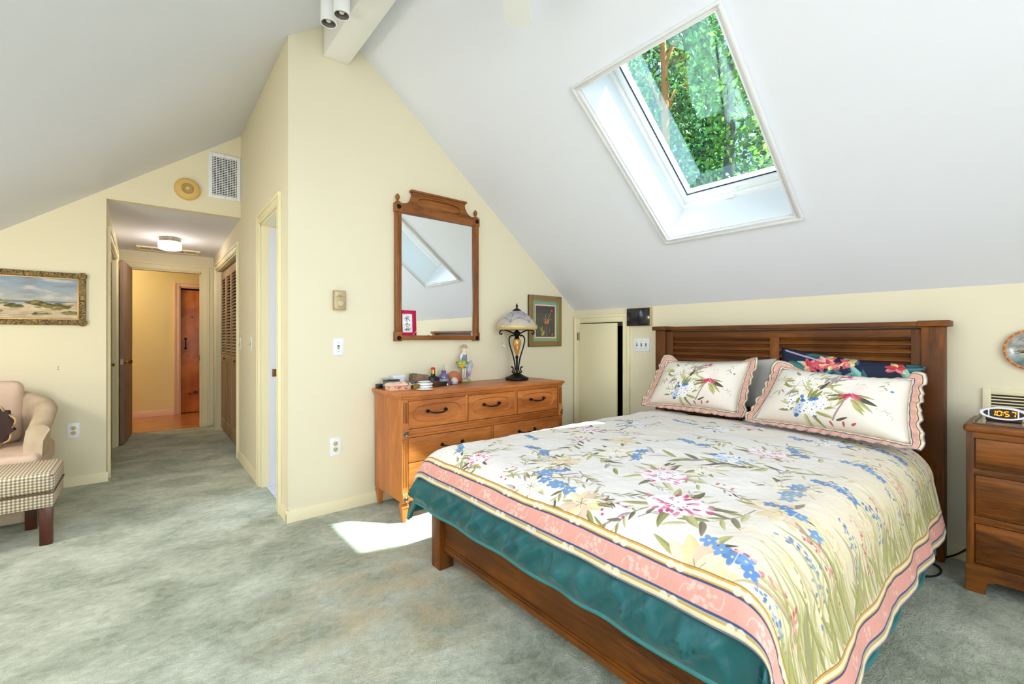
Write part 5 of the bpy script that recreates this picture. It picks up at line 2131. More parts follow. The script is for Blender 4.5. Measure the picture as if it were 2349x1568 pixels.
o = thing('trinket_box', (1.495, 3.0, DZ), 'small round mauve box with a dark lid behind the tan box', 'trinket box')
MB().lathe([(0.032, 0), (0.034, 0.03)], (1.497, 3.0, DZ), (0, 0, 1), 24).build('base', mat('mauve enamel', (126, 96, 108), 0.35), o)
MB().lathe([(0.035, 0.029), (0.035, 0.038), (0.030, 0.043), (0, 0.045)], (1.497, 3.0, DZ), (0, 0, 1), 24).build('lid', mat('slate enamel', (88, 96, 110), 0.3), o)
o = MB().box(1.418, 3.03, DZ, 1.505, 3.098, DZ + 0.022, 0.003).build('wooden_tray', mat('dark red wood', (112, 60, 38), 0.4), at=(1.46, 3.06, DZ))
tag(o, 'flat reddish wooden tray lying in front of the white box', 'tray')
o = thing('trinket_box', (1.464, 2.87, DZ), 'tan box with an arched lid between the floral box and the white dishes', 'trinket box')
mt_ = mat('old brass box', (146, 118, 66), 0.45, metal=0.35)
MB().box(1.440, 2.85, DZ, 1.488, 2.89, DZ + 0.02, 0.002).build('base', mt_, o)
pr = [(1.438 + 0.026 * (1 - math.cos(PI * k / 10)), DZ + 0.02 + 0.019 * math.sin(PI * k / 10)) for k in range(11)]
MB().prism(pr, 'y', 2.848, 2.892).build('lid', mt_, o)

M_PORW = mat('white porcelain', (240, 244, 246), 0.15, coat=0.6)
stack = [('white round porcelain box at the bottom of the stack', 0.0, 0.058), ('white lidded porcelain box in the middle of the stack', 0.020, 0.060)]
for k, (lb, dz, r) in enumerate(stack):
    o = MB().lathe([(r * 0.7, 0), (r * 0.9, 0.004), (r, 0.009), (r, 0.012), (r * 0.86, 0.019), (r * 0.7, 0.0195), (0, 0.0197)], (1.538, 2.875, DZ + dz), (0, 0, 1), 36).build('porcelain_box', M_PORW, at=(1.538, 2.875, DZ + dz))
    tag(o, lb + ' of white dishes', 'trinket box', 'stacked white porcelain')


def topdish():
    P = Paint(256, 256, (236, 242, 240))
    rng = np.random.default_rng(2)
    for k in range(14):
        a = rng.uniform(0, 6.28)
        floret(P, 128 + math.cos(a) * 70, 128 + math.sin(a) * 70, 18, [(220, 120, 110), (90, 140, 120), (240, 200, 150)][k % 3], rng)
    P.ell(128, 128, 24, 24, (220, 140, 120))
    return P.a


def disc(mb, c, r, h, n=36):
    rows = [[(c[0], c[1], c[2] + h)] * (n + 1), [(c[0] + r * 0.8 * math.cos(2 * PI * k / n), c[1] + r * 0.8 * math.sin(2 * PI * k / n), c[2] + h * 0.95) for k in range(n + 1)],
            [(c[0] + r * math.cos(2 * PI * k / n), c[1] + r * math.sin(2 * PI * k / n), c[2] + h * 0.6) for k in range(n + 1)],
            [(c[0] + r * 0.75 * math.cos(2 * PI * k / n), c[1] + r * 0.75 * math.sin(2 * PI * k / n), c[2]) for k in range(n + 1)], [(c[0], c[1], c[2])] * (n + 1)]
    uvs = [[(0.5 + q * 0.5 * math.cos(2 * PI * k / n), 0.5 + q * 0.5 * math.sin(2 * PI * k / n)) for k in range(n + 1)] for q in (0, 0.8, 1, 0.9, 0)]
    mb.grid(rows, uvs)


mb = MB()
disc(mb, (1.536, 2.875, DZ + 0.040), 0.047, 0.012)
o = mb.build('small_plate', image_mat('flowered dish', topdish(), 0.2, coat=0.5), at=(1.536, 2.875, DZ + 0.04))
tag(o, 'little flowered dish on top of the stack of white dishes', 'dish', 'stacked white porcelain')


def oval_dish():
    P = Paint(256, 256, (238, 226, 204))
    P.ell(128, 128, 100, 100, (246, 240, 228))
    rng = np.random.default_rng(8)
    for k in range(7):
        P.leaf(128 + rng.uniform(-40, 40), 128 + rng.uniform(-40, 40), rng.uniform(0, 6), 36, 14, (212, 92, 80))
    return P.a


mb = MB()
disc(mb, (1.487, 2.775, DZ), 0.062, 0.009)
o = mb.build('small_plate', image_mat('cream dish', oval_dish(), 0.25, coat=0.4), at=(1.487, 2.775, DZ))
tag(o, 'flat cream dish with a red motif at the front edge of the dresser', 'dish')

# rough stone block
mb = MB()
n = 14
base = len(mb.bm.verts)
bm2 = mb.bm
bmesh.ops.create_cube(bm2, size=1.0)
bmesh.ops.subdivide_edges(bm2, edges=bm2.edges[:], cuts=7, use_grid_fill=True)
for v in bm2.verts:
    c = v.co.copy()
    d = fbm(c.x * 5 + 3, c.y * 5 + c.z * 6, 12, 3)
    s_ = 1 + 0.07 * float(d)
    v.co = Vector((1.575 + c.x * 0.128 * s_, 3.035 + c.y * 0.07 * s_, DZ + 0.046 + c.z * 0.09 * (1 + 0.12 * float(fbm(c.x * 3, c.y * 3, 7, 2))) - (0.012 if c.z > 0.4 and c.x > 0 else 0)))
    v.co.z = max(v.co.z, DZ)
o = mb.build('stone_block', mat('brown grained stone', (150, 122, 94), 0.9, bump=(70, 0.8, 0.006), var=(18, (96, 78, 64))), at=(1.575, 3.035, DZ), sharp=25)
tag(o, 'rough brown stone block left of the black perfume bottle', 'stone')

o = thing('perfume_bottle', (1.695, 3.035, DZ), 'black perfume bottle with a gold neck and red cap', 'perfume bottle')
MB().lathe([(0.040, 0), (0.047, 0.006), (0.0505, 0.022), (0.050, 0.045), (0.044, 0.058), (0.028, 0.066), (0.018, 0.069), (0.017, 0.084), (0, 0.084)], (1.695, 3.035, DZ), (0, 0, 1), 32, sx=1, sy=0.7).build('bottle', M_BLK, o)
MB().lathe([(0.0165, 0.084), (0.0165, 0.116), (0, 0.1165)], (1.695, 3.035, DZ), (0, 0, 1), 24).build('collar', mat('gold collar', (206, 168, 84), 0.25, metal=1.0), o)
MB().lathe([(0.0165, 0.1165), (0.0165, 0.128), (0.013, 0.132), (0, 0.133)], (1.695, 3.035, DZ), (0, 0, 1), 24).build('cap', mat('red cap', (206, 28, 36), 0.3), o)
o = thing('perfume_bottle', (1.785, 3.03, DZ), 'round perfume bottle of purple and clear glass with a pointed stopper', 'perfume bottle')
MB().lathe([(0.036, 0), (0.039, 0.006), (0.040, 0.03), (0.0395, 0.042), (0, 0.042)], (1.785, 3.03, DZ), (0, 0, 1), 32).build('base', mat('pale clear glass', (206, 204, 198), 0.08, coat=0.6, trans=0.35), o)
MB().lathe([(0.0395, 0.042), (0.040, 0.056), (0.036, 0.070), (0.024, 0.080), (0.018, 0.086), (0.018, 0.100), (0.020, 0.104), (0.012, 0.106), (0, 0.106)], (1.785, 3.03, DZ), (0, 0, 1), 32).build('shoulder', mat('purple glass', (104, 98, 146), 0.1, coat=0.7), o)
MB().lathe([(0.010, 0.105), (0.011, 0.112), (0.007, 0.128), (0.002, 0.158), (0, 0.16)], (1.785, 3.03, DZ), (0, 0, 1), 16).build('stopper', mat('glass stopper', (216, 210, 190), 0.05, coat=0.5, trans=0.4), o)
o = MB().box(1.608, 2.895, DZ, 1.690, 2.962, DZ + 0.036, 0.003).build('wooden_box', mat('dark walnut box', (84, 48, 34), 0.4, var=(30, (66, 36, 26))), at=(1.65, 2.93, DZ))
tag(o, 'dark walnut box right of the stacked white dishes', 'box')
o = MB().box(1.694, 2.905, DZ, 1.738, 2.965, DZ + 0.030, 0.002).build('jewellery_box', M_BLK, at=(1.716, 2.935, DZ))
tag(o, 'small black box right of the dark walnut box', 'box')
o = MB().ball((1.748, 2.915, DZ + 0.008), 0.008, n=12, m=8).build('pearl', M_PORW, at=(1.748, 2.915, DZ))
tag(o, 'tiny white pearl beside the small black box', 'bead')
o = thing('trinket_dish', (1.805, 3.0, DZ), 'small purple glass dish with a silver lid beside the frosted egg', 'dish')
MB().lathe([(0.018, 0), (0.027, 0.012), (0.028, 0.024), (0, 0.024)], (1.79, 2.975, DZ), (0, 0, 1), 24).build('bowl', mat('violet glass', (112, 98, 140), 0.12, coat=0.6), o)
MB().lathe([(0.036, 0.024), (0.037, 0.028), (0, 0.031)], (1.79, 2.975, DZ), (0, 0, 1), 28).build('lid', mat('silver lid', (150, 150, 156), 0.3, metal=0.8), o)
o = MB().lathe([(0.0, 0), (0.022, 0.002), (0.029, 0.016), (0.029, 0.028), (0.024, 0.042), (0.016, 0.051), (0.012, 0.052), (0.010, 0.046), (0, 0.044)], (1.842, 2.965, DZ), (0, 0, 1), 28).build('egg_vase', mat('frosted white glass', (224, 220, 212), 0.35, trans=0.25), at=(1.842, 2.965, DZ))
tag(o, 'frosted egg-shaped vase in front of the terracotta figure', 'vase')
# terracotta crouching figure
mb = MB()
bmesh.ops.create_icosphere(mb.bm, subdivisions=4, radius=1.0)
for v in mb.bm.verts:
    c = v.co.normalized()
    r = 1 + 0.12 * float(fbm(c.x * 2.2 + 5, c.y * 2.2 + c.z * 2.4, 3, 2))
    r -= 0.16 * max(0.0, math.sin(c.x * 9 + c.z * 3)) ** 4 * (1 if c.x > -0.2 else 0)
    X_ = c.x * 0.062 * r
    Z_ = c.z * 0.047 * r - 0.30 * max(0, X_)
    v.co = Vector((1.885 + X_, 3.03 + c.y * 0.038 * r, max(DZ, DZ + 0.050 + Z_)))
o = mb.build('clay_sculpture', mat('terracotta', (196, 118, 84), 0.85, bump=(40, 0.4, 0.006), var=(14, (176, 98, 66))), at=(1.885, 3.03, DZ), sharp=180)
tag(o, 'terracotta clay shape crouching behind the frosted egg vase', 'sculpture')
mb = MB()
bmesh.ops.create_icosphere(mb.bm, subdivisions=3, radius=1.0)
for v in mb.bm.verts:
    c = v.co.copy()
    v.co = Vector((1.965 + c.x * 0.019, 3.02 + c.y * 0.014, DZ + 0.014 + c.z * 0.014))
o = mb.build('pebble', mat('beige pebble', (190, 170, 146), 0.7, bump=(60, 0.3, 0.004)), at=(1.965, 3.02, DZ), sharp=180)
tag(o, 'beige pebble between the terracotta figure and the porcelain lady', 'pebble')

# porcelain figurine leaning over a jug, with a blue flower-shaped vase
FX, FY = 1.985, 3.055
fg = thing('figurine', (FX, FY, DZ), 'porcelain figurine of a girl in a straw hat beside a lily-shaped vase', 'figurine')


def skin(name, joints, edges, radii, m, parent, lev=2):
    me = bpy.data.meshes.new(name)
    off = world_loc(parent)
    me.from_pydata([tuple(Vector(j) - off) for j in joints], edges, [])
    me.materials.append(m)
    o = bpy.data.objects.new(name, me)
    COL.objects.link(o)
    o.parent = parent
    sk = o.modifiers.new('skin', 'SKIN')
    sk.use_smooth_shade = True
    for v, r in zip(me.skin_vertices[0].data, radii):
        v.radius = (r, r) if not isinstance(r, tuple) else r
    me.skin_vertices[0].data[0].use_root = True
    su = o.modifiers.new('smooth', 'SUBSURF')
    su.levels = lev
    su.render_levels = lev
    for p in me.polygons:
        p.use_smooth = True
    return o


M_BISQ = mat('bisque porcelain', (240, 226, 218), 0.3, coat=0.3)
M_FLIL = mat('lilac porcelain', (214, 198, 220), 0.3, coat=0.3)
h = DZ + 0.035
J = [(FX, FY, h + 0.118), (FX, FY, h + 0.150), (FX - 0.001, FY - 0.004, h + 0.185), (FX - 0.001, FY - 0.006, h + 0.205), (FX - 0.001, FY - 0.012, h + 0.222), (FX - 0.001, FY - 0.012, h + 0.245),
     (FX - 0.026, FY - 0.006, h + 0.186), (FX - 0.036, FY - 0.014, h + 0.155), (FX - 0.030, FY - 0.032, h + 0.132),
     (FX + 0.026, FY - 0.006, h + 0.186), (FX + 0.034, FY - 0.012, h + 0.155), (FX + 0.018, FY - 0.034, h + 0.130),
     (FX - 0.010, FY, h + 0.095), (FX - 0.012, FY - 0.010, h + 0.050), (FX - 0.012, FY, h + 0.004), (FX - 0.014, FY - 0.012, h - 0.002),
     (FX + 0.010, FY, h + 0.095), (FX + 0.012, FY - 0.004, h + 0.050), (FX + 0.012, FY + 0.004, h + 0.004), (FX + 0.014, FY - 0.008, h - 0.002)]
E_ = [(0, 1), (1, 2), (2, 3), (3, 4), (4, 5), (2, 6), (6, 7), (7, 8), (2, 9), (9, 10), (10, 11), (0, 12), (12, 13), (13, 14), (14, 15), (0, 16), (16, 17), (17, 18), (18, 19)]
R_ = [0.020, 0.017, 0.019, 0.009, 0.0145, 0.012, 0.011, 0.009, 0.006, 0.011, 0.009, 0.006, 0.013, 0.010, 0.007, 0.006, 0.013, 0.010, 0.007, 0.006]
body = skin('body', J, E_, R_, M_BISQ, fg)
MB().lathe([(0.030, 0.0), (0.027, 0.006), (0.019, 0.010), (0.017, 0.018), (0.011, 0.022), (0, 0.023)], (FX - 0.001, FY - 0.010, h + 0.246), (0.0, -0.15, 1), 24).build('hat', mat('straw hat glaze', (190, 160, 124), 0.5), fg, sharp=60)
mb = MB()
mb.lathe([(0.0195, 0.138), (0.0205, 0.16), (0.0215, 0.188)], (FX, FY - 0.003, h), (0, -0.03, 1), 20)
mb.build('bodice', mat('blue bodice glaze', (96, 150, 196), 0.3, coat=0.3), fg, sharp=60)
mb = MB()
mb.lathe([(0.022, 0.142), (0.028, 0.12), (0.034, 0.088), (0.030, 0.084)], (FX, FY - 0.002, h), (0, 0, 1), 24)
mb.build('breeches', M_FLIL, fg, sharp=60)
mb = MB()
for s_ in (-1, 1):
    mb.tube([(FX + s_ * 0.015, FY - 0.024, h + 0.196), (FX + s_ * 0.010, FY - 0.030, h + 0.160), (FX + s_ * 0.003, FY - 0.034, h + 0.128)], 0.0022, 6)
mb.build('gold_sash', mat('gilding', (190, 150, 70), 0.3, metal=0.8), fg)
MB().lathe([(0.014, 0), (0.020, 0.010), (0.024, 0.034), (0.022, 0.046), (0.026, 0.052), (0.020, 0.05), (0.0, 0.046)], (FX - 0.052, FY - 0.026, h + 0.088), (0.35, -0.2, 0.8), 20).build('jug', mat('lilac jug', (206, 200, 218), 0.3, coat=0.3), fg)
# lily vase
mb = MB()
rows = []
for i in range(11):
    f = i / 10
    r = 0.012 + 0.020 * f ** 1.2
    row = []
    for k in range(25):
        a = 2 * PI * k / 24
        zz = DZ + 0.015 + 0.125 * f + (0.035 * f ** 3 * max(0, math.cos(3 * (a - 0.6))))
        row.append((FX + 0.048 + 0.012 * f + r * math.cos(a), FY + 0.006 + r * 0.8 * math.sin(a), zz))
    rows.append(row)
mb.grid(rows)
o = mb.build('vase', mat('sea blue glaze', (158, 192, 196), 0.25, coat=0.4, var=(25, (220, 232, 232))), fg, sharp=180)
so = o.modifiers.new('thickness', 'SOLIDIFY')
so.thickness = 0.004
mb = MB()
for k in range(5):
    a = 1.2 * k
    mb.ball((FX + 0.010 + 0.030 * math.cos(a), FY + 0.018 * math.sin(a) - 0.008, DZ + 0.014 + 0.004 * (k % 2)), 0.020, 0.014, 0.013, 12, 8)
mb.lathe([(0.042, 0), (0.046, 0.008), (0.036, 0.018), (0, 0.02)], (FX + 0.012, FY, DZ), (0, 0, 1), 24, sx=1.2, sy=0.7)
mb.tube([(FX - 0.002, FY + 0.010, DZ + 0.015), (FX - 0.004, FY + 0.014, DZ + 0.10), (FX, FY + 0.012, DZ + 0.15)], 0.009, 8)
mb.build('leafy_base', mat('pale green glaze', (186, 196, 150), 0.35, coat=0.3, var=(30, (150, 170, 110))), fg, sharp=60)
mb = MB()
for x, z in ((FX + 0.024, 0.075), (FX + 0.038, 0.062)):
    mb.ball((x, FY - 0.028, DZ + z), 0.011, 0.009, 0.012, 12, 8)
    mb.cyl((x, FY - 0.026, DZ + z), (FX + 0.03, FY - 0.004, DZ + 0.03), 0.002, 6)
mb.build('tulip', mat('pink violet glaze', (196, 130, 196), 0.3, coat=0.3), fg, sharp=60)

# enamel orchid on a stem
OX, OY, OZ = 1.916, 2.972, DZ + 0.150
orc = thing('orchid_ornament', (OX, OY, DZ), 'green and yellow enamel orchid on a stem before the porcelain figurine', 'ornament')


def orchid_print():
    P = Paint(128, 128, (214, 190, 40))
    yy, xx = np.mgrid[0:128, 0:128].astype(np.float32)
    d = np.clip((yy / 128 - 0.35) / 0.4, 0, 1)[..., None]
    P.a = P.a * (1 - d) + np.array((64, 140, 40), np.float32) / 255 * d
    d = np.clip((yy / 128 - 0.8) / 0.2, 0, 1)[..., None]
    P.a = P.a * (1 - d) + np.array((20, 70, 34), np.float32) / 255 * d
    return P.a


M_ORC = image_mat('green yellow enamel', orchid_print(), 0.2, coat=0.8)
vd = Vector((-0.55, -0.83, 0.0)).normalized()         # the way the flower faces
rt = Vector((0, 0, 1)).cross(vd).normalized()
for a, L, w in ((90, 0.048, 0.018), (20, 0.052, 0.019), (160, 0.052, 0.019), (-44, 0.042, 0.017), (224, 0.042, 0.017)):
    d = rt * math.cos(math.radians(a)) + Vector((0, 0, 1)) * math.sin(math.radians(a))
    e = d.cross(vd)
    rows, uvs = [], []
    for i in range(9):
        f = i / 8
        hw = w * 0.5 * math.sin(PI * min(1, f * 0.97 + 0.02)) ** 0.7
        rows.append([Vector((OX, OY, OZ)) + d * (L * f) + e * (hw * q) + vd * (0.010 * math.sin(f * 2.2) - 0.004 * abs(q)) for q in (-1, -0.5, 0, 0.5, 1)])
        uvs.append([((q + 1) / 2, f) for q in (-1, -0.5, 0, 0.5, 1)])
    p = MB().grid(rows, uvs).build('petal', M_ORC, orc, sharp=180)
    so = p.modifiers.new('thickness', 'SOLIDIFY')
    so.thickness = 0.0015
MB().ball(tuple(Vector((OX, OY, OZ - 0.018)) + vd * 0.010), 0.010, 0.008, 0.018, 14, 9).build('lip', mat('amber enamel', (226, 160, 20), 0.2, coat=0.8), orc)
MB().tube([(OX, OY + 0.004, OZ), (OX + 0.004, OY + 0.008, OZ - 0.07), (OX + 0.003, OY, DZ + 0.004)], 0.002, 6).build('stem', mat('gilt stem', (150, 120, 60), 0.3, metal=0.8), orc)
MB().lathe([(0.016, 0), (0.014, 0.004), (0, 0.005)], (OX + 0.003, OY, DZ), (0, 0, 1), 16).build('foot', mat('gilt foot', (150, 120, 60), 0.3, metal=0.8), orc)
# ------------------------------------------------------------------ things on the walls
def frame_basis(axis):
    """u (right as seen by a viewer), n (out of the wall)"""
    if axis == 'y':                                  # wall facing -y
        return Vector((1, 0, 0)), Vector((0, -1, 0))
    if axis == 'x':                                  # wall facing -x
        return Vector((0, -1, 0)), Vector((-1, 0, 0))
    raise ValueError


def wbox(mb, axis, c, du0, du1, dz0, dz1, n0, n1, bev=0.0, seg=2):
    u, n = frame_basis(axis)
    a = Vector(c) + u * du0 + n * n0
    b_ = Vector(c) + u * du1 + n * n1
    mb.box(a.x, a.y, c[2] + dz0, b_.x, b_.y, c[2] + dz1, bev, seg)


def plate(name, axis, c, w, hgt, label, cat, toggles=0, sockets=0, group=None):
    u, n = frame_basis(axis)
    t = thing(name, c, label, cat, group)
    mb = MB()
    wbox(mb, axis, c, -w / 2, w / 2, -hgt / 2, hgt / 2, 0, 0.006, 0.003)
    mb.build('cover_plate', M_PLASTIC, t)
    for k in range(toggles):
        du = (k - (toggles - 1) / 2) * 0.046
        mb = MB()
        wbox(mb, axis, c, du - 0.006, du + 0.006, -0.013, 0.013, 0.0055, 0.0068)
        mb.build('slot', M_SLOT, t)
        up = -1 if k % 3 == 2 or toggles == 1 else 1
        mb = MB()
        p = Vector(c) + u * du + n * 0.004
        q = p + n * 0.014 + Vector((0, 0, 0.008 * up))
        mb.tube([p, q], 0.0048, 8)
        mb.build('toggle', M_IVORY, t)
        for s in (-1, 1):
            MB().lathe([(0.003, 0), (0.0025, 0.001), (0, 0.0012)], Vector(c) + u * du + n * 0.006 + Vector((0, 0, s * 0.03)), n, 10).build('screw', M_STEEL, t)
    for s in ([-1, 1] if sockets else []):
        mb = MB()
        pc = Vector(c) + n * 0.0055 + Vector((0, 0, s * 0.0195))
        mb.lathe([(0.0165, 0), (0.0165, 0.0015), (0, 0.002)], pc, n, 22)
        sk = mb.build('socket', M_IVORY, t)
        mb = MB()
        cc = Vector(c) + Vector((0, 0, s * 0.0195))
        wbox(mb, axis, tuple(cc), -0.008, -0.0055, -0.001, 0.008, 0.007, 0.0084)
        wbox(mb, axis, tuple(cc), 0.0055, 0.008, -0.001, 0.007, 0.007, 0.0084)
        mb.lathe([(0.003, 0), (0, 0.0003)], cc + n * 0.008 + Vector((0, 0, -0.008)), n, 10)
        mb.build('slots', M_SLOT, sk)
    return t


plate('light_switch', 'y', (1.017, YG, 1.117), 0.070, 0.117, 'white single light switch under the thermostat', 'light switch', 1)
plate('light_switch', 'x', (XK, 2.334, 1.118), 0.165, 0.112, 'white triple light switch left of the headboard', 'light switch', 3)
plate('light_switch', 'x', (XH, 5.0, 1.122), 0.070, 0.120, 'hall light switch nearer the louvered closet, seen edge-on', 'light switch', 1)
plate('light_switch', 'x', (XH, 4.43, 1.128), 0.070, 0.120, 'hall light switch nearer the bathroom door, seen edge-on', 'light switch', 1)
plate('wall_outlet', 'y', (0.998, YG, 0.441), 0.073, 0.122, 'white double outlet low on the gable wall beside the dresser', 'outlet', 0, 2)
plate('wall_outlet', 'y', (-0.450, YB, 0.442), 0.073, 0.122, 'white double outlet on the far wall beside the armchair', 'outlet', 0, 2)

# thermostat
M_TH = mat('champagne thermostat', (178, 158, 120), 0.4, metal=0.3)
t = thing('thermostat', (1.02, YG, 1.435), 'champagne-coloured dial thermostat on the gable wall', 'thermostat')
mb = MB()
wbox(mb, 'y', (1.02, YG, 1.435), -0.040, 0.040, -0.066, 0.066, 0, 0.030, 0.003)
mb.build('body', M_TH, t)
mb = MB()
wbox(mb, 'y', (1.02, YG, 1.435), -0.034, 0.034, 0.024, 0.060, 0.0295, 0.0315, 0.001)
mb.build('name_panel', mat('thermostat panel', (196, 176, 136), 0.4, metal=0.2), t)
mb = MB()
wbox(mb, 'y', (1.02, YG, 1.435), -0.034, 0.034, -0.060, 0.016, 0.0295, 0.0315, 0.001)
mb.build('dial_panel', mat('thermostat dial panel', (196, 176, 136), 0.4, metal=0.2), t)
mb = MB()
for k in range(6):
    wbox(mb, 'y', (1.02 - 0.013 + k * 0.0052, YG, 1.463), -0.0018, 0.0018, -0.0015, 0.0025, 0.0314, 0.0318)
for k in range(9):
    a = PI * (0.05 + 0.9 * k / 8)
    wbox(mb, 'y', (1.02 + 0.027 * math.cos(a), YG, 1.412 + 0.027 * math.sin(a)), -0.0007, 0.0007, -0.002, 0.002, 0.0314, 0.0318)
mb.build('markings', M_SLOT, t)
MB().lathe([(0.0225, 0), (0.0215, 0.010), (0.018, 0.013), (0, 0.0135)], (1.02, YG - 0.031, 1.412), (0, -1, 0), 30).build('dial', mat('thermostat dial', (206, 188, 150), 0.35, metal=0.2), t)


# framed orchid print
def orchid_picture():
    W, H = 420, 580
    P = Paint(W, H, (122, 172, 142))
    P.rect(44, 56, W - 44, H - 62, (240, 220, 208))
    P.rect(54, 66, W - 54, H - 74, (206, 110, 92))
    P.rect(60, 72, W - 60, H - 84, (66, 62, 58))
    P.rect(60, 230, W - 60, 400, (78, 76, 62), 0.5)
    for x0, x1, y0, y1, c, w in ((235, 215, 90, 250, (206, 150, 150), 7), (275, 268, 130, 260, (180, 120, 116), 5), (200, 190, 80, 240, (150, 110, 100), 6), (240, 232, 240, 320, (170, 160, 90), 7), (240, 300, 300, 430, (176, 172, 104), 9), (212, 206, 320, 250, (200, 110, 90), 8)):
        P.stroke([(x0, y0), ((x0 + x1) / 2 + 4, (y0 + y1) / 2), (x1, y1)], w, c, 1, True)
    P.ell(312, 438, 12, 14, (220, 90, 72), 0.6)
    P.stroke(bez((225, 270), (200, 330), (165, 330)), 9, (226, 130, 110), 1, True)
    P.stroke(bez((235, 260), (270, 330), (310, 310)), 9, (224, 196, 150), 1, True)
    P.stroke(bez((215, 330), (200, 390), (235, 380)), 8, (210, 120, 104), 1, True)
    P.ell(205, 270, 14, 26, (206, 92, 74))
    P.ell(256, 280, 14, 26, (214, 110, 86))
    P.leaf(150, 84, 1.5, 150, 24, (150, 150, 60), (120, 120, 50))
    P.leaf(176, 84, 2.0, 170, 22, (120, 124, 60), (90, 90, 44))
    P.leaf(160, 84, 1.2, 80, 34, (190, 160, 90), (150, 130, 60))
    P.ell(318, 104, 8, 14, (214, 160, 44))
    return P.a


def picture_frame(t, axis, c, w, hgt, fw, depth, m, bevel=0.006):
    mb = MB()
    for a0, a1, b0, b1 in ((-w / 2, -w / 2 + fw, -hgt / 2, hgt / 2), (w / 2 - fw, w / 2, -hgt / 2, hgt / 2), (-w / 2 + fw, w / 2 - fw, hgt / 2 - fw, hgt / 2), (-w / 2 + fw, w / 2 - fw, -hgt / 2, -hgt / 2 + fw)):
        wbox(mb, axis, c, a0, a1, b0, b1, 0.001, depth, bevel)
    return mb.build('frame', m, t)


def wpicture(name, axis, c, w, hgt, nrm, m, parent):
    u, n = frame_basis(axis)
    o = Vector(c) + n * nrm
    P_ = [[o - u * w / 2 - Vector((0, 0, hgt / 2)), o + u * w / 2 - Vector((0, 0, hgt / 2))], [o - u * w / 2 + Vector((0, 0, hgt / 2)), o + u * w / 2 + Vector((0, 0, hgt / 2))]]
    return MB().grid(P_, [[(0, 0), (1, 0)], [(0, 1), (1, 1)]]).build(name, m, parent, recalc=False)


M_GOLDF = mat('dull gold frame', (150, 126, 84), 0.45, metal=0.35)
c = (2.948, YG, 1.338)
t = thing('framed_print', c, 'framed orchid print with a green mat in the corner right of the lamp', 'picture')
picture_frame(t, 'y', c, 0.424, 0.476, 0.048, 0.022, M_GOLDF, 0.005)
mb = MB()
for a0, a1, b0, b1 in ((-0.215, -0.190, -0.241, 0.241), (0.190, 0.215, -0.241, 0.241), (-0.190, 0.190, 0.215, 0.241), (-0.190, 0.190, -0.241, -0.215)):
    wbox(mb, 'y', c, a0, a1, b0, b1, 0.002, 0.016, 0.002)
mb.build('outer_frame', mat('dark frame edge', (44, 40, 34), 0.4), t)
mb = MB()
for a0, a1, b0, b1 in ((-0.168, -0.160, -0.194, 0.194), (0.160, 0.168, -0.194, 0.194), (-0.160, 0.160, 0.186, 0.194), (-0.160, 0.160, -0.194, -0.186)):
    wbox(mb, 'y', c, a0, a1, b0, b1, 0.010, 0.0245, 0.003)
mb.build('inner_moulding', mat('bright gold moulding', (190, 160, 104), 0.35, metal=0.5), t)
wpicture('print', 'y', c, 0.345, 0.395, 0.012, image_mat('orchid print', orchid_picture(), 0.15, spec=0.6, coat=0.5), t)


# dune landscape in a carved gilt frame
def dunes():
    W, H = 1000, 500
    rng = np.random.default_rng(14)
    P = Paint(W, H, (150, 166, 180))
    yy, xx = np.mgrid[0:H, 0:W].astype(np.float32)
    g = np.clip((yy - 230) / 270, 0, 1)[..., None]
    P.a = np.array((176, 176, 170), np.float32) / 255 * (1 - g) + np.array((134, 158, 186), np.float32) / 255 * g
    n = fbm(xx / 150 + 2, yy / 52 + 1, 17, 4)
    m = (np.clip((n - 0.10) * 1.6, 0, 1) * np.clip((yy - 200) / 60, 0, 1))[..., None]
    P.a += (np.array((206, 200, 190), np.float32) / 255 - P.a) * m * 0.8
    m = (np.clip((-n - 0.25) * 1.5, 0, 1))[..., None]
    P.a += (np.array((140, 142, 146), np.float32) / 255 - P.a) * m * 0.6
    P.rect(0, 196, W, 216, (116, 128, 142))
    ridge = 190 + 46 * np.sin(xx[0] / 150.0 + 2.4) * np.exp(-((xx[0] - 300) / 420) ** 2) + 16 * np.sin(xx[0] / 47)
    sand = (yy < ridge[None, :])[..., None].astype(np.float32)
    sc = np.array((202, 182, 152), np.float32) / 255 * (1 + 0.10 * fbm(xx / 70, yy / 22, 3, 3))[..., None]
    P.a = P.a * (1 - sand) + sc * sand
    for k in range(260):
        grp = [(200, 215, 120, 26), (330, 190, 110, 24), (150, 120, 100, 26), (260, 100, 100, 24), (650, 190, 80, 24), (760, 165, 90, 34), (860, 150, 70, 30), (700, 70, 60, 16), (930, 76, 60, 18), (480, 150, 50, 14)][rng.integers(10)]
        x, y = grp[0] + rng.normal(0, grp[2] * 0.45), grp[1] + rng.normal(0, grp[3] * 0.45)
        c = [(104, 100, 52), (82, 82, 48), (134, 120, 58), (70, 72, 46), (150, 134, 80)][rng.integers(5)]
        P.ell(x, y, rng.uniform(20, 44), rng.uniform(7, 15), c, rng.uniform(-0.2, 0.2), 0.85, 4)
    for k in range(40):
        x, y = rng.uniform(0, W), rng.uniform(0, 90)
        P.ell(x, y, rng.uniform(20, 70), rng.uniform(3, 8), [(222, 206, 178), (176, 152, 128), (150, 124, 104)][rng.integers(3)], rng.uniform(-.1, .1), 0.5, 5)
    return P.a


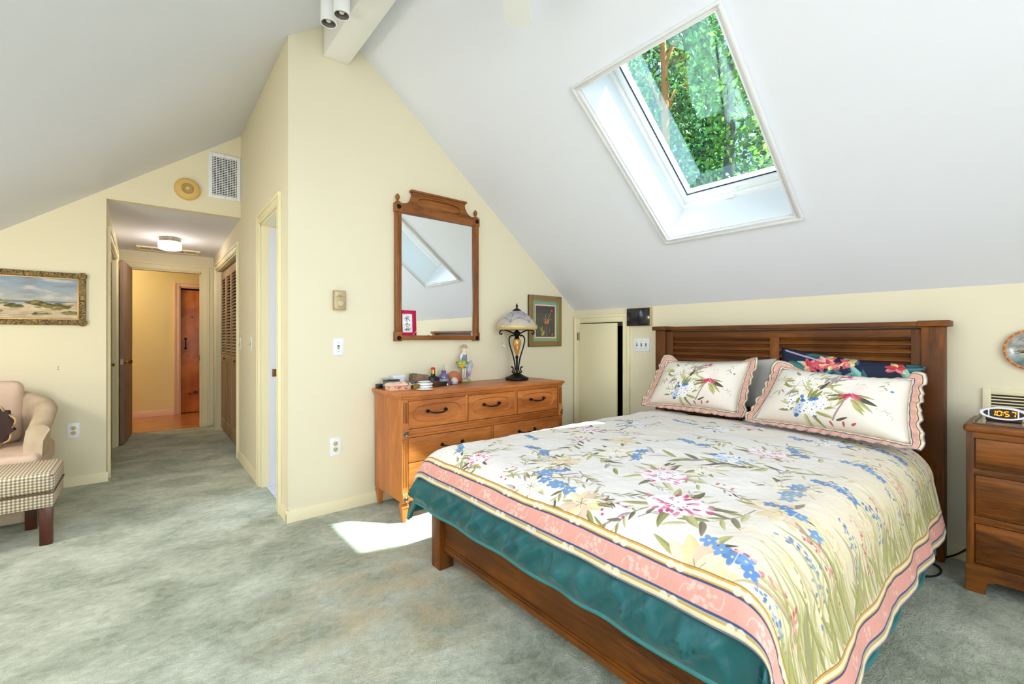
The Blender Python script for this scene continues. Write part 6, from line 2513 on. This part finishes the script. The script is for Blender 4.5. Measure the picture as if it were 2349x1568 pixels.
c = (-0.755, YB, 1.485)
t = thing('painting', c, 'landscape painting of grassy dunes in a carved gilt frame on the far left wall', 'painting')
gilt, nt, b = new_mat('carved antique gilt')
tc = nt.nodes.new('ShaderNodeTexCoord')
vo = nt.nodes.new('ShaderNodeTexVoronoi')
vo.inputs['Scale'].default_value = 60
no = nt.nodes.new('ShaderNodeTexNoise')
no.inputs['Scale'].default_value = 45
no.inputs['Distortion'].default_value = 2.5
nt.links.new(tc.outputs['Object'], vo.inputs['Vector'])
nt.links.new(tc.outputs['Object'], no.inputs['Vector'])
r = nt.nodes.new('ShaderNodeValToRGB')
r.color_ramp.elements[0].position = 0.36
r.color_ramp.elements[1].position = 0.62
r.color_ramp.elements[0].color = lin((74, 58, 34))
r.color_ramp.elements[1].color = lin((176, 150, 98))
nt.links.new(no.outputs['Fac'], r.inputs['Fac'])
nt.links.new(r.outputs[0], b.inputs['Base Color'])
bp = nt.nodes.new('ShaderNodeBump')
bp.inputs['Strength'].default_value = 1.0
bp.inputs['Distance'].default_value = 0.012
nt.links.new(no.outputs['Fac'], bp.inputs['Height'])
nt.links.new(bp.outputs[0], b.inputs['Normal'])
b.inputs['Metallic'].default_value = 0.3
b.inputs['Roughness'].default_value = 0.5
w_, h_ = 0.76, 0.412
fr = picture_frame(t, 'y', c, w_, h_, 0.042, 0.030, gilt, 0.008)
mb = MB()
for sx in (-1, 1):
    for sz in (-1, 1):
        p = (c[0] + sx * (w_ / 2 - 0.022), c[1] - 0.022, c[2] + sz * (h_ / 2 - 0.022))
        mb.ball(p, 0.030, 0.016, 0.030, 16, 10)
        mb.ball((p[0] - sx * 0.03, p[1], p[2] + sz * 0.004), 0.022, 0.013, 0.018, 12, 8)
        mb.ball((p[0] + sx * 0.004, p[1], p[2] - sz * 0.03), 0.018, 0.013, 0.022, 12, 8)
mb.build('corner_ornament', gilt, fr, sharp=180)
mb = MB()
for a0, a1, b0, b1 in ((-w_ / 2 + 0.040, -w_ / 2 + 0.052, -h_ / 2 + 0.04, h_ / 2 - 0.04), (w_ / 2 - 0.052, w_ / 2 - 0.040, -h_ / 2 + 0.04, h_ / 2 - 0.04), (-w_ / 2 + 0.05, w_ / 2 - 0.05, h_ / 2 - 0.052, h_ / 2 - 0.040), (-w_ / 2 + 0.05, w_ / 2 - 0.05, -h_ / 2 + 0.040, -h_ / 2 + 0.052)):
    wbox(mb, 'y', c, a0, a1, b0, b1, 0.002, 0.020, 0.003)
mb.build('inner_slip', mat('gilt slip', (196, 160, 104), 0.4, metal=0.4), t)
wpicture('canvas', 'y', c, w_ - 0.09, h_ - 0.09, 0.012, image_mat('dune landscape', dunes(), 0.6), t)

# smoke detector and return-air grille above the hall
t = thing('smoke_detector', (0.287, YB, 2.513), 'round yellowed smoke detector above the hall opening', 'smoke detector')
MB().lathe([(0.098, 0), (0.098, 0.012), (0.090, 0.028), (0.078, 0.036), (0.048, 0.039), (0, 0.039)], (0.287, YB, 2.513), (0, -1, 0), 48).build('housing', mat('yellowed plastic', (222, 186, 112), 0.5), t)
mb = MB()
mb.lathe([(0.046, 0.0385), (0.046, 0.0415), (0, 0.0418)], (0.287, YB, 2.513), (0, -1, 0), 36)
gr = mb.build('grille', mat('dark yellow grille', (150, 120, 68), 0.6), t)
mb = MB()
for rr in (0.022, 0.030, 0.038):
    mb.tube([(0.287 + rr * math.cos(2 * PI * k / 32), YB - 0.042, 2.513 + rr * math.sin(2 * PI * k / 32)) for k in range(32)], 0.0016, 6, closed=True)
mb.lathe([(0.017, 0.041), (0.015, 0.046), (0, 0.047)], (0.287, YB, 2.513), (0, -1, 0), 24)
mb.build('test_button', mat('pale yellow plastic', (226, 194, 128), 0.5), t)
MB().lathe([(0.005, 0), (0, 0.003)], (0.255, YB - 0.0415, 2.50), (0, -1, 0), 10).build('indicator', M_SLOT, t)

c = (0.572, YB, 2.686)
t = thing('air_vent', c, 'white eggcrate air grille high on the wall above the hall opening', 'vent')
mb = MB()
W2, H2 = 0.128, 0.209
for a0, a1, b0, b1 in ((-W2, -W2 + 0.03, -H2, H2), (W2 - 0.03, W2, -H2, H2), (-W2 + 0.03, W2 - 0.03, H2 - 0.032, H2), (-W2 + 0.03, W2 - 0.03, -H2, -H2 + 0.032)):
    wbox(mb, 'y', c, a0, a1, b0, b1, 0.0, 0.012, 0.003)
mb.build('frame', M_PLASTIC, t)
mb = MB()
wbox(mb, 'y', c, -W2 + 0.03, W2 - 0.03, -H2 + 0.032, H2 - 0.032, 0.0005, 0.0015)
mb.build('backing', mat('dark duct', (46, 46, 50), 0.8), t)
mb = MB()
for k in range(22):
    z = -H2 + 0.032 + (2 * H2 - 0.064) * (k + 0.5) / 22
    wbox(mb, 'y', c, -W2 + 0.029, W2 - 0.029, z - 0.0032, z + 0.0032, 0.006, 0.009)
for k in range(9):
    x = -W2 + 0.03 + (2 * W2 - 0.06) * (k + 0.5) / 9
    wbox(mb, 'y', c, x - 0.002, x + 0.002, -H2 + 0.031, H2 - 0.031, 0.004, 0.008)
mb.build('grid', M_PLASTIC, t)
for z in (-H2 + 0.014, H2 - 0.014):
    MB().lathe([(0.0045, 0), (0, 0.0015)], (c[0], YB - 0.012, c[2] + z), (0, -1, 0), 10).build('screw', M_STEEL, t)

# dark tablet-like panel high on the knee wall
c = (XK, 2.348, 1.364)
t = thing('wall_panel', c, 'black glossy wall panel with a tan edge above the triple switch', 'panel')
mb = MB()
wbox(mb, 'x', c, -0.122, 0.122, -0.080, 0.080, 0.001, 0.030, 0.003)
mb.build('case', mat('tan panel edge', (196, 178, 130), 0.5), t)
mb = MB()
wbox(mb, 'x', c, -0.120, 0.116, -0.080, 0.074, 0.030, 0.034, 0.002)
mb.build('screen', mat('black glass', (22, 25, 34), 0.12, coat=0.5), t)


# decorative plate and register at the right edge
def bird_plate():
    P = Paint(512, 512, (206, 130, 40))
    for k in range(60):
        a = 2 * PI * k / 60
        P.ell(256 + 246 * math.cos(a), 256 + 246 * math.sin(a), 16, 9, [(176, 92, 70), (222, 150, 50), (150, 80, 100)][k % 3], a + 1.57, 0.8, 4)
    P.ell(256, 256, 230, 230, (150, 152, 148))
    rng = np.random.default_rng(6)
    yy, xx = np.mgrid[0:512, 0:512].astype(np.float32)
    ins = (np.hypot(xx - 256, yy - 256) < 228)[..., None]
    n = fbm(xx / 60, yy / 60, 9, 3)[..., None]
    low = np.clip((230 - yy) / 160, 0, 1)[..., None]
    col = np.array((168, 166, 162), np.float32) / 255 * (1 - low) + np.array((86, 112, 106), np.float32) / 255 * low
    P.a = np.where(ins, col * (1 + 0.16 * n), P.a)
    for k in range(60):
        x, y, a = rng.uniform(30, 480), rng.uniform(150, 420), rng.uniform(-0.6, 0.9)
        if math.hypot(x - 256, y - 256) < 190:
            P.leaf(x, y, a, 60, 10, (92, 102, 88), None, 0.6)
    P.leaf(110, 232, 0.05, 150, 26, (120, 110, 60))
    P.leaf(150, 214, 0.0, 200, 40, (40, 44, 48))
    P.leaf(150, 206, -0.02, 150, 18, (226, 180, 60))
    P.ell(360, 220, 46, 26, (44, 46, 50), 0.2)
    return P.a


PC = (XK - 0.006, 0.094, 1.122)
t = thing('decorative_plate', PC, 'round bird plate with an orange rim on the wall right of the headboard', 'plate')
rows, uvs = [], []
for r, d in ((0.0, 0.010), (0.06, 0.010), (0.068, 0.013), (0.096, 0.022), (0.100, 0.022)):
    rows.append([(PC[0] - d + 0.004, PC[1] - r * math.cos(2 * PI * k / 48), PC[2] + r * math.sin(2 * PI * k / 48)) for k in range(49)])
    uvs.append([(0.5 + r / 0.2 * math.cos(2 * PI * k / 48), 0.5 + r / 0.2 * math.sin(2 * PI * k / 48)) for k in range(49)])
pl = MB().grid(rows, uvs).build('dish', image_mat('bird plate', bird_plate(), 0.2, coat=0.5), t, sharp=60, recalc=False)
so = pl.modifiers.new('thickness', 'SOLIDIFY')
so.thickness = 0.003
MB().tube([(XK - 0.003, 0.094, 1.215), (XK - 0.006, 0.094, 1.225), (XK - 0.022, 0.094, 1.224), (XK - 0.026, 0.094, 1.214)], 0.0015, 6).build('wire_hanger', M_STEEL, t)

c = (XK, 0.06, 0.845)
t = thing('wall_register', c, 'cream wall register behind the alarm clock and nightstand', 'vent')
mb = MB()
for a0, a1, b0, b1 in ((-0.206, -0.175, -0.076, 0.076), (0.175, 0.206, -0.076, 0.076), (-0.176, 0.176, 0.046, 0.076), (-0.176, 0.176, -0.076, -0.046)):
    wbox(mb, 'x', c, a0, a1, b0, b1, 0.0, 0.016, 0.003)
mb.build('frame', M_TRIM, t)
mb = MB()
wbox(mb, 'x', c, -0.177, 0.177, -0.047, 0.047, 0.001, 0.003)
mb.build('backing', mat('shadowed duct', (70, 60, 44), 0.8), t)
mb = MB()
for k in range(6):
    z = 0.046 - 0.092 * (k + 0.5) / 6 - 0.004
    mb.prism([(XK - 0.004, c[2] + z + 0.010), (XK - 0.014, c[2] + z + 0.001), (XK - 0.014, c[2] + z - 0.001), (XK - 0.004, c[2] + z + 0.008)], 'y', c[1] - 0.178, c[1] + 0.178) if False else mb.box(XK - 0.014, c[1] - 0.178, c[2] + z - 0.002, XK - 0.006, c[1] + 0.178, c[2] + z + 0.0035)
mb.build('louvers', M_TRIM, t)

# ------------------------------------------------------------------ hall fittings
hz = 2.327 - (6.29 - 5.07) * 0.077 / 2.15
LC = (0.205, 6.27)
t = thing('ceiling_light', (LC[0], LC[1], hz), 'lit drum ceiling light with a brushed metal band in the hall', 'ceiling light')
MB().lathe([(0.098, 0.004), (0.098, -0.040), (0.060, -0.042)], (LC[0], LC[1], hz), (0, 0, 1), 40).build('metal_band', M_STEEL, t)
MB().lathe([(0.060, -0.040), (0.104, -0.041), (0.107, -0.052), (0.106, -0.105), (0.098, -0.122), (0.07, -0.130), (0, -0.132)], (LC[0], LC[1], hz), (0, 0, 1), 40).build('glass_drum', mat('glowing opal glass', (250, 246, 238), 0.4, emit=((255, 240, 222), 6.0)), t)
point_light('hall_lamp_glow', (LC[0], LC[1], hz - 0.20), 4.0, (1.0, 0.90, 0.80), 0.09)

t = thing('ceiling_register', (0.21, 6.95, 2.26), 'long cream ceiling register in the hall behind the drum light', 'vent')
zc = 2.327 - (6.95 - 5.07) * 0.077 / 2.15
mb = MB()
for x0_, x1_, y0_, y1_ in ((-0.095, -0.055, 6.83, 7.10), (0.485, 0.525, 6.83, 7.10), (-0.055, 0.485, 6.83, 6.87), (-0.055, 0.485, 7.06, 7.10)):
    mb.box(x0_, y0_, zc - 0.014, x1_, y1_, zc + 0.004, 0.003)
for k in range(4):
    x = -0.055 + 0.54 * (k + 1) / 5
    mb.box(x - 0.012, 6.87, zc - 0.012, x + 0.012, 7.06, zc + 0.004, 0.002)
mb.build('frame', M_TRIM, t)
MB().box(-0.06, 6.865, zc - 0.006, 0.49, 7.065, zc + 0.003).build('mesh', mat('pale register mesh', (200, 192, 190), 0.6, bump=(200, 0.5, 0.004)), t)
point_light('corridor_lamp_glow', (-0.75, 7.95, 2.25), 19.0, (1.0, 0.82, 0.56), 0.10)
t = thing('corridor_light', (-0.75, 7.95, 2.44), 'small round corridor ceiling light left of the hall doorway', 'ceiling light')
MB().lathe([(0.10, 0), (0.10, -0.02), (0.07, -0.03)], (-0.75, 7.95, 2.44), (0, 0, 1), 30).build('rim', M_BRASS, t)
MB().lathe([(0.09, -0.02), (0.08, -0.05), (0.04, -0.072), (0, -0.076)], (-0.75, 7.95, 2.44), (0, 0, 1), 30).build('bowl', mat('warm glowing glass', (255, 226, 176), 0.4, emit=((255, 210, 140), 4.0)), t)

# ------------------------------------------------------------------ track spotlights on the beam
M_CAN = mat('white lacquered metal', (250, 250, 250), 0.35)
M_CANIN = mat('grey reflector', (132, 124, 118), 0.45, metal=0.2)
t = thing('light_track', (0.906, 2.35, 3.17), 'white lighting track along the left side of the ridge beam', 'light track')
MB().box(0.900, 1.2, 3.150, 0.918, 2.80, 3.178, 0.003).build('rail', M_CAN, t)
for k, (x, y, zb, lb) in enumerate(((0.833, 2.505, 2.950, 'white cylinder spotlight on the track, the nearer one at the top of the beam'), (0.803, 2.635, 2.962, 'white cylinder spotlight on the track, the farther one beside the gable wall'))):
    t = thing('spotlight', (x, y, zb), lb, 'spotlight', 'spotlights on the beam')
    MB().lathe([(0, 0.06), (0.0385, 0.06), (0.0385, 0.0), (0.043, 0.0), (0.043, 0.175), (0.030, 0.188), (0, 0.188)], (x, y, zb), (0, 0, 1), 40).build('can', M_CAN, t)
    MB().lathe([(0, 0.048), (0.030, 0.04), (0.0365, 0.02), (0.0382, 0.002), (0.0384, 0.002), (0.0375, 0.021), (0.031, 0.0415), (0, 0.0495)], (x, y, zb), (0, 0, 1), 36).build('reflector', M_CANIN, t)
    MB().lathe([(0, 0.010), (0.012, 0.012), (0.018, 0.022), (0.016, 0.036), (0.012, 0.045)], (x, y, zb), (0, 0, 1), 24).build('bulb', mat('unlit bulb', (222, 220, 216), 0.2), t)
    MB().tube([(x, y, zb + 0.15), (x + 0.05, y, zb + 0.19), (0.902, y, 3.165)], 0.009, 10).build('arm', M_CAN, t)

# ------------------------------------------------------------------ ceiling fan (one blade shows at the top edge)
FC = Vector((1.0, 1.245, 2.72))
t = thing('ceiling_fan', (FC.x, FC.y, 3.062), 'white ceiling fan with one blade showing at the top of the picture', 'fan')
MB().lathe([(0.06, 0), (0.055, -0.03), (0.02, -0.05), (0.013, -0.055), (0.013, -0.27), (0.0, -0.271)], (FC.x, FC.y, 3.062), (0, 0, 1), 28).build('downrod', M_CAN, t)
MB().lathe([(0.02, 0.08), (0.09, 0.07), (0.115, 0.04), (0.115, -0.01), (0.08, -0.04), (0, -0.05)], tuple(FC), (0, 0, 1), 36).build('motor', M_CAN, t)
for k in range(5):
    a = math.radians(47 + 72 * k)
    M_ = Matrix.Translation(FC) @ Matrix.Rotation(a, 4, 'Z') @ Matrix.Rotation(math.radians(10), 4, 'X')
    pr = [(0.17, -0.045), (0.22, -0.055), (0.58, -0.068), (0.615, -0.058), (0.63, -0.035), (0.632, 0.035), (0.615, 0.058), (0.58, 0.068), (0.22, 0.055), (0.17, 0.045)]
    mb = MB()
    mb.prism(pr, 'z', -0.004, 0.004, 0.002, 1)
    bmesh.ops.transform(mb.bm, matrix=M_, verts=mb.bm.verts[:])
    bl = mb.build('blade', M_CAN, t)
    MB().box(0.09, -0.018, -0.004, 0.20, 0.018, 0.010, 0.003, m=M_).build('blade_bracket', M_CAN, bl)

# ------------------------------------------------------------------ nightstand
W_NS = wood('dark nightstand wood', (82, 44, 10), (150, 86, 26), 'y', 1.5, rough=0.38, coat=0.25, stretch=9)
W_NSZ = wood('dark nightstand upright', (82, 44, 10), (146, 84, 25), 'z', 1.5, rough=0.38, coat=0.25, stretch=9)
NX, NY0, NY1 = 2.985, -0.36, 0.290
ns = thing('nightstand', (3.16, -0.035, 0), 'brown wooden nightstand with three drawers right of the bed', 'nightstand')
mb = MB()
mb.box(NX + 0.012, NY0, 0.115, 3.335, NY1, 0.745, 0.003)
mb.build('case', W_NSZ, ns)
mb = MB()
mb.box(NX - 0.012, NY0 - 0.010, 0.742, 3.345, NY1 + 0.010, 0.778, 0.014, 4)
mb.build('top', W_NS, ns)
for y0, y1 in ((NY1 - 0.026, NY1), (NY0, NY0 + 0.026)):
    MB().box(NX, y0, 0.12, NX + 0.03, y1, 0.743, 0.003).build('stile', W_NSZ, ns)
for z0, z1 in ((0.716, 0.743), (0.547, 0.573), (0.322, 0.353), (0.113, 0.131)):
    MB().box(NX + 0.001, NY0 + 0.024, z0, NX + 0.03, NY1 - 0.024, z1, 0.002).build('rail', W_NS, ns)
for z0, z1 in ((0.577, 0.712), (0.357, 0.543), (0.135, 0.318)):
    MB().box(NX + 0.005, NY0 + 0.031, z0, NX + 0.03, NY1 - 0.031, z1, 0.003).build('drawer', W_NS, ns)
ap = [(NY1 + 0.002, 0.0), (NY1 + 0.002, 0.122), (NY0 - 0.002, 0.122), (NY0 - 0.002, 0.0), (NY0 + 0.062, 0.0), (NY0 + 0.066, 0.055), (NY0 + 0.10, 0.070), (NY1 - 0.10, 0.070), (NY1 - 0.066, 0.055), (NY1 - 0.062, 0.0)]
MB().prism(ap, 'x', NX - 0.004, NX + 0.022, 0.002, 1).build('base_apron', W_NS, ns)
for y0, y1 in ((NY1 - 0.05, NY1), (NY0, NY0 + 0.05)):
    MB().box(3.285, y0, 0, 3.335, y1, 0.118, 0.003).build('leg', W_NSZ, ns)


def tray_print():
    rng = np.random.default_rng(12)
    P = Paint(600, 300, (206, 148, 96))
    for k in range(60):
        x, y = rng.uniform(0, 600), rng.uniform(0, 300)
        P.ell(x, y, rng.uniform(10, 60), rng.uniform(5, 18), [(232, 222, 204), (60, 62, 66), (196, 120, 70), (150, 150, 150), (226, 176, 120), (210, 214, 220)][rng.integers(6)], rng.uniform(-0.3, 0.3), 0.9)
    P.rect(0, 0, 40, 300, (128, 112, 88))
    P.rect(0, 0, 600, 14, (128, 112, 88))
    return P.a


TZ = 0.7785
t = thing('serving_tray', (3.17, 0.0, TZ), 'printed lacquer tray lying on the nightstand under the clock', 'tray')
MB().box(3.0, -0.30, TZ, 3.30, 0.270, TZ + 0.006, 0.002).build('board', mat('tray edge', (110, 92, 66), 0.3), t)
P_ = [[(3.004, 0.266, TZ + 0.0065), (3.004, -0.296, TZ + 0.0065)], [(3.296, 0.266, TZ + 0.0065), (3.296, -0.296, TZ + 0.0065)]]
MB().grid(P_, [[(0, 0), (1, 0)], [(0, 1), (1, 1)]]).build('printed_top', image_mat('tray picture', tray_print(), 0.15, coat=0.7), t)
mb = MB()
for y0, y1 in ((0.262, 0.271), (-0.301, -0.292)):
    mb.box(3.0, y0, TZ, 3.30, y1, TZ + 0.016, 0.003)
mb.build('lip', mat('tray lip', (110, 92, 66), 0.3), t)

# alarm clock
CC = Vector((3.115, 0.178, TZ + 0.047))
ck = thing('alarm_clock', (CC.x, CC.y, TZ + 0.007), 'oval white alarm clock with orange digits on the nightstand', 'clock')
HW, HH = 0.081, 0.030


def eye(a, s=1.0):
    ca, sa = math.cos(a), math.sin(a)
    return HW * s * ca, HH * s * sa * (1 - 0.12 * abs(ca) ** 3)


rows = []
for dx, s in ((0.035, 0.55), (0.028, 0.86), (0.010, 1.0), (-0.012, 1.0), (-0.019, 0.95), (-0.019, 0.84), (-0.012, 0.80)):
    row = []
    for k in range(49):
        yv, zv = eye(2 * PI * k / 48, s)
        if s < 0.9 and dx < 0:
            zv *= 0.9
        row.append((CC.x + dx, CC.y - yv, CC.z + zv))
    rows.append(row)
MB().grid(rows).build('case', M_PLASTIC, ck, sharp=50)
mb = MB()
pts = [eye(2 * PI * k / 48, 0.81) for k in range(48)]
mb.prism([(CC.y - p[0], CC.z + p[1] * 0.9) for p in pts], 'x', CC.x - 0.0125, CC.x + 0.01)
mb.build('face', mat('dark display', (40, 34, 32), 0.2, coat=0.4), ck)
mb = MB()
for s in (-1, 1):
    mb.box(CC.x - 0.017, CC.y + s * 0.047 - 0.0025, CC.z - 0.019, CC.x - 0.010, CC.y + s * 0.047 + 0.0025, CC.z + 0.019, 0.001)
mb.build('divider', M_PLASTIC, ck)
mb = MB()
mb.box(CC.x - 0.012, CC.y - 0.058, TZ + 0.0072, CC.x + 0.036, CC.y + 0.058, TZ + 0.026, 0.006)
mb.build('foot', M_BLK, ck)
SEG = {'1': 'bc', '0': 'abcdef', '5': 'afgcd', '7': 'abc'}
M_LED = mat('orange led', (255, 120, 10), 0.4, emit=((255, 116, 10), 2.6))
mb = MB()


def seg7(yc, ch):
    w, h_, tk, sl_ = 0.0068, 0.0105, 0.0021, 0.10
    x0, x1 = CC.x - 0.0135, CC.x - 0.0122
    L = {'a': (-w + tk, w - tk, h_ - tk, h_ + tk), 'g': (-w + tk, w - tk, -tk, tk), 'd': (-w + tk, w - tk, -h_ - tk, -h_ + tk),
         'b': (w - tk, w + tk, tk, h_), 'c': (w - tk, w + tk, -h_, -tk), 'f': (-w - tk, -w + tk, tk, h_), 'e': (-w - tk, -w + tk, -h_, -tk)}
    for s in SEG[ch]:
        a, b2, c2, d2 = L[s]
        q = [(a, c2), (b2, c2), (b2, d2), (a, d2)]
        mb.prism([(yc - u_ - sl_ * v_, CC.z + v_) for u_, v_ in q], 'x', x0, x1)


for yo, ch in ((0.033, '1'), (0.013, '0'), (-0.011, '5'), (-0.031, '7')):
    seg7(CC.y + yo, ch)
for dz in (-0.005, 0.005):
    mb.box(CC.x - 0.0135, CC.y - 0.001, CC.z + dz - 0.0014, CC.x - 0.0122, CC.y + 0.0022, CC.z + dz + 0.0014)
mb.build('digits', M_LED, ck)

# power cord on the carpet between bed and nightstand
mb = MB()
pts = [(2.90, 0.50, 0.006), (2.966, 0.433, 0.006), (3.02, 0.395, 0.006), (3.09, 0.386, 0.007), (3.144, 0.398, 0.008), (3.165, 0.43, 0.010), (3.19, 0.455, 0.014), (3.24, 0.43, 0.018), (3.29, 0.40, 0.012), (3.33, 0.36, 0.03), (3.345, 0.33, 0.06), (3.35, 0.30, 0.10)]
pts = [Vector(p) for p in pts]
for _ in range(2):
    q_ = [pts[0]]
    for p, q in zip(pts, pts[1:]):
        q_ += [p * 0.75 + q * 0.25, p * 0.25 + q * 0.75]
    pts = q_ + [pts[-1]]
mb.tube(pts, 0.0045, 8)
o = mb.build('power_cord', mat('black cord', (20, 20, 20), 0.5), at=(3.1, 0.4, 0.006), sharp=180)
tag(o, 'black power cord looped on the carpet between bed and nightstand', 'cord')

# ------------------------------------------------------------------ armchair
M_LINEN = mat('oatmeal slub linen', (206, 188, 162), 0.9, bump=(45, 0.5, 0.006), var=(9, (184, 164, 138)), spec=0.15)
M_PINKL = mat('pink oatmeal linen', (218, 194, 174), 0.9, bump=(45, 0.5, 0.006), var=(9, (206, 180, 158)), spec=0.15)
ac = thing('armchair', (-0.93, 4.45, 0), 'oatmeal linen barrel armchair at the left edge of the room', 'armchair')
# plan of the wrap-around back: right arm front -> round the back -> left arm front
plan = []
hw, y0a, yc_, yb_ = 0.375, 4.165, 4.47, 4.86
for k in range(7):
    plan.append((-0.93 + hw, y0a + (yc_ - y0a) * k / 7))
for k in range(25):
    a = PI * k / 24
    plan.append((-0.93 + hw * math.cos(a), yc_ + (yb_ - yc_) * math.sin(a)))
for k in range(1, 8):
    plan.append((-0.93 - hw, yc_ - (yc_ - y0a) * k / 7))
N = len(plan)
rows = []
for i, (x, y) in enumerate(plan):
    f = i / (N - 1)
    a = plan[max(0, i - 1)]
    b2 = plan[min(N - 1, i + 1)]
    tdir = Vector((b2[0] - a[0], b2[1] - a[1], 0)).normalized()
    nout = Vector((tdir.y, -tdir.x, 0))
    h = 0.615 + 0.185 * math.sin(PI * f) ** 1.3
    sec = [(-0.045, 0.20), (-0.050, 0.36), (-0.052, h - 0.12), (-0.040, h - 0.03), (-0.010, h), (0.030, h + 0.006), (0.062, h - 0.012), (0.070, h - 0.034), (0.058, h - 0.052), (0.038, h - 0.10), (0.028, 0.36), (0.026, 0.20), (0.030, 0.10), (0.046, 0.012)]
    rows.append([Vector((x, y, 0)) + nout * o_ + Vector((0, 0, z)) for o_, z in sec])
mb = MB()
mb.grid(rows)
for end in (rows[0], rows[-1]):
    mb.bm.faces.new([mb.bm.verts.new(p) for p in end])
bmesh.ops.remove_doubles(mb.bm, verts=mb.bm.verts[:], dist=0.0003)
mb.build('back_and_arms', M_LINEN, ac, sharp=60)
MB().box(-0.93 - 0.335, 4.13, 0.012, -0.93 + 0.345, 4.80, 0.30, 0.02, 3).build('skirt', M_LINEN, ac)
MB().box(-0.93 - 0.335, 4.075, 0.295, -0.93 + 0.405, 4.74, 0.445, 0.035, 5).build('seat_cushion', M_PINKL, ac)
mb = MB()
mb.box(-0.27, -0.07, -0.22, 0.27, 0.07, 0.22, 0.06, 5, m=Matrix.Translation((-0.955, 4.72, 0.655)) @ Matrix.Rotation(math.radians(-10), 4, 'X'))
mb.build('back_cushion', M_PINKL, ac)
# dark scalloped throw cushion
mb = MB()
pr = []
for k in range(64):
    a = 2 * PI * k / 64
    r = 0.145 + 0.012 * math.sin(7 * a)
    pr.append((-0.835 + r * math.cos(a), 0.595 + r * math.sin(a)))
mb.prism(pr, 'y', 4.43, 4.50, 0.02, 3)
tc_ = mb.build('throw_pillow', mat('dark brown velvet', (54, 34, 30), 0.8, sheen=0.3), at=(-0.835, 4.46, 0.45))
tag(tc_, 'dark brown scalloped cushion with a gold cord sitting in the armchair', 'cushion')
MB().tube([(p[0], 4.445, p[1]) for p in pr], 0.008, 8, closed=True).build('cord_edging', mat('gold cord', (196, 164, 110), 0.6), tc_, sharp=180)


# gingham footstool
def gingham():
    m, nt, b = new_mat('green and peach gingham')
    L = nt.links
    tc = nt.nodes.new('ShaderNodeTexCoord')
    ge = nt.nodes.new('ShaderNodeNewGeometry')
    sp = nt.nodes.new('ShaderNodeSeparateXYZ')
    sn = nt.nodes.new('ShaderNodeSeparateXYZ')
    L.new(tc.outputs['Object'], sp.inputs[0])
    L.new(ge.outputs['Normal'], sn.inputs[0])

    def M(op, a, c=None):
        n = nt.nodes.new('ShaderNodeMath')
        n.operation = op
        for i, v in enumerate((a, c)):
            if v is None:
                continue
            if isinstance(v, (int, float)):
                n.inputs[i].default_value = v
            else:
                L.new(v, n.inputs[i])
        return n.outputs[0]
    tot = None
    for k in range(3):
        st = M('GREATER_THAN', M('FRACT', M('MULTIPLY', M('ADD', sp.outputs[k], 5.0), 1 / 0.0165)), 0.5)
        w = M('LESS_THAN', M('ABSOLUTE', sn.outputs[k]), 0.65)
        v = M('MULTIPLY', st, w)
        tot = v if tot is None else M('ADD', tot, v)
    h = M('MULTIPLY', tot, 0.5)
    r = nt.nodes.new('ShaderNodeValToRGB')
    r.color_ramp.interpolation = 'CONSTANT'
    r.color_ramp.elements[0].position = 0.0
    r.color_ramp.elements[0].color = lin((238, 210, 184))
    r.color_ramp.elements[1].position = 0.25
    r.color_ramp.elements[1].color = lin((172, 158, 134))
    e = r.color_ramp.elements.new(0.75)
    e.color = lin((118, 122, 104))
    L.new(h, r.inputs['Fac'])
    L.new(r.outputs[0], b.inputs['Base Color'])
    b.inputs['Roughness'].default_value = 0.9
    b.inputs['Specular IOR Level'].default_value = 0.15
    n = nt.nodes.new('ShaderNodeTexNoise')
    n.inputs['Scale'].default_value = 300
    L.new(tc.outputs['Object'], n.inputs['Vector'])
    bp = nt.nodes.new('ShaderNodeBump')
    bp.inputs['Strength'].default_value = 0.3
    bp.inputs['Distance'].default_value = 0.003
    L.new(n.outputs['Fac'], bp.inputs['Height'])
    L.new(bp.outputs[0], b.inputs['Normal'])
    return m


M_GING = gingham()
W_MAH = wood('mahogany legs', (58, 24, 14), (92, 42, 24), 'z', 2.0, rough=0.3, coat=0.4)
ot = thing('footstool', (-0.72, 3.86, 0), 'gingham footstool with dark wooden legs in front of the armchair', 'footstool')
mb = MB()
mb.box(-1.03, 3.650, 0.215, -0.412, 4.060, 0.300, 0.008, 2)
mb.build('base', M_GING, ot)
mb = MB()
mb.box(-1.036, 3.645, 0.298, -0.408, 4.062, 0.412, 0.030, 5)
for v in mb.bm.verts:
    if v.co.z > 0.38:
        fx, fy = (v.co.x + 0.72) / 0.314, (v.co.y - 3.865) / 0.22
        v.co.z += 0.010 * max(0, 1 - fx * fx) * max(0, 1 - fy * fy)
cush = mb.build('cushion', M_GING, ot)
mb = MB()
mb.tube([(-1.034, 3.646, 0.299), (-0.410, 3.646, 0.299), (-0.410, 4.060, 0.299), (-1.034, 4.060, 0.299)], 0.005, 8, closed=True)
mb.tube([(-1.026, 3.655, 0.394), (-0.417, 3.655, 0.394), (-0.417, 4.053, 0.394), (-1.026, 4.053, 0.394)], 0.004, 8, closed=True)
mb.build('welt', mat('dark welt', (96, 74, 56), 0.8), cush)
for x, y in ((-0.443, 3.683), (-1.0, 3.683), (-0.55, 4.032), (-0.95, 4.032)):
    MB().box(x - 0.027, y - 0.027, 0, x + 0.027, y + 0.027, 0.218, 0.004).build('leg', W_MAH, ot)
